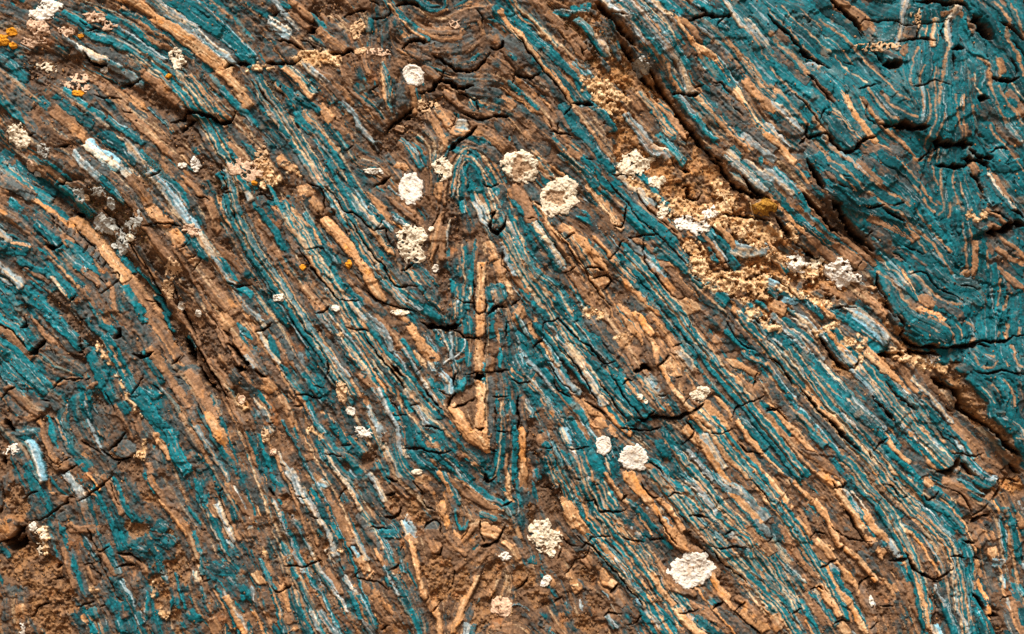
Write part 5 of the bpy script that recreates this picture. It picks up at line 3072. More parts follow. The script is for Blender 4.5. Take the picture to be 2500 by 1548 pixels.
LONGID = set()
LONGS = [((1810, 770), (1905, 885), (2020, 1015), (2120, 1125), (2215, 1235), (2305, 1320), (2345, 1430), (2355, 1540)),
 ((2037, 809), (2129, 921), (2232, 1044), (2324, 1136)), ((1228, 573), (1290, 676), (1362, 778), (1433, 870)), ((1341, 798), (1433, 911), (1535, 1024)),
 ((1597, 1157), (1689, 1269), (1791, 1372), (1894, 1474), (1945, 1545)), ((1658, 1106), (1761, 1228), (1884, 1362), (1950, 1490)),
 ((1730, 1034), (1832, 1157), (1925, 1280), (2010, 1400), (2060, 1500)), ((1413, 1106), (1464, 1228), (1566, 1351), (1679, 1515)),
 ((1341, 1106), (1423, 1290), (1535, 1413), (1620, 1540)), ((1535, 614), (1638, 737), (1740, 870), (1850, 1010), (1960, 1150)),
 ((1925, 850), (2037, 1003), (2129, 1106), (2250, 1240)), ((2060, 1120), (2170, 1250), (2230, 1370), (2260, 1500)), ((700, 510), (790, 660), (880, 800), (960, 900), (1060, 1010)),
 ((560, 430), (600, 560), (690, 700), (780, 830), (870, 960)), ((330, 130), (420, 200), (520, 330), (600, 460)), ((640, 200), (730, 340), (820, 480), (920, 640), (1010, 740))]
for q_, Lq in enumerate(LONGS):
    Lq = np.array(Lq, float)
    for off, kk, ww in ((0, 'T', 19), (11, 'V', 3.4), (-3, 'V', 2.6), (-12, 'V', 4.4), (18, 'B' if q_ % 2 else 'T', 11), (-20, 'T' if q_ % 2 else 'B', 12)):
        if kk == 'T': LONGID.add(len(strokes))
        strokes.append([kk, float(ww), Lq + np.array([.78, -.62])*off])
# continue the strata beyond the frame so that the rock goes on where a side view would look
def fabric_angle(px, py):
    return math.radians(52)
for side in range(4):
    for i in range(46):
        if side == 0: p = (random.uniform(-MARG, PW+MARG), random.uniform(-MARG, -25))
        elif side == 1: p = (random.uniform(-MARG, PW+MARG), random.uniform(PH+25, PH+MARG))
        elif side == 2: p = (random.uniform(-MARG, -25), random.uniform(0, PH))
        else: p = (random.uniform(PW+25, PW+MARG), random.uniform(0, PH))
        a = math.radians(random.uniform(45, 65)); L = random.uniform(20, 60)
        strokes.append([random.choice('TTBOOPQ'), random.uniform(10, 26), np.array([(p[0]-L*math.cos(a)*.5, p[1]-L*math.sin(a)*.5), (p[0]+L*math.cos(a)*.5, p[1]+L*math.sin(a)*.5)])])

def smooth_line(pts, step=9.0):
    if len(pts) == 1: pts = np.array([pts[0]-(0, 6), pts[0]+(0, 6)])
    if len(pts) > 2:
        P = np.vstack([2*pts[0]-pts[1], pts, 2*pts[-1]-pts[-2]]); out = []
        for i in range(1, len(P)-2):
            n = max(1, int(np.hypot(*(P[i+1]-P[i]))/step)); t = np.arange(n)[:, None]/n
            a, b, c, d = P[i-1], P[i], P[i+1], P[i+2]
            out.append(.5*((2*b)+(-a+c)*t+(2*a-5*b+4*c-d)*t*t+(-a+3*b-3*c+d)*t**3))
        out.append(P[-2][None]); pts = np.vstack(out)
    return pts

def local_angle_fix():
    """single-point and stubby strokes follow their longer neighbours' direction"""
    mids, angs = [], []
    for k, w, p in strokes:
        if k in 'TBOQPMV' and len(p) >= 2 and np.hypot(*(p[-1]-p[0])) > 25:
            for a, b in zip(p[:-1], p[1:]):
                mids.append((a+b)/2); angs.append(math.atan2(b[1]-a[1], b[0]-a[0]))
    mids = np.array(mids); angs = np.array(angs)
    for s in strokes:
        if len(s[2]) == 1:
            d2 = ((mids-s[2][0])**2).sum(1); wt = np.exp(-d2/(2*60.0**2))+1e-9
            th = .5*math.atan2((wt*np.sin(2*angs)).sum(), (wt*np.cos(2*angs)).sum())
            L = max(s[1]*1.1, 9); v = np.array([math.cos(th), math.sin(th)])*L/2
            s[2] = np.array([s[2][0]-v, s[2][0]+v])
    return mids, angs
MID, ANG = local_angle_fix()

# ------------------------------------------------------------------ direction of the rock fabric
C = 8                                    # coarse cell = 8 grid cells
hc, wc = H//C+1, W//C+1
num = np.zeros((2, hc, wc)); den = np.zeros((hc, wc))
for k, w, p in strokes:
    if k not in 'TBOQPMV' or len(p) < 2: continue
    q = smooth_line(p, 12)
    dq = np.diff(q, axis=0); a = np.arctan2(dq[:, 1], dq[:, 0]); m = (q[1:]+q[:-1])/2
    ix = np.clip(((m[:, 0]+MARG)/ST/C).astype(int), 0, wc-1); iy = np.clip(((m[:, 1]+MARG)/ST/C).astype(int), 0, hc-1)
    ln = np.hypot(dq[:, 0], dq[:, 1])*(min(len(p), 5)**.5)
    np.add.at(num[0], (iy, ix), np.cos(2*a)*ln); np.add.at(num[1], (iy, ix), np.sin(2*a)*ln); np.add.at(den, (iy, ix), ln)
c2 = np.zeros((hc, wc)); s2 = np.zeros((hc, wc)); tot = np.zeros((hc, wc))
for r, g in ((1, 1.0), (2, .25), (5, .02), (14, .001), (40, .0001)):
    a, b, d = blur(num[0], r, 2), blur(num[1], r, 2), blur(den, r, 2)
    c2 += g*a; s2 += g*b; tot += g*d
th = .5*np.arctan2(s2, c2)
cc, ss = np.cos(2*th), np.sin(2*th)
def up(F):
    u = np.clip(np.arange(W)/C - .5, 0, wc-1.001); v = np.clip(np.arange(H)/C - .5, 0, hc-1.001)
    iu, iv = u.astype(int), v.astype(int); fu, fv = u-iu, (v-iv)[:, None]
    a = F[:, iu]*(1-fu)+F[:, iu+1]*fu
    return (a[iv]*(1-fv)+a[iv+1]*fv).astype(np.float32)
TH = .5*np.arctan2(up(ss), up(cc)) + .12*vnoise(60, 5) + .10*vnoise(22, 6)
VX, VY = np.cos(TH).astype(np.float32), np.sin(TH).astype(np.float32)

# streaks: noise smeared along the fabric
def lic(fields, n, h):
    acc = [f.copy()*1.0 for f in fields]; 
    for sgn in (1, -1):
        x = np.tile(np.arange(W, dtype=np.float32), (H, 1)); y = np.repeat(np.arange(H, dtype=np.float32)[:, None], W, 1)
        dx, dy = VX*sgn, VY*sgn
        for i in range(n):
            x += dx*h; y += dy*h
            xi = np.clip((x+.5).astype(np.int32), 0, W-1); yi = np.clip((y+.5).astype(np.int32), 0, H-1)
            b = yi*W+xi
            nx, ny = VX.ravel()[b], VY.ravel()[b]
            s = np.where(nx*dx+ny*dy < 0, -1, 1).astype(np.float32)
            dx, dy = nx*s, ny*s
            for a, f in zip(acc, fields): a += f.ravel()[b]
    out = []
    for a in acc:
        a -= a.mean(); a /= (a.std()+1e-6); out.append(a.astype(np.float32))
    return out
w1 = np.random.default_rng(1).normal(size=(H, W)).astype(np.float32)
L1, L2, L3 = lic([blur(w1, 1, 1), vnoise(6, 31)+.3*w1, vnoise(15, 32)], 15, 1.6)
(L4,) = lic([blur(w1[::-1, ::-1].copy(), 1, 1)], 42, 1.6)
print('lic', time.time()-T0)

# ------------------------------------------------------------------ shared noise
nA, nB = fbm(48, 101, 3), fbm(48, 201, 3)
nC, nD = fbm(11, 301, 2), fbm(11, 401, 2)
WXp = X + 3.2*nA + 1.9*nC; WYp = Y + 3.2*nB + 1.9*nD
P1 = fbm(26, 501, 4); P2 = fbm(9, 601, 3); P3 = fbm(90, 701, 3)
wh = np.random.default_rng(3).normal(size=(H, W)).astype(np.float32)
fine = blur(wh, 1, 1); fine /= fine.std()
vfine = wh

# ------------------------------------------------------------------ ground mass height
def fade(x): return x*x*(3-2*x)
# crumbly blocks, stretched along the fabric by warping with the streak noise
f1a, f2a, ida = worley(19, 11, X+7*nA+3*nC, Y+7*nB+3*nD)
f1b, f2b, idb = worley(8.5, 12, X+3*nC+2*nA, Y+3*nD+2*nB)
f1c, f2c, idc = worley(4.6, 13, X+1.5*nC, Y+1.5*nD)
edge_a = smst(0.0, .16, f2a-f1a); edge_b = smst(0.0, .22, f2b-f1b)
tmp = fbm(30, 801, 4)*3.2 + .5*L3
terr = np.floor(tmp) + smst(.0, .22, tmp-np.floor(tmp))
BASE = 22.0*fbm(430, 901, 2) + 8*vnoise(170, 911) + 4.0*P3
MAT = 1.9*terr + 1.5*ida*edge_a - 1.3*(1-edge_a)*smst(-.2, .5, P1) + 1.0*idb - .9*(1-edge_b) + 1.1*L2*.6 + .55*idc + .7*P2 + .28*fine
print('matrix', time.time()-T0)

# where the rock is a smooth, nearly whole teal slab (upper right), where the hollows are rusty
def poly_mask(pts, soft):
    P = np.array(pts, float); ins = np.zeros((H, W), bool)
    for i in range(len(P)):
        (x1, y1), (x2, y2) = P[i], P[(i+1) % len(P)]
        c = ((y1 > Y) != (y2 > Y)) & (X < (x2-x1)*(Y-y1)/((y2-y1) if y2 != y1 else 1e-9)+x1)
        ins ^= c
    return blur(ins.astype(np.float32), soft, 2)
SLAB = poly_mask([(1700, -120), (1830, 120), (1960, 330), (2010, 500), (2120, 640), (2160, 760), (2250, 850), (2290, 920), (2400, 1050), (2560, 1200), (2700, 1200), (2700, -120)], 14)
MIDB = poly_mask([(1500, -120), (1640, 160), (1720, 330), (1900, 560), (2060, 650), (2010, 500), (1830, 120), (1700, -120)], 14)
SCAR = poly_mask([(1380, -120), (1440, 200), (1500, 430), (1640, 640), (1800, 760), (1960, 900), (2120, 960), (2330, 1150), (2560, 1420), (2560, 1200), (2260, 850), (2060, 640), (1880, 560), (1700, 330), (1560, 120), (1500, -120)], 20)
LOWL = poly_mask([(-120, 1150), (350, 1180), (1000, 1200), (1150, 1180), (1420, 1300), (1500, 1660), (-120, 1660)], 30)
LEFT = poly_mask([(-120, 500), (60, 520), (230, 560), (420, 760), (520, 900), (520, 1100), (380, 1500), (-120, 1400)], 26)
RSC = 1 - .45*SLAB - .2*MIDB
# ------------------------------------------------------------------ rasterise strokes
HT = np.full((H, W), -99, np.float32)         # band top (relative)
ID = np.zeros((H, W), np.int32); SS = np.zeros((H, W), np.float32); TT = np.zeros((H, W), np.float32); BL = np.zeros((H, W), np.float32)
KD = np.zeros((H, W), np.float32); DD = np.zeros((H, W), np.float32); SD = np.zeros((H, W), np.float32)
VC = np.zeros((H, W), np.float32)
EDG = np.zeros((H, W), np.float32)
VCOL = np.zeros((H, W), np.int8)
COVER = np.zeros((H, W), np.float32)

def coords(p, half, pad, wx=WXp, wy=WYp):
    q = smooth_line(p)
    x0, y0 = q.min(0)-half-pad; x1, y1 = q.max(0)+half+pad
    i0, i1 = max(0, int((x0+MARG)/ST)), min(W, int((x1+MARG)/ST)+1)
    j0, j1 = max(0, int((y0+MARG)/ST)), min(H, int((y1+MARG)/ST)+1)
    if i1 <= i0 or j1 <= j0: return None
    x = wx[j0:j1, i0:i1]; y = wy[j0:j1, i0:i1]
    best = np.full(x.shape, 1e9, np.float32); s = np.full_like(best, 9e3); t = np.full_like(best, -9e3)
    L = 0.0; n = len(q)-1
    R = half+pad
    for i in range(n):
        a, b = q[i], q[i+1]; d = b-a; l = math.hypot(*d)
        if l < 1e-6: continue
        d = d/l
        ext0 = R if i == 0 else 0; ext1 = R if i == n-1 else 0
        bx0 = max(i0, int((min(a[0], b[0])-R+MARG)/ST)-3)-i0; bx1 = min(i1, int((max(a[0], b[0])+R+MARG)/ST)+4)-i0
        by0 = max(j0, int((min(a[1], b[1])-R+MARG)/ST)-3)-j0; by1 = min(j1, int((max(a[1], b[1])+R+MARG)/ST)+4)-j0
        if bx1 <= bx0 or by1 <= by0: L += l; continue
        sl = (slice(by0, by1), slice(bx0, bx1))
        rx, ry = x[sl]-a[0], y[sl]-a[1]
        tt = rx*d[0]+ry*d[1]; sn = rx*d[1]-ry*d[0]
        tc = np.clip(tt, -ext0, l+ext1)
        dist = np.hypot(sn, tt-tc)
        m = dist < best[sl]
        best[sl] = np.where(m, dist, best[sl])
        sgn = np.where(sn < 0, -1, 1)
        s[sl] = np.where(m, dist*sgn, s[sl]); t[sl] = np.where(m, L+tc, t[sl])
        L += l
    return (slice(j0, j1), slice(i0, i1)), s, t, best, L

def n1(t, cell, r):
    """1-D value noise along an array"""
    tab = r.uniform(-1, 1, 400).astype(np.float32)
    u = t/cell+200; i = np.clip(np.floor(u), 0, 398).astype(int); f = u-np.floor(u); f = f*f*(3-2*f)
    return tab[i]*(1-f)+tab[i+1]*f

def extend(p, amt):
    if amt == 0: return p
    p = [np.array(q, float) for q in p]
    if len(p) < 2: return np.array(p)
    for end in (0, -1):
        q = p[end]; o = p[1] if end == 0 else p[-2]; d = q-o; l = np.hypot(*d)
        if l < 1e-3: continue
        d = d/l; i, j = int((q[0]+MARG)/ST), int((q[1]+MARG)/ST)
        if 0 <= i < W and 0 <= j < H:
            f = np.array([VX[j, i], VY[j, i]]); f = f if f@d > 0 else -f
            if f@d > .6: d = f
        nq = q+d*amt
        if end == 0: p.insert(0, nq)
        else: p.append(nq)
    return np.array(p)
bands = [None]
def raster(si, k, w, p, filler=False):
    global HT, ID
    r = np.random.default_rng(1000+si)
    if k in 'KV' and w < 1.5: w = 1.5
    half = w/2
    if k in 'TBOQPM':
        half *= 1.12
        stub = len(p) < 2 or np.hypot(*(p[-1]-p[0])) < 2.2*w
        if stub and k in 'QOP' and not filler: half *= .86
        elif k == 'Q' and w > 17: half *= .82
        p = extend(p, (18 if not stub else 6) if not filler else 0)
        R = coords(p, half*1.25, 4)
        if R is None: return
        sl, s, t, best, L = R
        wob = 1 + .16*n1(t, max(w*1.1, 14), r) + .05*n1(t, 6, r)
        skew = r.uniform(-.35, .35)
        tl = np.minimum(t - s*skew*.8 - n1(s, 6, r)*2.2, L-t + s*skew*.8*r.choice([-1, 1]) - n1(s, 7, r)*2.2)
        lens = r.random() < (.75 if filler else .25)
        taper = (.25+.75*smst(-w*.2, w*2.2, tl)) if lens else (.85+.15*smst(-w*.1, w*.4, tl))
        din = half*wob*taper - np.abs(s)                   # distance inside the long edges
        din = np.minimum(din, tl+1.5)
        bid = len(bands)
        # cross joints
        sp = w*r.uniform(2.6, 6.5)+18
        tj = t + s*r.uniform(-.5, .5) + 2.0*n1(s, 7, r) + sp*.35*n1(t, sp*1.1, r)
        jb = np.floor(tj/sp); jf = tj/sp-jb
        jd = np.minimum(jf, 1-jf)*sp
        jt = r.uniform(0, 1, 300)[np.clip(jb.astype(int)+20, 0, 299)]
        jo = r.uniform(-1, 1, 300)[np.clip(jb.astype(int)+20, 0, 299)]
        h0 = (1.6 if si in LONGID else 0) + (.3 if k in 'QP' and w > 12 and not filler and not stub else 0) + {'T': 6.0, 'B': 3.4, 'O': 5.6, 'Q': 7.8, 'P': 7.3, 'M': 6.8}[k] + r.uniform(-1.8, 2.4) + .07*w
        if filler: h0 = h0*.62 - 1.0 + r.uniform(-.8, .8)
        tiltc, tilts = r.uniform(-.12, .12), r.uniform(-.02, .02)
        prof = h0 + tiltc*s - .22*half*(np.abs(s)/half)**3*.55 + .7*jo + tilts*(t-L/2)
        prof = prof - 2.4*(1-smst(.2, 1.5, jd))*(jt > .5)
        ragged = {'T': .9, 'B': 1.3, 'O': .8, 'Q': .55, 'P': .7, 'M': .8}[k]
        st = n1(s, 2.6, r)*1.0 + .5*n1(s, 1.3, r)
        prof = prof + .55*st + ragged*(.55*P2[sl] + .3*L2[sl] + .35*idb[sl] + .18*fine[sl] + .5*terr[sl]*.6)
        e = smst(-.6, 2.4, din)
        fe = smst(0, 22, tl) if r.random() < (.6 if filler else .35) else 1.0
        prof = (prof*(.95 if not stub else .62))*(.45+.55*fe)*RSC[sl] + (1.1 if not filler else .3)*SLAB[sl]
        hh = prof*e - 1.6*(1-e)*RSC[sl]
        ok = (din > -.6) & (hh > HT[sl])
        HT[sl] = np.where(ok, hh, HT[sl]); ID[sl] = np.where(ok & (din > .2), bid, ID[sl])
        SS[sl] = np.where(ok, s/half, SS[sl]); TT[sl] = np.where(ok, t, TT[sl]); BL[sl] = np.where(ok, jo, BL[sl])
        EDG[sl] = np.where(ok, e, EDG[sl])
        bands.append(dict(k=k, w=w, r=r, L=L, seed=si, f=filler))
    elif k == 'K':
        R = coords(p, half*1.6, 5)
        if R is None: return
        sl, s, t, best, L = R
        hw = half*(.62 if w < 7.5 else .85)*(1+.45*n1(t, 14, r)+.3*n1(t, 5, r))*(.35+.65*smst(-2, max(12, L*.2), np.minimum(t, L-t)))
        d = hw-np.abs(s)
        over = np.minimum(t, L-t)
        depth = min(80, 3.5+5.5*w)
        dep = depth*smst(-1.2, max(1.6, half*.9), d)*smst(-4, 3, over)
        KD[sl] = np.maximum(KD[sl], dep)
    elif k == 'V':
        R = coords(p, half*1.5, 4)
        if R is None: return
        sl, s, t, best, L = R
        hw = half*(1+.45*n1(t, 11, r)+.3*n1(t, 4, r))*(1-.3*SLAB[sl]); over = np.minimum(t, L-t)
        v = smst(-.7, .7, hw-np.abs(s))*(over > 0)*smst(-1.15, -.75, n1(t, 9, r)+.5*P2[sl])
        VC[sl] = np.maximum(VC[sl], v); VCOL[sl] = np.where(v > .3, 1 if w < 4.6 else 2, VCOL[sl])
    elif k in 'DS':
        if k == 'S': half *= .74
        R = coords(p, half, 16)
        if R is None: return
        sl, s, t, best, L = R
        d = half + .35*half*P1[sl]+5*P2[sl] - np.hypot(np.abs(s), np.maximum(0, np.maximum(-t, t-L)))
        m = smst(-4, 7, d)
        if k == 'D': DD[sl] = np.maximum(DD[sl], m*min(1.0, .55+half/60))
        else: SD[sl] = np.maximum(SD[sl], m)
for si, (k, w, p) in enumerate(strokes): raster(si, k, w, p)

def teal_field():
    KT = np.array([0]+[{'T': 1, 'B': .45, 'O': 0, 'Q': 0, 'P': .5, 'M': .6}[b['k']] for b in bands[1:]], np.float32)
    i = (ID > 0)
    return np.clip(blur(KT[ID]*i, 18, 2)/(blur(i.astype(np.float32), 18, 2)+.02), 0, 1)
TEAL = teal_field()
# thinner layers between the traced ones, following the fabric
blocked = ((ID > 0) | (KD > 1.0) | (DD > .35) | (SD > .3))
fr = np.random.default_rng(77)
mask_lo = blur(blocked.astype(np.float32), 1, 1)
used = mask_lo.copy(); nf = 0
for n in range(26000):
    i, j = int(fr.integers(3, W-3)), int(fr.integers(3, H-3))
    if used[j, i] > .34: continue
    if fr.random() < .55*LOWL[j, i]: continue
    uw = fr.random(); w = fr.uniform(3.2, 6.5) if uw < .6 else fr.uniform(7, 14) if uw < .92 else fr.uniform(14, 24)
    w = w*(1+.8*LEFT[j, i]); Lh = fr.uniform(25, 130)
    path = []
    for sg in (1, -1):
        x, y = float(i), float(j); dx, dy = VX[j, i]*sg, VY[j, i]*sg; seg = []; l = 0
        while l < Lh:
            x += dx*3; y += dy*3; l += 3*ST
            a, b_ = int(x), int(y)
            if not (2 < a < W-2 and 2 < b_ < H-2) or used[b_, a] > .6: break
            seg.append((x, y)); nx, ny = VX[b_, a], VY[b_, a]
            if nx*dx+ny*dy < 0: nx, ny = -nx, -ny
            dx, dy = nx, ny
        path = (seg[::-1] + [(i, j)]) if sg == 1 else path
        if sg == 1: first = path
        else: path = first + seg
    if len(path) < 4: continue
    P_ = np.array(path, float); pp = np.stack([P_[:, 0]*ST-MARG, P_[:, 1]*ST-MARG], 1)[::2]
    tz = TEAL[j, i] + .5*SLAB[j, i]
    u = fr.random()
    if LEFT[j, i] > .5: k = 'T' if u < .42 else 'B' if u < .88 else 'O'
    elif tz > .9: k = 'T' if u < .80 else 'B'
    elif tz > .5: k = 'T' if u < .52 else 'B' if u < .86 else 'O' if u < .95 else 'P' if u < .97 else 'Q'
    elif tz > .28: k = 'T' if u < .26 else 'B' if u < .68 else 'O' if u < .90 else 'P' if u < .93 else 'Q'
    else: k = 'T' if u < .10 else 'B' if u < .56 else 'O' if u < .92 else 'P' if u < .93 else 'Q'
    raster(50000+n, k, w, pp, True); nf += 1
    rr = max(1, int(w/2/ST)+1)
    for (x, y) in P_: used[max(0, int(y)-rr):int(y)+rr+1, max(0, int(x)-rr):int(x)+rr+1] = 1
print('filler', nf, time.time()-T0)
print('strokes', len(strokes), len(bands), time.time()-T0)

inb = (ID > 0)
# ------------------------------------------------------------------ big relief
REL = np.zeros((H, W), np.float32)
def ramp(pts, up_px, width, side=1, sharp=5):
    """one side of the line stands proud by up_px, dying out over width"""
    global REL
    R = coords(np.array(pts, float), width, 2)
    sl, s, t, best, L = R
    en = smst(-10, 60, np.minimum(t, L-t))
    m = smst(-sharp/2, sharp/2, s*side)*(1-smst(width*.25, width, np.abs(s)))*en
    REL[sl] += up_px*m
ramp([(1450, 10), (1520, 95), (1600, 200), (1690, 310), (1780, 440), (1870, 545), (1960, 640)], 17, 300, 1)
ramp([(1985, 400), (2015, 500), (2060, 560), (2120, 615), (2160, 650)], 17, 240, 1)
ramp([(2138, 655), (2160, 740), (2200, 810), (2290, 850), (2400, 828)], 20, 220, 1)
ramp([(2270, 890), (2340, 960), (2390, 1020), (2440, 1090), (2500, 1140)], 20, 200, 1)
ramp([(2120, 290), (2200, 312), (2270, 345), (2380, 352)], 18, 170, 1)
ramp([(2340, 592), (2420, 562), (2520, 545)], 16, 140, 1)
ramp([(2140, 150), (2200, 152), (2240, 140)], 12, 70, 1)
ramp([(2370, 20), (2410, 70), (2440, 130)], 12, 120, 1)
ramp([(420, 302), (480, 290), (530, 298), (580, 270)], 10, 110, 1)
ramp([(985, 735), (1030, 765), (1110, 800)], 9, 110, 1)
ramp([(1500, 1015), (1640, 1018), (1730, 985)], 9, 110, 1)
ramp([(1540, 890), (1600, 895), (1650, 870)], 8, 70, 1)
ramp([(330, 545), (400, 552), (450, 550)], 8, 80, 1)
ramp([(2040, 610), (2080, 650), (2110, 660)], 8, 70, 1)
ramp([(1830, 235), (1900, 330), (1990, 330), (2060, 370), (2120, 325)], 9, 130, 1)
ramp([(2080, 655), (2180, 870), (2240, 870)], 7, 70, 1)
ramp([(50, 870), (90, 855), (115, 830)], 9, 90, 1)
ramp([(270, 825), (300, 815)], 8, 70, 1)
ramp([(0, 1330), (30, 1320), (70, 1270)], 10, 90, 1)
ramp([(2280, 1150), (2330, 1140), (2380, 1130)], 9, 90, 1)

def trough(pts, depth, width):
    global REL
    sl, s, t, best, L = coords(np.array(pts, float), width*2.2, 2, X+4*nA, Y+4*nB)
    en = smst(-20, 120, np.minimum(t, L-t)+40)
    REL[sl] -= depth*np.exp(-(s/width)**2)*en*(np.abs(s) < 8e3)
trough([(-60, 330), (60, 400), (180, 500), (300, 610), (410, 760), (480, 880), (550, 1000)], 42, 60)
trough([(60, 100), (190, 160), (320, 210), (420, 270), (560, 330)], 12, 36)
trough([(2020, 150), (2150, 165), (2290, 60), (2400, 110)], 16, 40)
trough([(1540, 60), (1640, 240), (1760, 430)], 12, 34)
trough([(2300, 960), (2400, 1090), (2520, 1200)], 18, 36)
trough([(-30, 1370), (60, 1330), (120, 1400)], 20, 34)
trough([(2060, 540), (2130, 640)], 12, 30)
trough([(980, 750), (1060, 790), (1100, 900), (1120, 960)], 9, 30)
trough([(1050, 240), (990, 290), (960, 330)], 10, 26)

ramp([(20, 360), (120, 440), (230, 530), (330, 640), (420, 760), (490, 880), (560, 1000)], 20, 170, 1, 14)
ramp([(150, 130), (260, 190), (380, 240), (500, 300)], 8, 90, 1, 8)
ramp([(1190, 90), (1290, 200), (1400, 260)], 8, 110, 1)
ramp([(1310, 320), (1420, 420), (1560, 560), (1700, 700)], 6, 80, 1)
ramp([(1880, 830), (1990, 960), (2110, 1090)], 7, 80, 1)


BR = BASE + REL
soil = np.clip(DD, 0, 1); sand = np.clip(SD, 0, 1)
gran = 1.2*(1-f1b)+.7*(1-f1c)+1.6*P2+.5*fine+1.1*terr*.5
lift = (4.0*RSC)*blur(inb.astype(np.float32), 6, 2)*(1-soil)-1.2
Hm = MAT*.8*(1-.5*SLAB) + lift + .8*SLAB - 6.5*soil + soil*(gran-1.0)*1.6 + 2.5*sand + sand*(gran-1)*1.3 - sand*.6*MAT
bandok = inb & (HT > MAT*.75-2.5)
onb = np.where(HT > -50, HT, -99)
TRB = np.array([0]+[0 if b['f'] else {'T': 1, 'Q': 1.2, 'P': 1.1, 'M': 1, 'O': .8, 'B': .5}[b['k']] for b in bands[1:]], np.float32)[ID]
cover_soil = smst(.45, .95, soil + .45*P1 + .42*LOWL*smst(-.3, .3, P3+.5*P1) - .62*TRB - .1*(ID > 0))
cover_sand = smst(.30, .65, sand + .35*P2 - .05 - .35*TRB)
sandH = 1.5*sand + gran*.7 + 3.0*P2 + 2.5*P1 + 1.6*idb*edge_b + 1.5*ida
Hr = np.maximum(Hm, onb)
# soil and sand lie over the layers where they are thick
Hr = np.where(cover_soil > .5, np.minimum(Hr, Hm+ .2*np.maximum(onb, 0)), Hr)
Hr = np.where(cover_sand > .5, np.maximum(Hm*.75+sandH*.4, sandH+1.0), Hr)
ID = np.where((Hr > onb+.05) | (ID == 0), 0, ID)
Hr = Hr - KD*(1-.25*cover_sand) + VC*.35
IDk = ID.copy()
stq = fbm(170, 2101, 3)*1.7 + .10*L3 + .12*P2
STEP = np.floor(stq) + smst(0, .07, stq-np.floor(stq))
HGT = BR + Hr + STEP*(4.2+2.0*SLAB+.5*MIDB)
# hair cracks running with and across the fabric
crk = np.abs(fbm(34, 1201, 3)); ck2 = np.abs(vnoise(24, 1301)+.5*L3*.4)
hair = (1-smst(.0, .045, crk))*smst(.0, .4, P3+.1)
HGT -= 2.0*hair
HGT += .45*np.clip(L4, -1.6, 1.6)
HGT += .25*fine

# ------------------------------------------------------------------ colours (albedo)
def col(*c): return np.array(c, np.float32)
TEALC, TEALD, TEALL = col(.002, .122, .148), col(.002, .040, .048), col(.003, .215, .26)
SLATE, SLATD = col(.095, .112, .110), col(.038, .040, .038)
TAN, TAND, ORNG = col(.50, .26, .115), col(.24, .125, .062), col(.62, .25, .055)
CREAM, PALE, WHITE = col(.74, .52, .30), col(.42, .53, .56), col(.80, .81, .78)
BRN, BRND, RUST = col(.150, .082, .045), col(.052, .032, .021), col(.34, .125, .035)
SOIL, SAND = col(.27, .125, .040), col(.60, .37, .18)
def mix(a, b, t): 
    t = np.asarray(t)[..., None]; return a*(1-t)+b*t

# ground mass
Cc = mix(np.broadcast_to(BRN, (H, W, 3)), BRND, smst(-.6, .9, P1+.4*L2*.6))
Cc = mix(Cc, TAND, smst(.2, 1.3, L3*.6+.5*P2)*.8)
Cc = mix(Cc, TAN, smst(.95, 1.5, L2*.8+.5*P1)*.75)
tz = TEAL + .35*P1 + .18*L3 + .12*L2 + .42*SLAB + .12*LEFT
Cc = mix(Cc, SLATD, smst(.3, .8, tz)*.85)
Cc = mix(Cc, SLATE*.8, smst(.35, .9, tz+.2*P2)*.65)
Cc = mix(Cc, TEALD, smst(.62, .95, tz+.2*P2)*.85)
Cc = mix(Cc, TEALC, smst(.85, 1.25, tz+.25*L1*.5)*.8)
Cc = mix(Cc, RUST, smst(.75, 1.3, fbm(60, 1501, 3)+.3*P2)*.6)

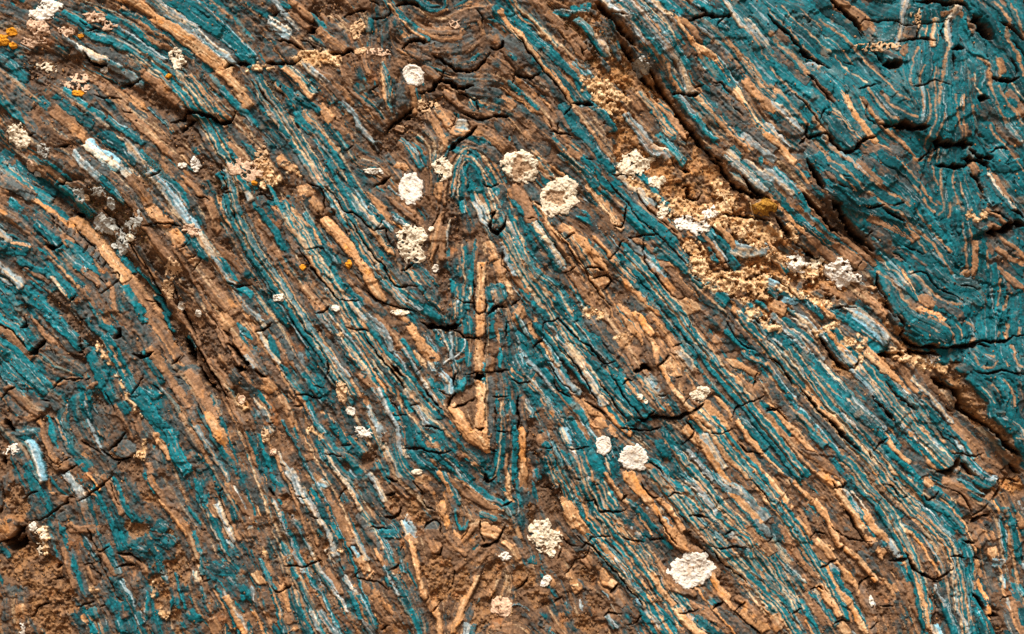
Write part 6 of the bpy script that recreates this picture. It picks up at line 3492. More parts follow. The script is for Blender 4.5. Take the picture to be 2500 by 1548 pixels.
flat = IDk.ravel(); sel = np.nonzero(flat)[0]
order = sel[np.argsort(flat[sel], kind='stable')]
ids = flat[order]; st_ = np.searchsorted(ids, np.arange(1, len(bands)+1))
Cf = Cc.reshape(-1, 3)
fl = lambda F: F.ravel()
l1, l2, l3, p1, p2, p3, ssf, ttf, blf, slb = map(fl, (L1, L2, L3, P1, P2, P3, SS, TT, BL, SLAB))
for b in range(1, len(bands)):
    q = order[st_[b-1]:st_[b]]
    if len(q) == 0: continue
    B = bands[b]; r = B['r']; k = B['k']; w = B['w']
    s = ssf[q]*w/2; t = ttf[q]
    sw = s + .9*p2[q]*.8 + 1.5*n1(t, 40, r)
    stf = n1(sw, 1.8, r); stm = n1(sw, 4.0, r); stw = n1(sw, 9, r)
    a1, a2, a3, b1, b2 = l1[q], l2[q], l3[q], p1[q], p2[q]
    n = len(q)
    tint = 1+.16*blf[q]+r.uniform(-.12, .12)
    if k == 'T':
        c = mix(np.broadcast_to(TEALC, (n, 3)), TEALD, smst(-.5, .75, .25*b1+.75*stm+.3*a2+r.uniform(-.45, .35))*.95)
        c = mix(c, TEALL, smst(.25, 1.0, .75*stw+.3*a2+.2*b2+r.uniform(-.3, .3))*.75)
        c = mix(c, SLATE*.8, smst(.35, .95, .35*b1+.2*b2+.5*stw+.3*stm+r.uniform(-.4, .25))*.8)
        c = mix(c, PALE, smst(.62, .9, .75*stf+.35*a1*.6+.25*stm+.2*n1(t, 25, r)+r.uniform(-.12, .12))*.6)
        c = mix(c, TAN, smst(.85, 1.05, .95*stm+.2*b1+.2*b2+.1*a2+r.uniform(-.15, .2)-.35*slb[q])*.85)
    elif k == 'B':
        c = mix(np.broadcast_to(SLATE*.75, (n, 3)), SLATD, smst(-.4, .8, .5*b1+.4*a2+.3*stm))
        c = mix(c, BRN*1.25, smst(-.1, .7, b2*.5+.5*stw+.4*b1+r.uniform(-.2, .3))*.75)
        c = mix(c, TEALD*1.2, smst(.2, .8, .6*b1*-1+.4*stm+.3*a2)*.7)
        c = mix(c, TAND*1.3, smst(.6, 1.1, .6*stm+.4*a1*.6+.3*b2)*.6)
    elif k == 'O':
        c = mix(np.broadcast_to(TAND*1.12, (n, 3)), BRN*1.2, smst(-.4, .7, .5*b1+.5*stw+r.uniform(-.3, .3)))
        c = mix(c, TAN, smst(.0, .9, .6*stm+.3*a2+.3*b1+r.uniform(-.45, .1))*.7)
        c = mix(c, SLATE*.9, smst(.25, .85, .6*n1(sw, 5, r)-.6*b1+r.uniform(-.25, .1))*.55)
        c = mix(c, ORNG*.75, smst(.6, 1.2, b1+.4*stw+r.uniform(-.3, .2))*.5)
    elif k == 'Q':
        c = mix(np.broadcast_to(TAN, (n, 3)), ORNG, smst(-.3, .7, b1*.8+.4*stw+r.uniform(-.7, .1)-(.5 if B['L'] < 2.5*w else 0))*.75)
        c = mix(c, CREAM, smst(.1, .9, .6*stm-.4*b1+.3*a2+r.uniform(-.2, .2))*.75)
        c = mix(c, TAND, smst(.1, .7, .5*n1(sw, 3.4, r)+.5*b2+.2*a1+(.35 if B['L'] < 2.5*w else 0))*(.75 if B['f'] or B['L'] < 2.5*w else .4))
        c = mix(c, SLATE, smst(.7, 1.1, .7*n1(sw, 6, r)+.4*b2+r.uniform(-.1, .15))*.6)
    elif k == 'P':
        c = mix(np.broadcast_to(PALE*.6, (n, 3)), SLATE, smst(-.3, .6, .5*b1+.5*stw))
        if w > 24: c = mix(c, col(.20, .48, .62), smst(-.3, .6, -stw+.4*b1)*.75)
        c = mix(c, CREAM*.85, smst(-.1, .6, .7*n1(sw, 5, r)+.3*b2+r.uniform(-.1, .2))*.8)
        c = mix(c, WHITE, smst(.35, .95, .8*stf+.3*a1*.6+.3*b1)*(.35 if B['f'] else .55))
        c = mix(c, TEALC, smst(.35, .7, .8*n1(sw, 3.6, r)+.2*a2-.1*b2)*.85)
        c = mix(c, TAND, smst(.5, .9, .7*n1(sw, 2.4, r)+.4*b2)*.6)
    else:  # M
        g = n1(sw, 3.6, r)
        c = mix(np.broadcast_to(TEALC, (n, 3)), TEALD, smst(0, .8, b1+.3*a2))
        c = mix(c, SLATE, smst(0, .7, b1*-1+.4*stw)*.7)
        c = mix(c, TAN, smst(.05, .3, g+.25*b2)*.9)
        c = mix(c, CREAM, smst(.35, .7, n1(sw, 2.2, r)+.2*a1*.6)*.6)
    c = c*np.clip(tint*(.85 if B['f'] else 1.06), .6, 1.4)[:, None]
    if B['seed'] in LONGID: c = mix(c, TEALC, .45)
    if k == 'T': c = mix(c, TEALD, slb[q]*smst(-.9, .5, .6*b1+.4*b2)*.5)
    # weathering: brown crust in blotches
    c = mix(c, BRN*1.1, smst(.45, 1.0, p1[q]*-.8+.5*b2+.25*a3*.5+r.uniform(-.25, .1))*((.1 if k == 'Q' and not B['f'] else .28) if k in 'TPMQ' else .42))
    Cf[q] = c
C3 = Cf.reshape(H, W, 3)
# long hair-thin quartz and tan laminae everywhere in the layered rock
lam = smst(1.05, 1.75, L4+.35*P1)*(1-.5*smst(0, 1, P2))
lamc = mix(np.broadcast_to(CREAM*.9, (H, W, 3)), TAN*.9, smst(-.9, .1, L3+P1))
inT = np.array([0]+[1 if (not b['f'] and b['k'] in 'TQ') else 0 for b in bands[1:]], np.float32)[IDk]
C3 = mix(C3, lamc, lam*(.55-.3*inT)*(1-.7*SLAB)*(1-.6*LEFT))
lam2 = smst(1.0, 1.7, -L4+.35*P1)
C3 = mix(C3, np.where((TEAL > .45)[..., None], TEALD, BRND), lam2*(.5-.25*inT))
# thin quartz veins
tanv = mix(TAN*1.02, TAND, SLAB*.35)
vcol = np.where((VCOL == 2)[..., None], tanv, mix(np.broadcast_to(CREAM*.9, (H, W, 3)), TAN, smst(-.3, .5, P1)))
C3 = mix(C3, vcol, np.clip(VC*(.75+.25*P2), 0, 1)*.92)
# soil, sand
sg = smst(.1, .7, f1c+.25*vfine*.3)
rusty = np.clip(SCAR*1.2+LOWL*.55, 0, 1)
soilc = mix(BRN*.85, SOIL*1.6, rusty*smst(-.7, .3, P1+.5*P2))
soilc = mix(soilc, BRND*1.2, smst(-.3, .8, P2+.4*idb)*(1-.55*rusty))
soilc = mix(soilc, TAN*1.0, smst(.1, .9, P2-.5*P1+.4*idb)*rusty*.75)
soilc = mix(soilc, RUST*1.2, smst(.4, 1.1, P1)*.6*(.3+.7*rusty))
C3 = mix(C3, soilc, np.clip(cover_soil, 0, 1)*.88)
kd = smst(2.0, 9.0, KD)
C3 = mix(C3, soilc, kd*.75)
sandc = mix(np.broadcast_to(SAND, (H, W, 3)), TAN*.8, smst(-.2, .8, P1))
sandc = mix(sandc, CREAM*1.1, smst(.0, .8, P1*.8+.5*P2))
sandc = mix(sandc, SOIL*1.6, smst(.1, .8, -P2-.3*P1))
C3 = mix(C3, sandc, np.clip(cover_sand, 0, 1)*.93)
# pale dust caught on the surface, grain
dust = smst(.75, 1.25, fbm(40, 1601, 3)+.5*P2)
C3 = mix(C3, TAN*.9, dust*.22)
# hue unchanged, small scale grain
g = 1 + .09*fine + .10*P2 + .07*idc + .05*vfine
C3 = C3*np.clip(g, .55, 1.6)[..., None]
C3 = np.clip(C3, .002, .85)
print('colour', time.time()-T0)

# ------------------------------------------------------------------ meshes
coll = sc.collection
def mat_rock(name, rough=.8, bump=.25):
    m = bpy.data.materials.new(name); m.use_nodes = True; n = m.node_tree; b = n.nodes['Principled BSDF']
    at = n.nodes.new('ShaderNodeAttribute'); at.attribute_name = 'mineral'
    tc = n.nodes.new('ShaderNodeTexCoord')
    nz = n.nodes.new('ShaderNodeTexNoise'); nz.inputs['Scale'].default_value = 520; nz.inputs['Detail'].default_value = 5
    n.links.new(tc.outputs['Object'], nz.inputs['Vector'])
    mr = n.nodes.new('ShaderNodeMapRange'); mr.inputs[1].default_value = .3; mr.inputs[2].default_value = .7; mr.inputs[3].default_value = .72; mr.inputs[4].default_value = 1.25
    n.links.new(nz.outputs['Fac'], mr.inputs[0])
    mx = n.nodes.new('ShaderNodeVectorMath'); mx.operation = 'MULTIPLY'
    n.links.new(at.outputs['Color'], mx.inputs[0]); n.links.new(mr.outputs[0], mx.inputs[1])
    n.links.new(mx.outputs[0], b.inputs['Base Color'])
    b.inputs['Roughness'].default_value = rough; b.inputs['Specular IOR Level'].default_value = .2
    bp = n.nodes.new('ShaderNodeBump'); bp.inputs['Strength'].default_value = bump; bp.inputs['Distance'].default_value = .0006
    n.links.new(nz.outputs['Fac'], bp.inputs['Height']); n.links.new(bp.outputs[0], b.inputs['Normal'])
    return m
M_ROCK = mat_rock('weathered_rock', .85, .3)
M_LAYER = mat_rock('mineral_layer', .62, .22)
M_LICH = mat_rock('lichen_crust', .95, .3)
M_SOIL = mat_rock('soil_crumbs', .95, .3)

def to_world(x, y, h):
    return (x-PW/2)*S, -h*S, (PH/2-y)*S+ZC

def mk(name, v, quads, colr, mat, parent=None, tris=None):
    me = bpy.data.meshes.new(name)
    nq = len(quads); nt = 0 if tris is None else len(tris)
    me.vertices.add(len(v)); me.vertices.foreach_set('co', np.ascontiguousarray(v, np.float32).ravel())
    li = quads.ravel() if nt == 0 else (np.concatenate([quads.ravel(), tris.ravel()]) if nq else tris.ravel())
    me.loops.add(len(li)); me.loops.foreach_set('vertex_index', li.astype(np.int32))
    ls = np.concatenate([np.arange(nq)*4, nq*4+np.arange(nt)*3]).astype(np.int32)
    me.polygons.add(nq+nt); me.polygons.foreach_set('loop_start', ls)
    me.update(calc_edges=True)
    a = me.attributes.new('mineral', 'FLOAT_COLOR', 'POINT')
    a.data.foreach_set('color', np.hstack([colr, np.ones((len(colr), 1))]).astype(np.float32).ravel())
    me.materials.append(mat)
    o = bpy.data.objects.new(name, me); coll.objects.link(o)
    if parent: o.parent = parent
    return o

wx_, wy_, wz_ = to_world(X, Y, HGT)
VV = np.stack([wx_, wy_, wz_], -1).reshape(-1, 3).astype(np.float32)
CV = C3.reshape(-1, 3)
# id of each cell
cid = IDk[:-1, :-1]
jj, ii = np.mgrid[0:H-1, 0:W-1]
v00 = (jj*W+ii).ravel(); cidf = cid.ravel()
cnt = np.bincount(cidf, minlength=len(bands))
# in-frame area decides which layers are objects of their own
inframe = ((X[:-1, :-1] > 0) & (X[:-1, :-1] < PW) & (Y[:-1, :-1] > 0) & (Y[:-1, :-1] < PH)).ravel()
vis = np.bincount(cidf[inframe], minlength=len(bands)); vis[0] = 0
top = np.argsort(-vis)[:298]
top = [b for b in top if vis[b] > 20]
kindmap = np.full(len(bands), 1, np.int32)            # 0 ground mass, 1 small layers joined, >1 own
kindmap[0] = 0
for i, b in enumerate(top): kindmap[b] = i+2
ck = kindmap[cidf]
o_ = np.argsort(ck, kind='stable'); cks = ck[o_]
bnd = np.searchsorted(cks, np.arange(len(top)+3))
ckg = ck.reshape(H-1, W-1)

def piece(name, cells, own, skirt, mat, parent):
    """cells of the rock surface as one mesh, with side walls running back into the rock"""
    a = v00[cells]
    q = np.stack([a, a+W, a+W+1, a+1], 1)
    cj, ci = np.divmod(cells, W-1)
    quads = [q]
    uq = None
    if skirt:
        pad = np.full((H+1, W+1), -1, np.int32); 
        walls = []
        for dj, di, e0, e1 in ((-1, 0, 0, 3), (1, 0, 2, 1), (0, -1, 1, 0), (0, 1, 3, 2)):
            nj, ni = cj+dj, ci+di
            inside = (nj >= 0) & (nj < H-1) & (ni >= 0) & (ni < W-1)
            nb = np.full(len(cells), -1); nb[inside] = ckg[nj[inside], ni[inside]]
            m = nb != own
            walls.append(np.stack([q[m, e0], q[m, e1]], 1))
        wl = np.vstack(walls)
    u, inv = np.unique(q, return_inverse=True); inv = inv.reshape(q.shape)
    v = VV[u]; c = CV[u]
    if skirt and len(wl):
        lut = {}
        wi = np.searchsorted(u, wl)
        bu, binv = np.unique(wi, return_inverse=True); binv = binv.reshape(wi.shape)
        vb = v[bu].copy(); vb[:, 1] += 14*S
        n0 = len(v)
        v = np.vstack([v, vb]); c = np.vstack([c, c[bu]])
        wq = np.stack([wi[:, 0], wi[:, 1], binv[:, 1]+n0, binv[:, 0]+n0], 1)
        quads = [inv, wq]
    else:
        quads = [inv]
    return mk(name, v, np.vstack(quads), c, mat, parent)

rock = piece('rock_face', o_[bnd[0]:bnd[1]], 0, False, M_ROCK, None)
rock['kind'] = 'structure'
sm = piece('thin_layers', o_[bnd[1]:bnd[2]], 1, False, M_LAYER, rock); sm['kind'] = 'stuff'
NM = {'T': 'teal_layer', 'B': 'slate_layer', 'O': 'brown_layer', 'Q': 'quartz_layer', 'P': 'pale_layer', 'M': 'striped_layer'}
for i, b in enumerate(top):
    cells = o_[bnd[i+2]:bnd[i+3]]
    if len(cells): piece(NM[bands[b]['k']], cells, i+2, True, M_LAYER, rock)
print('pieces', time.time()-T0)

# ------------------------------------------------------------------ lichens: each a crust of its own lying on the rock
HS = blur(HGT, 5, 2)
def hit(F, x, y): return sample(F, (x+MARG)/ST, (y+MARG)/ST)
LCOL = {'white': (col(.78, .73, .65), col(.55, .40, .26)), 'cream': (col(.77, .67, .51), col(.40, .25, .12)),
        'tan': (col(.64, .42, .24), col(.34, .18, .08)), 'pink': (col(.66, .45, .31), col(.40, .23, .13)),
        'grey': (col(.50, .50, .46), col(.20, .17, .12)), 'orange': (col(.70, .29, .02), col(.36, .13, .01)), 'ochre': (col(.40, .20, .03), col(.20, .08, .01))}
def lichen(name, cx, cy, rx, ry, style, colour, label, group, cat='lichen', seed=None):
    seed = int(cx*7+cy) if seed is None else seed
    small = max(rx, ry) <= 14 or (style == 'crust' and ry <= 9)
    if small and style == 'crust': style = 'lump'
    r = np.random.default_rng(seed)
    st = 1.25 if max(rx, ry) < 30 else 1.6
    n = int(2.9*rx/st); m = int(2.9*ry/st)
    x = cx + (np.arange(n)-n/2)*st; y = cy + (np.arange(m)-m/2)*st
    x, y = np.meshgrid(x.astype(np.float32), y.astype(np.float32))
    u, v = (x-cx)/rx, (y-cy)/ry; rad = np.hypot(u, v); ang = np.arctan2(v, u)
    def ring1(f, amp): 
        k = r.uniform(0, 6.28, 4); return amp*sum(np.sin(f*(i+1)*ang*1.0 + k[i])/(i+1) for i in range(3))
    amp = {'disc': .07, 'ring': .08, 'lump': .19, 'crust': .2}[style]*(.6 if small else 1)
    lob = ring1(2, amp) + ring1(9, amp*.28)
    f1, f2, idv = worley({'disc': 5.2, 'ring': 7.5, 'lump': 9.5, 'crust': 6.5}[style], seed, x+6*hit(nC, x, y)+2*hit(P2, x, y), y+6*hit(nD, x, y)-2*hit(P2, x, y))
    g1, g2, gv = worley(3.0, seed+1, x, y)
    big = hit(P1, x*1.0, y); sm_ = hit(P2, x, y)
    R = rad + lob*.9 + .10*sm_ + .08*hit(nC, x, y) + ({'disc': .0, 'ring': .0, 'lump': .22, 'crust': .38}[style])*big*(1 if max(rx, ry) > 13 else .4) + .05*idv
    inside = R < 1.0
    if style == 'crust' and max(rx, ry) > 13: inside &= (idv + .9*sm_) > -.6
    if style == 'lump' and max(rx, ry) > 16: inside &= (idv + .6*sm_) > -1.05
    th = {'disc': 2.2, 'ring': 3.2, 'lump': 3.2, 'crust': 1.6}[style]
    edge = smst(0, .22, 1-R)
    sect = smst(.02, .3, f2-f1)
    wr = 1-np.abs(hit(nC, x*1.0, y)*1.3+.5*sm_)
    h = th*edge + {'disc': .8, 'ring': 1.6, 'lump': 2.4, 'crust': 1.2}[style]*(.45*(1-f1)+.9*wr)*sect + .9*(1-g1) + .9*idv + {'disc': .6, 'ring': 1.2, 'lump': 2.2, 'crust': 1.2}[style]*sm_
    hole = np.zeros_like(rad)
    if style == 'ring':
        hx, hy = r.uniform(-.05, .05), r.uniform(-.02, .15)
        hole = 1-smst(.40, .55, np.hypot(u-hx, v-hy)+.3*big+.2*sm_+.12*np.sin(3*ang+seed))
        h = h - 3.6*hole + hole*1.5*gv
        h += 1.3*smst(.5, .75, R)*(1-smst(.85, 1.0, R))
    if style == 'disc': h += .8*smst(.66, .85, R)*(1-smst(.9, 1.0, R)); h -= .5*np.sin(rad*15)*.4
    base = np.maximum(hit(HS, x, y), hit(HGT, x, y)*.7+hit(HS, x, y)*.3-.4)
    z = base + h
    z = np.maximum(z, hit(HGT, x, y)+.5)
    A, B = LCOL[colour]
    if small and colour == 'white': A = A*.5 + LCOL['grey'][0]*.25 + LCOL['cream'][0]*.25
    t = smst(.15, .75, f1*.8+.35*g1 - .25*sect + .15*sm_)
    c = mix(np.broadcast_to(A, x.shape+(3,)), B, t*.6)
    if style == 'disc': c = mix(c, B*1.15, (1-smst(.35, .72, rad))*smst(-.2, .5, sm_+.3*idv)*.6)
    if style == 'ring': c = mix(c, col(.36, .20, .10), hole*.85)
    c = c*(1+.07*idv[..., None])
    ins = inside[:-1, :-1] & inside[1:, :-1] & inside[:-1, 1:] & inside[1:, 1:]
    if ins.sum() < 4: return None
    jj, ii = np.nonzero(ins); a = jj*n+ii
    q = np.stack([a, a+n, a+n+1, a+1], 1)
    pad = np.pad(ins, 1)
    walls = []
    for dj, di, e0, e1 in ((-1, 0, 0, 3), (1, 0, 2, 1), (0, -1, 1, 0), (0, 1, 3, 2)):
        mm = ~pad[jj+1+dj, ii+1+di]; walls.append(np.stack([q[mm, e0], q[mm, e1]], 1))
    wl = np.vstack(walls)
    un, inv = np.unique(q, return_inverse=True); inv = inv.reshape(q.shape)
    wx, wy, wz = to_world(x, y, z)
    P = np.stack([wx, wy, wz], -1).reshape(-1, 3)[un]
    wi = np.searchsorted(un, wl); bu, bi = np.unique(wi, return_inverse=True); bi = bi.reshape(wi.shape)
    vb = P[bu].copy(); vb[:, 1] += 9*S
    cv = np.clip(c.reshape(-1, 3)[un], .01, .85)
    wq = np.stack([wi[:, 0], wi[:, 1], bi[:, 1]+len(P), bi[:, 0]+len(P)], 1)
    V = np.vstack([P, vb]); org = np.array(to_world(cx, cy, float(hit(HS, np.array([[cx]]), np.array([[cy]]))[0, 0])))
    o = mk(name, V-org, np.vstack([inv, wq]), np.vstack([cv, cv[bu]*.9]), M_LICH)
    o.location = org
    o['label'] = label; o['category'] = cat
    if group: o['group'] = group
    return o
WD, CR, GR, OR = 'round crustose lichens on the rock', 'lumpy cream lichen crusts', 'small grey lichen rosettes', 'orange lichen specks'
for a in [
 ('round_lichen', 1009, 183, 25, 27, 'disc', 'white', 'white round lichen with a small lobe, high and alone above the fold hinge', WD),
 ('round_lichen', 1004, 461, 33, 37, 'disc', 'white', 'oval lichen with thin white rim and tan middle, left of the ring lichens', WD),
 ('ring_lichen', 1270, 407, 43, 44, 'ring', 'cream', 'cream ring lichen with hollow centre, upper left of the two big rings', WD),
 ('ring_lichen', 1365, 480, 48, 49, 'ring', 'cream', 'largest cream ring lichen with brown crumbly hollow, lower right of the two rings', WD),
 ('round_lichen', 1688, 1391, 55, 45, 'disc', 'white', 'largest flat white round lichen, beside the rusty nodule near the bottom', WD),
 ('round_lichen', 1473, 1086, 22, 23, 'disc', 'white', 'smaller left one of two neighbouring white lichens above the long orange vein', WD),
 ('round_lichen', 1547, 1116, 34, 35, 'disc', 'white', 'larger right one of two neighbouring white lichens at the top of the orange vein', WD),
 ('round_lichen', 1224, 1479, 27, 25, 'disc', 'pink', 'tan pinkish round lichen on brown rock at the bottom centre', WD),
 ('lichen_crust', 1007, 598, 43, 47, 'lump', 'cream', 'big lumpy cream lichen cluster left of the central vertical quartz seam', CR),
 ('lichen_crust', 1083, 411, 23, 32, 'lump', 'cream', 'upright cream lichen crust between the oval lichen and the upper ring', CR),
 ('lichen_crust', 1552, 400, 37, 36, 'lump', 'cream', 'knobbly cream lichen on the rock corner left of the brown earthy hollow', CR),
 ('lichen_crust', 1608, 440, 18, 20, 'lump', 'cream', 'small crumbly lichen trailing below right of the knobbly corner lichen', CR),
 ('lichen_crust', 1692, 550, 42, 22, 'lump', 'white', 'white lumpy lichen patch across the middle of the sandy shelf', CR),
 ('lichen_crust', 1734, 520, 21, 18, 'lump', 'white', 'white lichen knot on the upper right edge of the sandy shelf patch', CR),
 ('lichen_crust', 1618, 516, 14, 24, 'lump', 'cream', 'narrow cream lichen hanging at the left edge of the sandy shelf', CR),
 ('lichen_crust', 1329, 1308, 42, 38, 'lump', 'cream', 'branching cream lichen cluster on brown rock low in the centre', CR),
 ('lichen_crust', 1347, 1348, 13, 14, 'lump', 'cream', 'little cream lichen just under the branching cluster', CR),
 ('lichen_crust', 1333, 1418, 11, 15, 'lump', 'white', 'tiny bean shaped white lichen below the branching cluster', CR),
 ('lichen_crust', 1232, 1359, 17, 11, 'lump', 'white', 'small white lichen left of the branching cluster, above the tan round one', CR),
 ('lichen_crust', 48, 336, 28, 34, 'lump', 'cream', 'large cream lichen at the left edge beside a dark hole', CR),
 ('lichen_crust', 434, 145, 23, 25, 'lump', 'cream', 'single cream lichen on dark streaked rock in the upper left', CR),
 ('lichen_crust', 115, 27, 34, 28, 'lump', 'white', 'bright white lichen crust at the top edge of the upper left corner', CR),
 ('lichen_crust', 98, 68, 27, 22, 'lump', 'pink', 'pinkish lichen crust just under the bright white corner one', CR),
 ('lichen_crust', 164, 77, 18, 14, 'lump', 'pink', 'small pinkish lichen right of the pink crust in the upper left corner', CR),
 ('lichen_crust', 84, 103, 24, 15, 'crust', 'pink', 'lowest pinkish crust in the upper left corner cluster', CR),
 ('lichen_crust', 233, 47, 25, 18, 'lump', 'pink', 'pinkish crust on the ledge left of the thick quartz bed at the top', CR),
 ('lichen_crust', 270, 68, 22, 15, 'crust', 'pink', 'thin pinkish crust trailing right of the ledge crust at the top', CR),
 ('lichen_crust', 196, 202, 40, 21, 'crust', 'pink', 'wide ragged pinkish crust above the orange specks on the left', CR),
 ('lichen_crust', 113, 165, 28, 15, 'crust', 'cream', 'thin crumbly crust halfway between the corner cluster and the ragged pink one', CR),
 ('lichen_crust', 480, 402, 16, 17, 'lump', 'white', 'compact white lichen beside scattered bits in the left centre', CR),
 ('lichen_crust', 450, 406, 12, 9, 'crust', 'white', 'scattered white bits just left of the compact white lichen', CR),
 ('lichen_crust', 600, 415, 40, 27, 'crust', 'pink', 'broad sandy pink crust on the shelf left of the dark vertical bed', CR),
 ('lichen_crust', 640, 385, 22, 26, 'crust', 'tan', 'tan crust rising from the right end of the broad sandy crust', CR),
 ('lichen_crust', 470, 562, 25, 15, 'lump', 'pink', 'tan pink lichen over the end of a pale blue bed on the left', CR),
 ('lichen_crust', 423, 655, 21, 22, 'crust', 'tan', 'tan ragged lichen at the top of the crumbly dark furrow', CR),
 ('lichen_crust', 410, 710, 19, 20, 'crust', 'tan', 'second tan ragged lichen down the crumbly dark furrow', CR),
 ('lichen_crust', 440, 747, 11, 11, 'lump', 'white', 'pale lichen dot below the tan ones in the dark furrow', CR),
 ('lichen_crust', 484, 766, 10, 9, 'crust', 'white', 'faint white lichen bit lowest in the dark furrow', CR),
 ('lichen_crust', 591, 976, 11, 10, 'lump', 'pink', 'small pinkish lichen knob where the dark furrow ends', CR),
 ('lichen_crust', 834, 958, 15, 27, 'lump', 'tan', 'golden tan lichen strip slanting beside a slate sliver', CR),
 ('lichen_crust', 857, 1004, 12, 13, 'lump', 'white', 'white tip at the lower end of the golden lichen strip', CR),
 ('lichen_crust', 889, 1054, 27, 15, 'lump', 'white', 'white curved lichen below the golden strip', CR),
 ('lichen_crust', 650, 1064, 9, 22, 'lump', 'tan', 'thin vertical golden lichen thread left of the brown blocks', CR),
 ('lichen_crust', 668, 1104, 10, 9, 'lump', 'pink', 'pinkish lichen dot at the foot of the golden thread', CR),
 ('lichen_crust', 1711, 960, 21, 21, 'lump', 'cream', 'cream rosette on the end of a thick striped bed, right of centre', CR),
 ('lichen_crust', 1560, 968, 9, 8, 'lump', 'cream', 'tiny cream lichen pair member, upper one on the teal beds', CR),
 ('lichen_crust', 1575, 979, 6, 6, 'lump', 'cream', 'tiny cream lichen pair member, lower one on the teal beds', CR),
 ('lichen_crust', 1946, 646, 34, 21, 'lump', 'white', 'star shaped white lichen with a bare brown patch, left of the long cleft end', CR),
 ('lichen_crust', 2056, 668, 40, 32, 'lump', 'white', 'large bright white lichen where the long diagonal cleft ends', CR),
 ('lichen_crust', 1992, 640, 16, 24, 'crust', 'cream', 'cream crust joining the star lichen and the large bright one', CR),
 ('lichen_crust', 1565, 160, 23, 21, 'lump', 'grey', 'grey green mossy lichen ball inside the brown cleft at the top', CR),
 ('lichen_crust', 2147, 113, 52, 13, 'crust', 'tan', 'long flat tan lichen lying on a teal ledge, upper right', CR),
 ('lichen_crust', 2244, 50, 9, 24, 'crust', 'tan', 'small crooked tan lichen on bright teal rock near the top right', CR),
 ('lichen_crust', 875, 70, 18, 24, 'lump', 'tan', 'tan crumpled lichen above the dark notch at top centre', CR),
 ('lichen_crust', 880, 124, 15, 10, 'lump', 'tan', 'small tan lichen directly above the dark notch line', CR),
 ('lichen_crust', 928, 127, 27, 10, 'crust', 'pink', 'flat pinkish lichen along the ledge right of the dark notch', CR),
 ('lichen_crust', 1046, 258, 25, 17, 'crust', 'tan', 'golden flaky lichen at the dark crack under the white round lichen', CR),
 ('lichen_crust', 1117, 58, 18, 13, 'crust', 'pink', 'faint pinkish lichen inside the curved fold at the top centre', CR),
 ('lichen_crust', 2272, 877, 21, 12, 'crust', 'white', 'white crust in the sandy gap at the right under the overhang', CR),
 ('lichen_crust', 28, 1097, 22, 17, 'crust', 'white', 'bluish white crust at the left edge above the dark hollow', CR),
 ('lichen_crust', 106, 1315, 17, 34, 'crust', 'cream', 'speckled cream crust down the side of the dark hollow, lower left', CR),
 ('lichen_crust', 84, 1284, 10, 13, 'crust', 'white', 'white fleck at the upper edge of the dark hollow, lower left', CR),
 ('lichen_crust', 57, 1533, 10, 18, 'crust', 'white', 'white crystal like streak at the bottom left corner', CR),
 ('lichen_crust', 2122, 1463, 7, 13, 'lump', 'white', 'small pale lichen grain beside dark nodules, lower right', CR),
 ('lichen_crust', 1063, 655, 8, 12, 'lump', 'white', 'tiny white lichen below right of the big lumpy cluster', CR),
 ('lichen_crust', 1054, 560, 9, 7, 'lump', 'cream', 'small cream lichen dot touching the top of the big lumpy cluster', CR),
 ('lichen_crust', 911, 417, 22, 9, 'crust', 'white', 'scattered pale flecks near a dark pit, left of the oval lichen', CR),
 ('lichen_crust', 679, 727, 14, 12, 'crust', 'white', 'pale speckled patch on brown rock, left of the long blurred orange vein', CR),
 ('lichen_crust', 819, 753, 14, 9, 'crust', 'white', 'pale flecks at the foot of a brown bed end, centre left', CR),
 ('lichen_crust', 978, 763, 20, 9, 'crust', 'cream', 'cream crumbs under the curved teal beds near the centre', CR),
 ('lichen_crust', 1018, 1152, 14, 8, 'crust', 'cream', 'cream crumbs low in the chevron fold, centre', CR),
 ('lichen_crust', 258, 172, 10, 9, 'crust', 'white', 'small pale fleck below the drooping slate bed, upper left', CR),
 ('lichen_rosette', 193, 478, 14, 18, 'lump', 'grey', 'leftmost grey white rosette of the dark mossy hollow', GR),
 ('lichen_rosette', 211, 482, 9, 9, 'lump', 'tan', 'brownish rosette just right of the leftmost grey one', GR),
 ('lichen_rosette', 246, 469, 28, 12, 'crust', 'grey', 'long topmost grey rosette row above the mossy hollow', GR),
 ('lichen_rosette', 274, 497, 12, 14, 'crust', 'grey', 'grey rosette under the right end of the topmost row', GR),
 ('lichen_rosette', 251, 546, 32, 22, 'lump', 'grey', 'widest grey white rosette in the middle of the hollow', GR),
 ('lichen_rosette', 294, 590, 19, 26, 'lump', 'grey', 'lowest grey white rosette of the hollow cluster', GR),
 ('lichen_rosette', 332, 548, 24, 30, 'crust', 'grey', 'rightmost ragged grey rosette of the hollow cluster', GR),
 ('lichen_rosette', 316, 580, 13, 11, 'crust', 'cream', 'cream rosette tucked between the lowest and rightmost grey ones', GR),
 ('lichen_rosette', 275, 600, 9, 8, 'lump', 'grey', 'small bluish rosette left of the lowest grey one', GR),
 ('lichen_rosette', 111, 372, 14, 20, 'crust', 'grey', 'speckled grey patch right of the large cream lichen at the left edge', GR),
 ('lichen_rosette', 91, 425, 10, 8, 'crust', 'grey', 'dark speckled fleck above the left teal beds', GR),
 ('lichen_rosette', 75, 405, 12, 12, 'crust', 'pink', 'pinkish rough patch below the speckled grey one', GR),
 ('lichen_rosette', 100, 0, 1, 1, 'crust', 'grey', '', GR),
 ('orange_lichen', 31, 79, 12, 11, 'crust', 'orange', 'upper orange speck at the left edge', OR),
 ('orange_lichen', 11, 100, 14, 13, 'crust', 'orange', 'largest orange speck touching the left edge', OR),
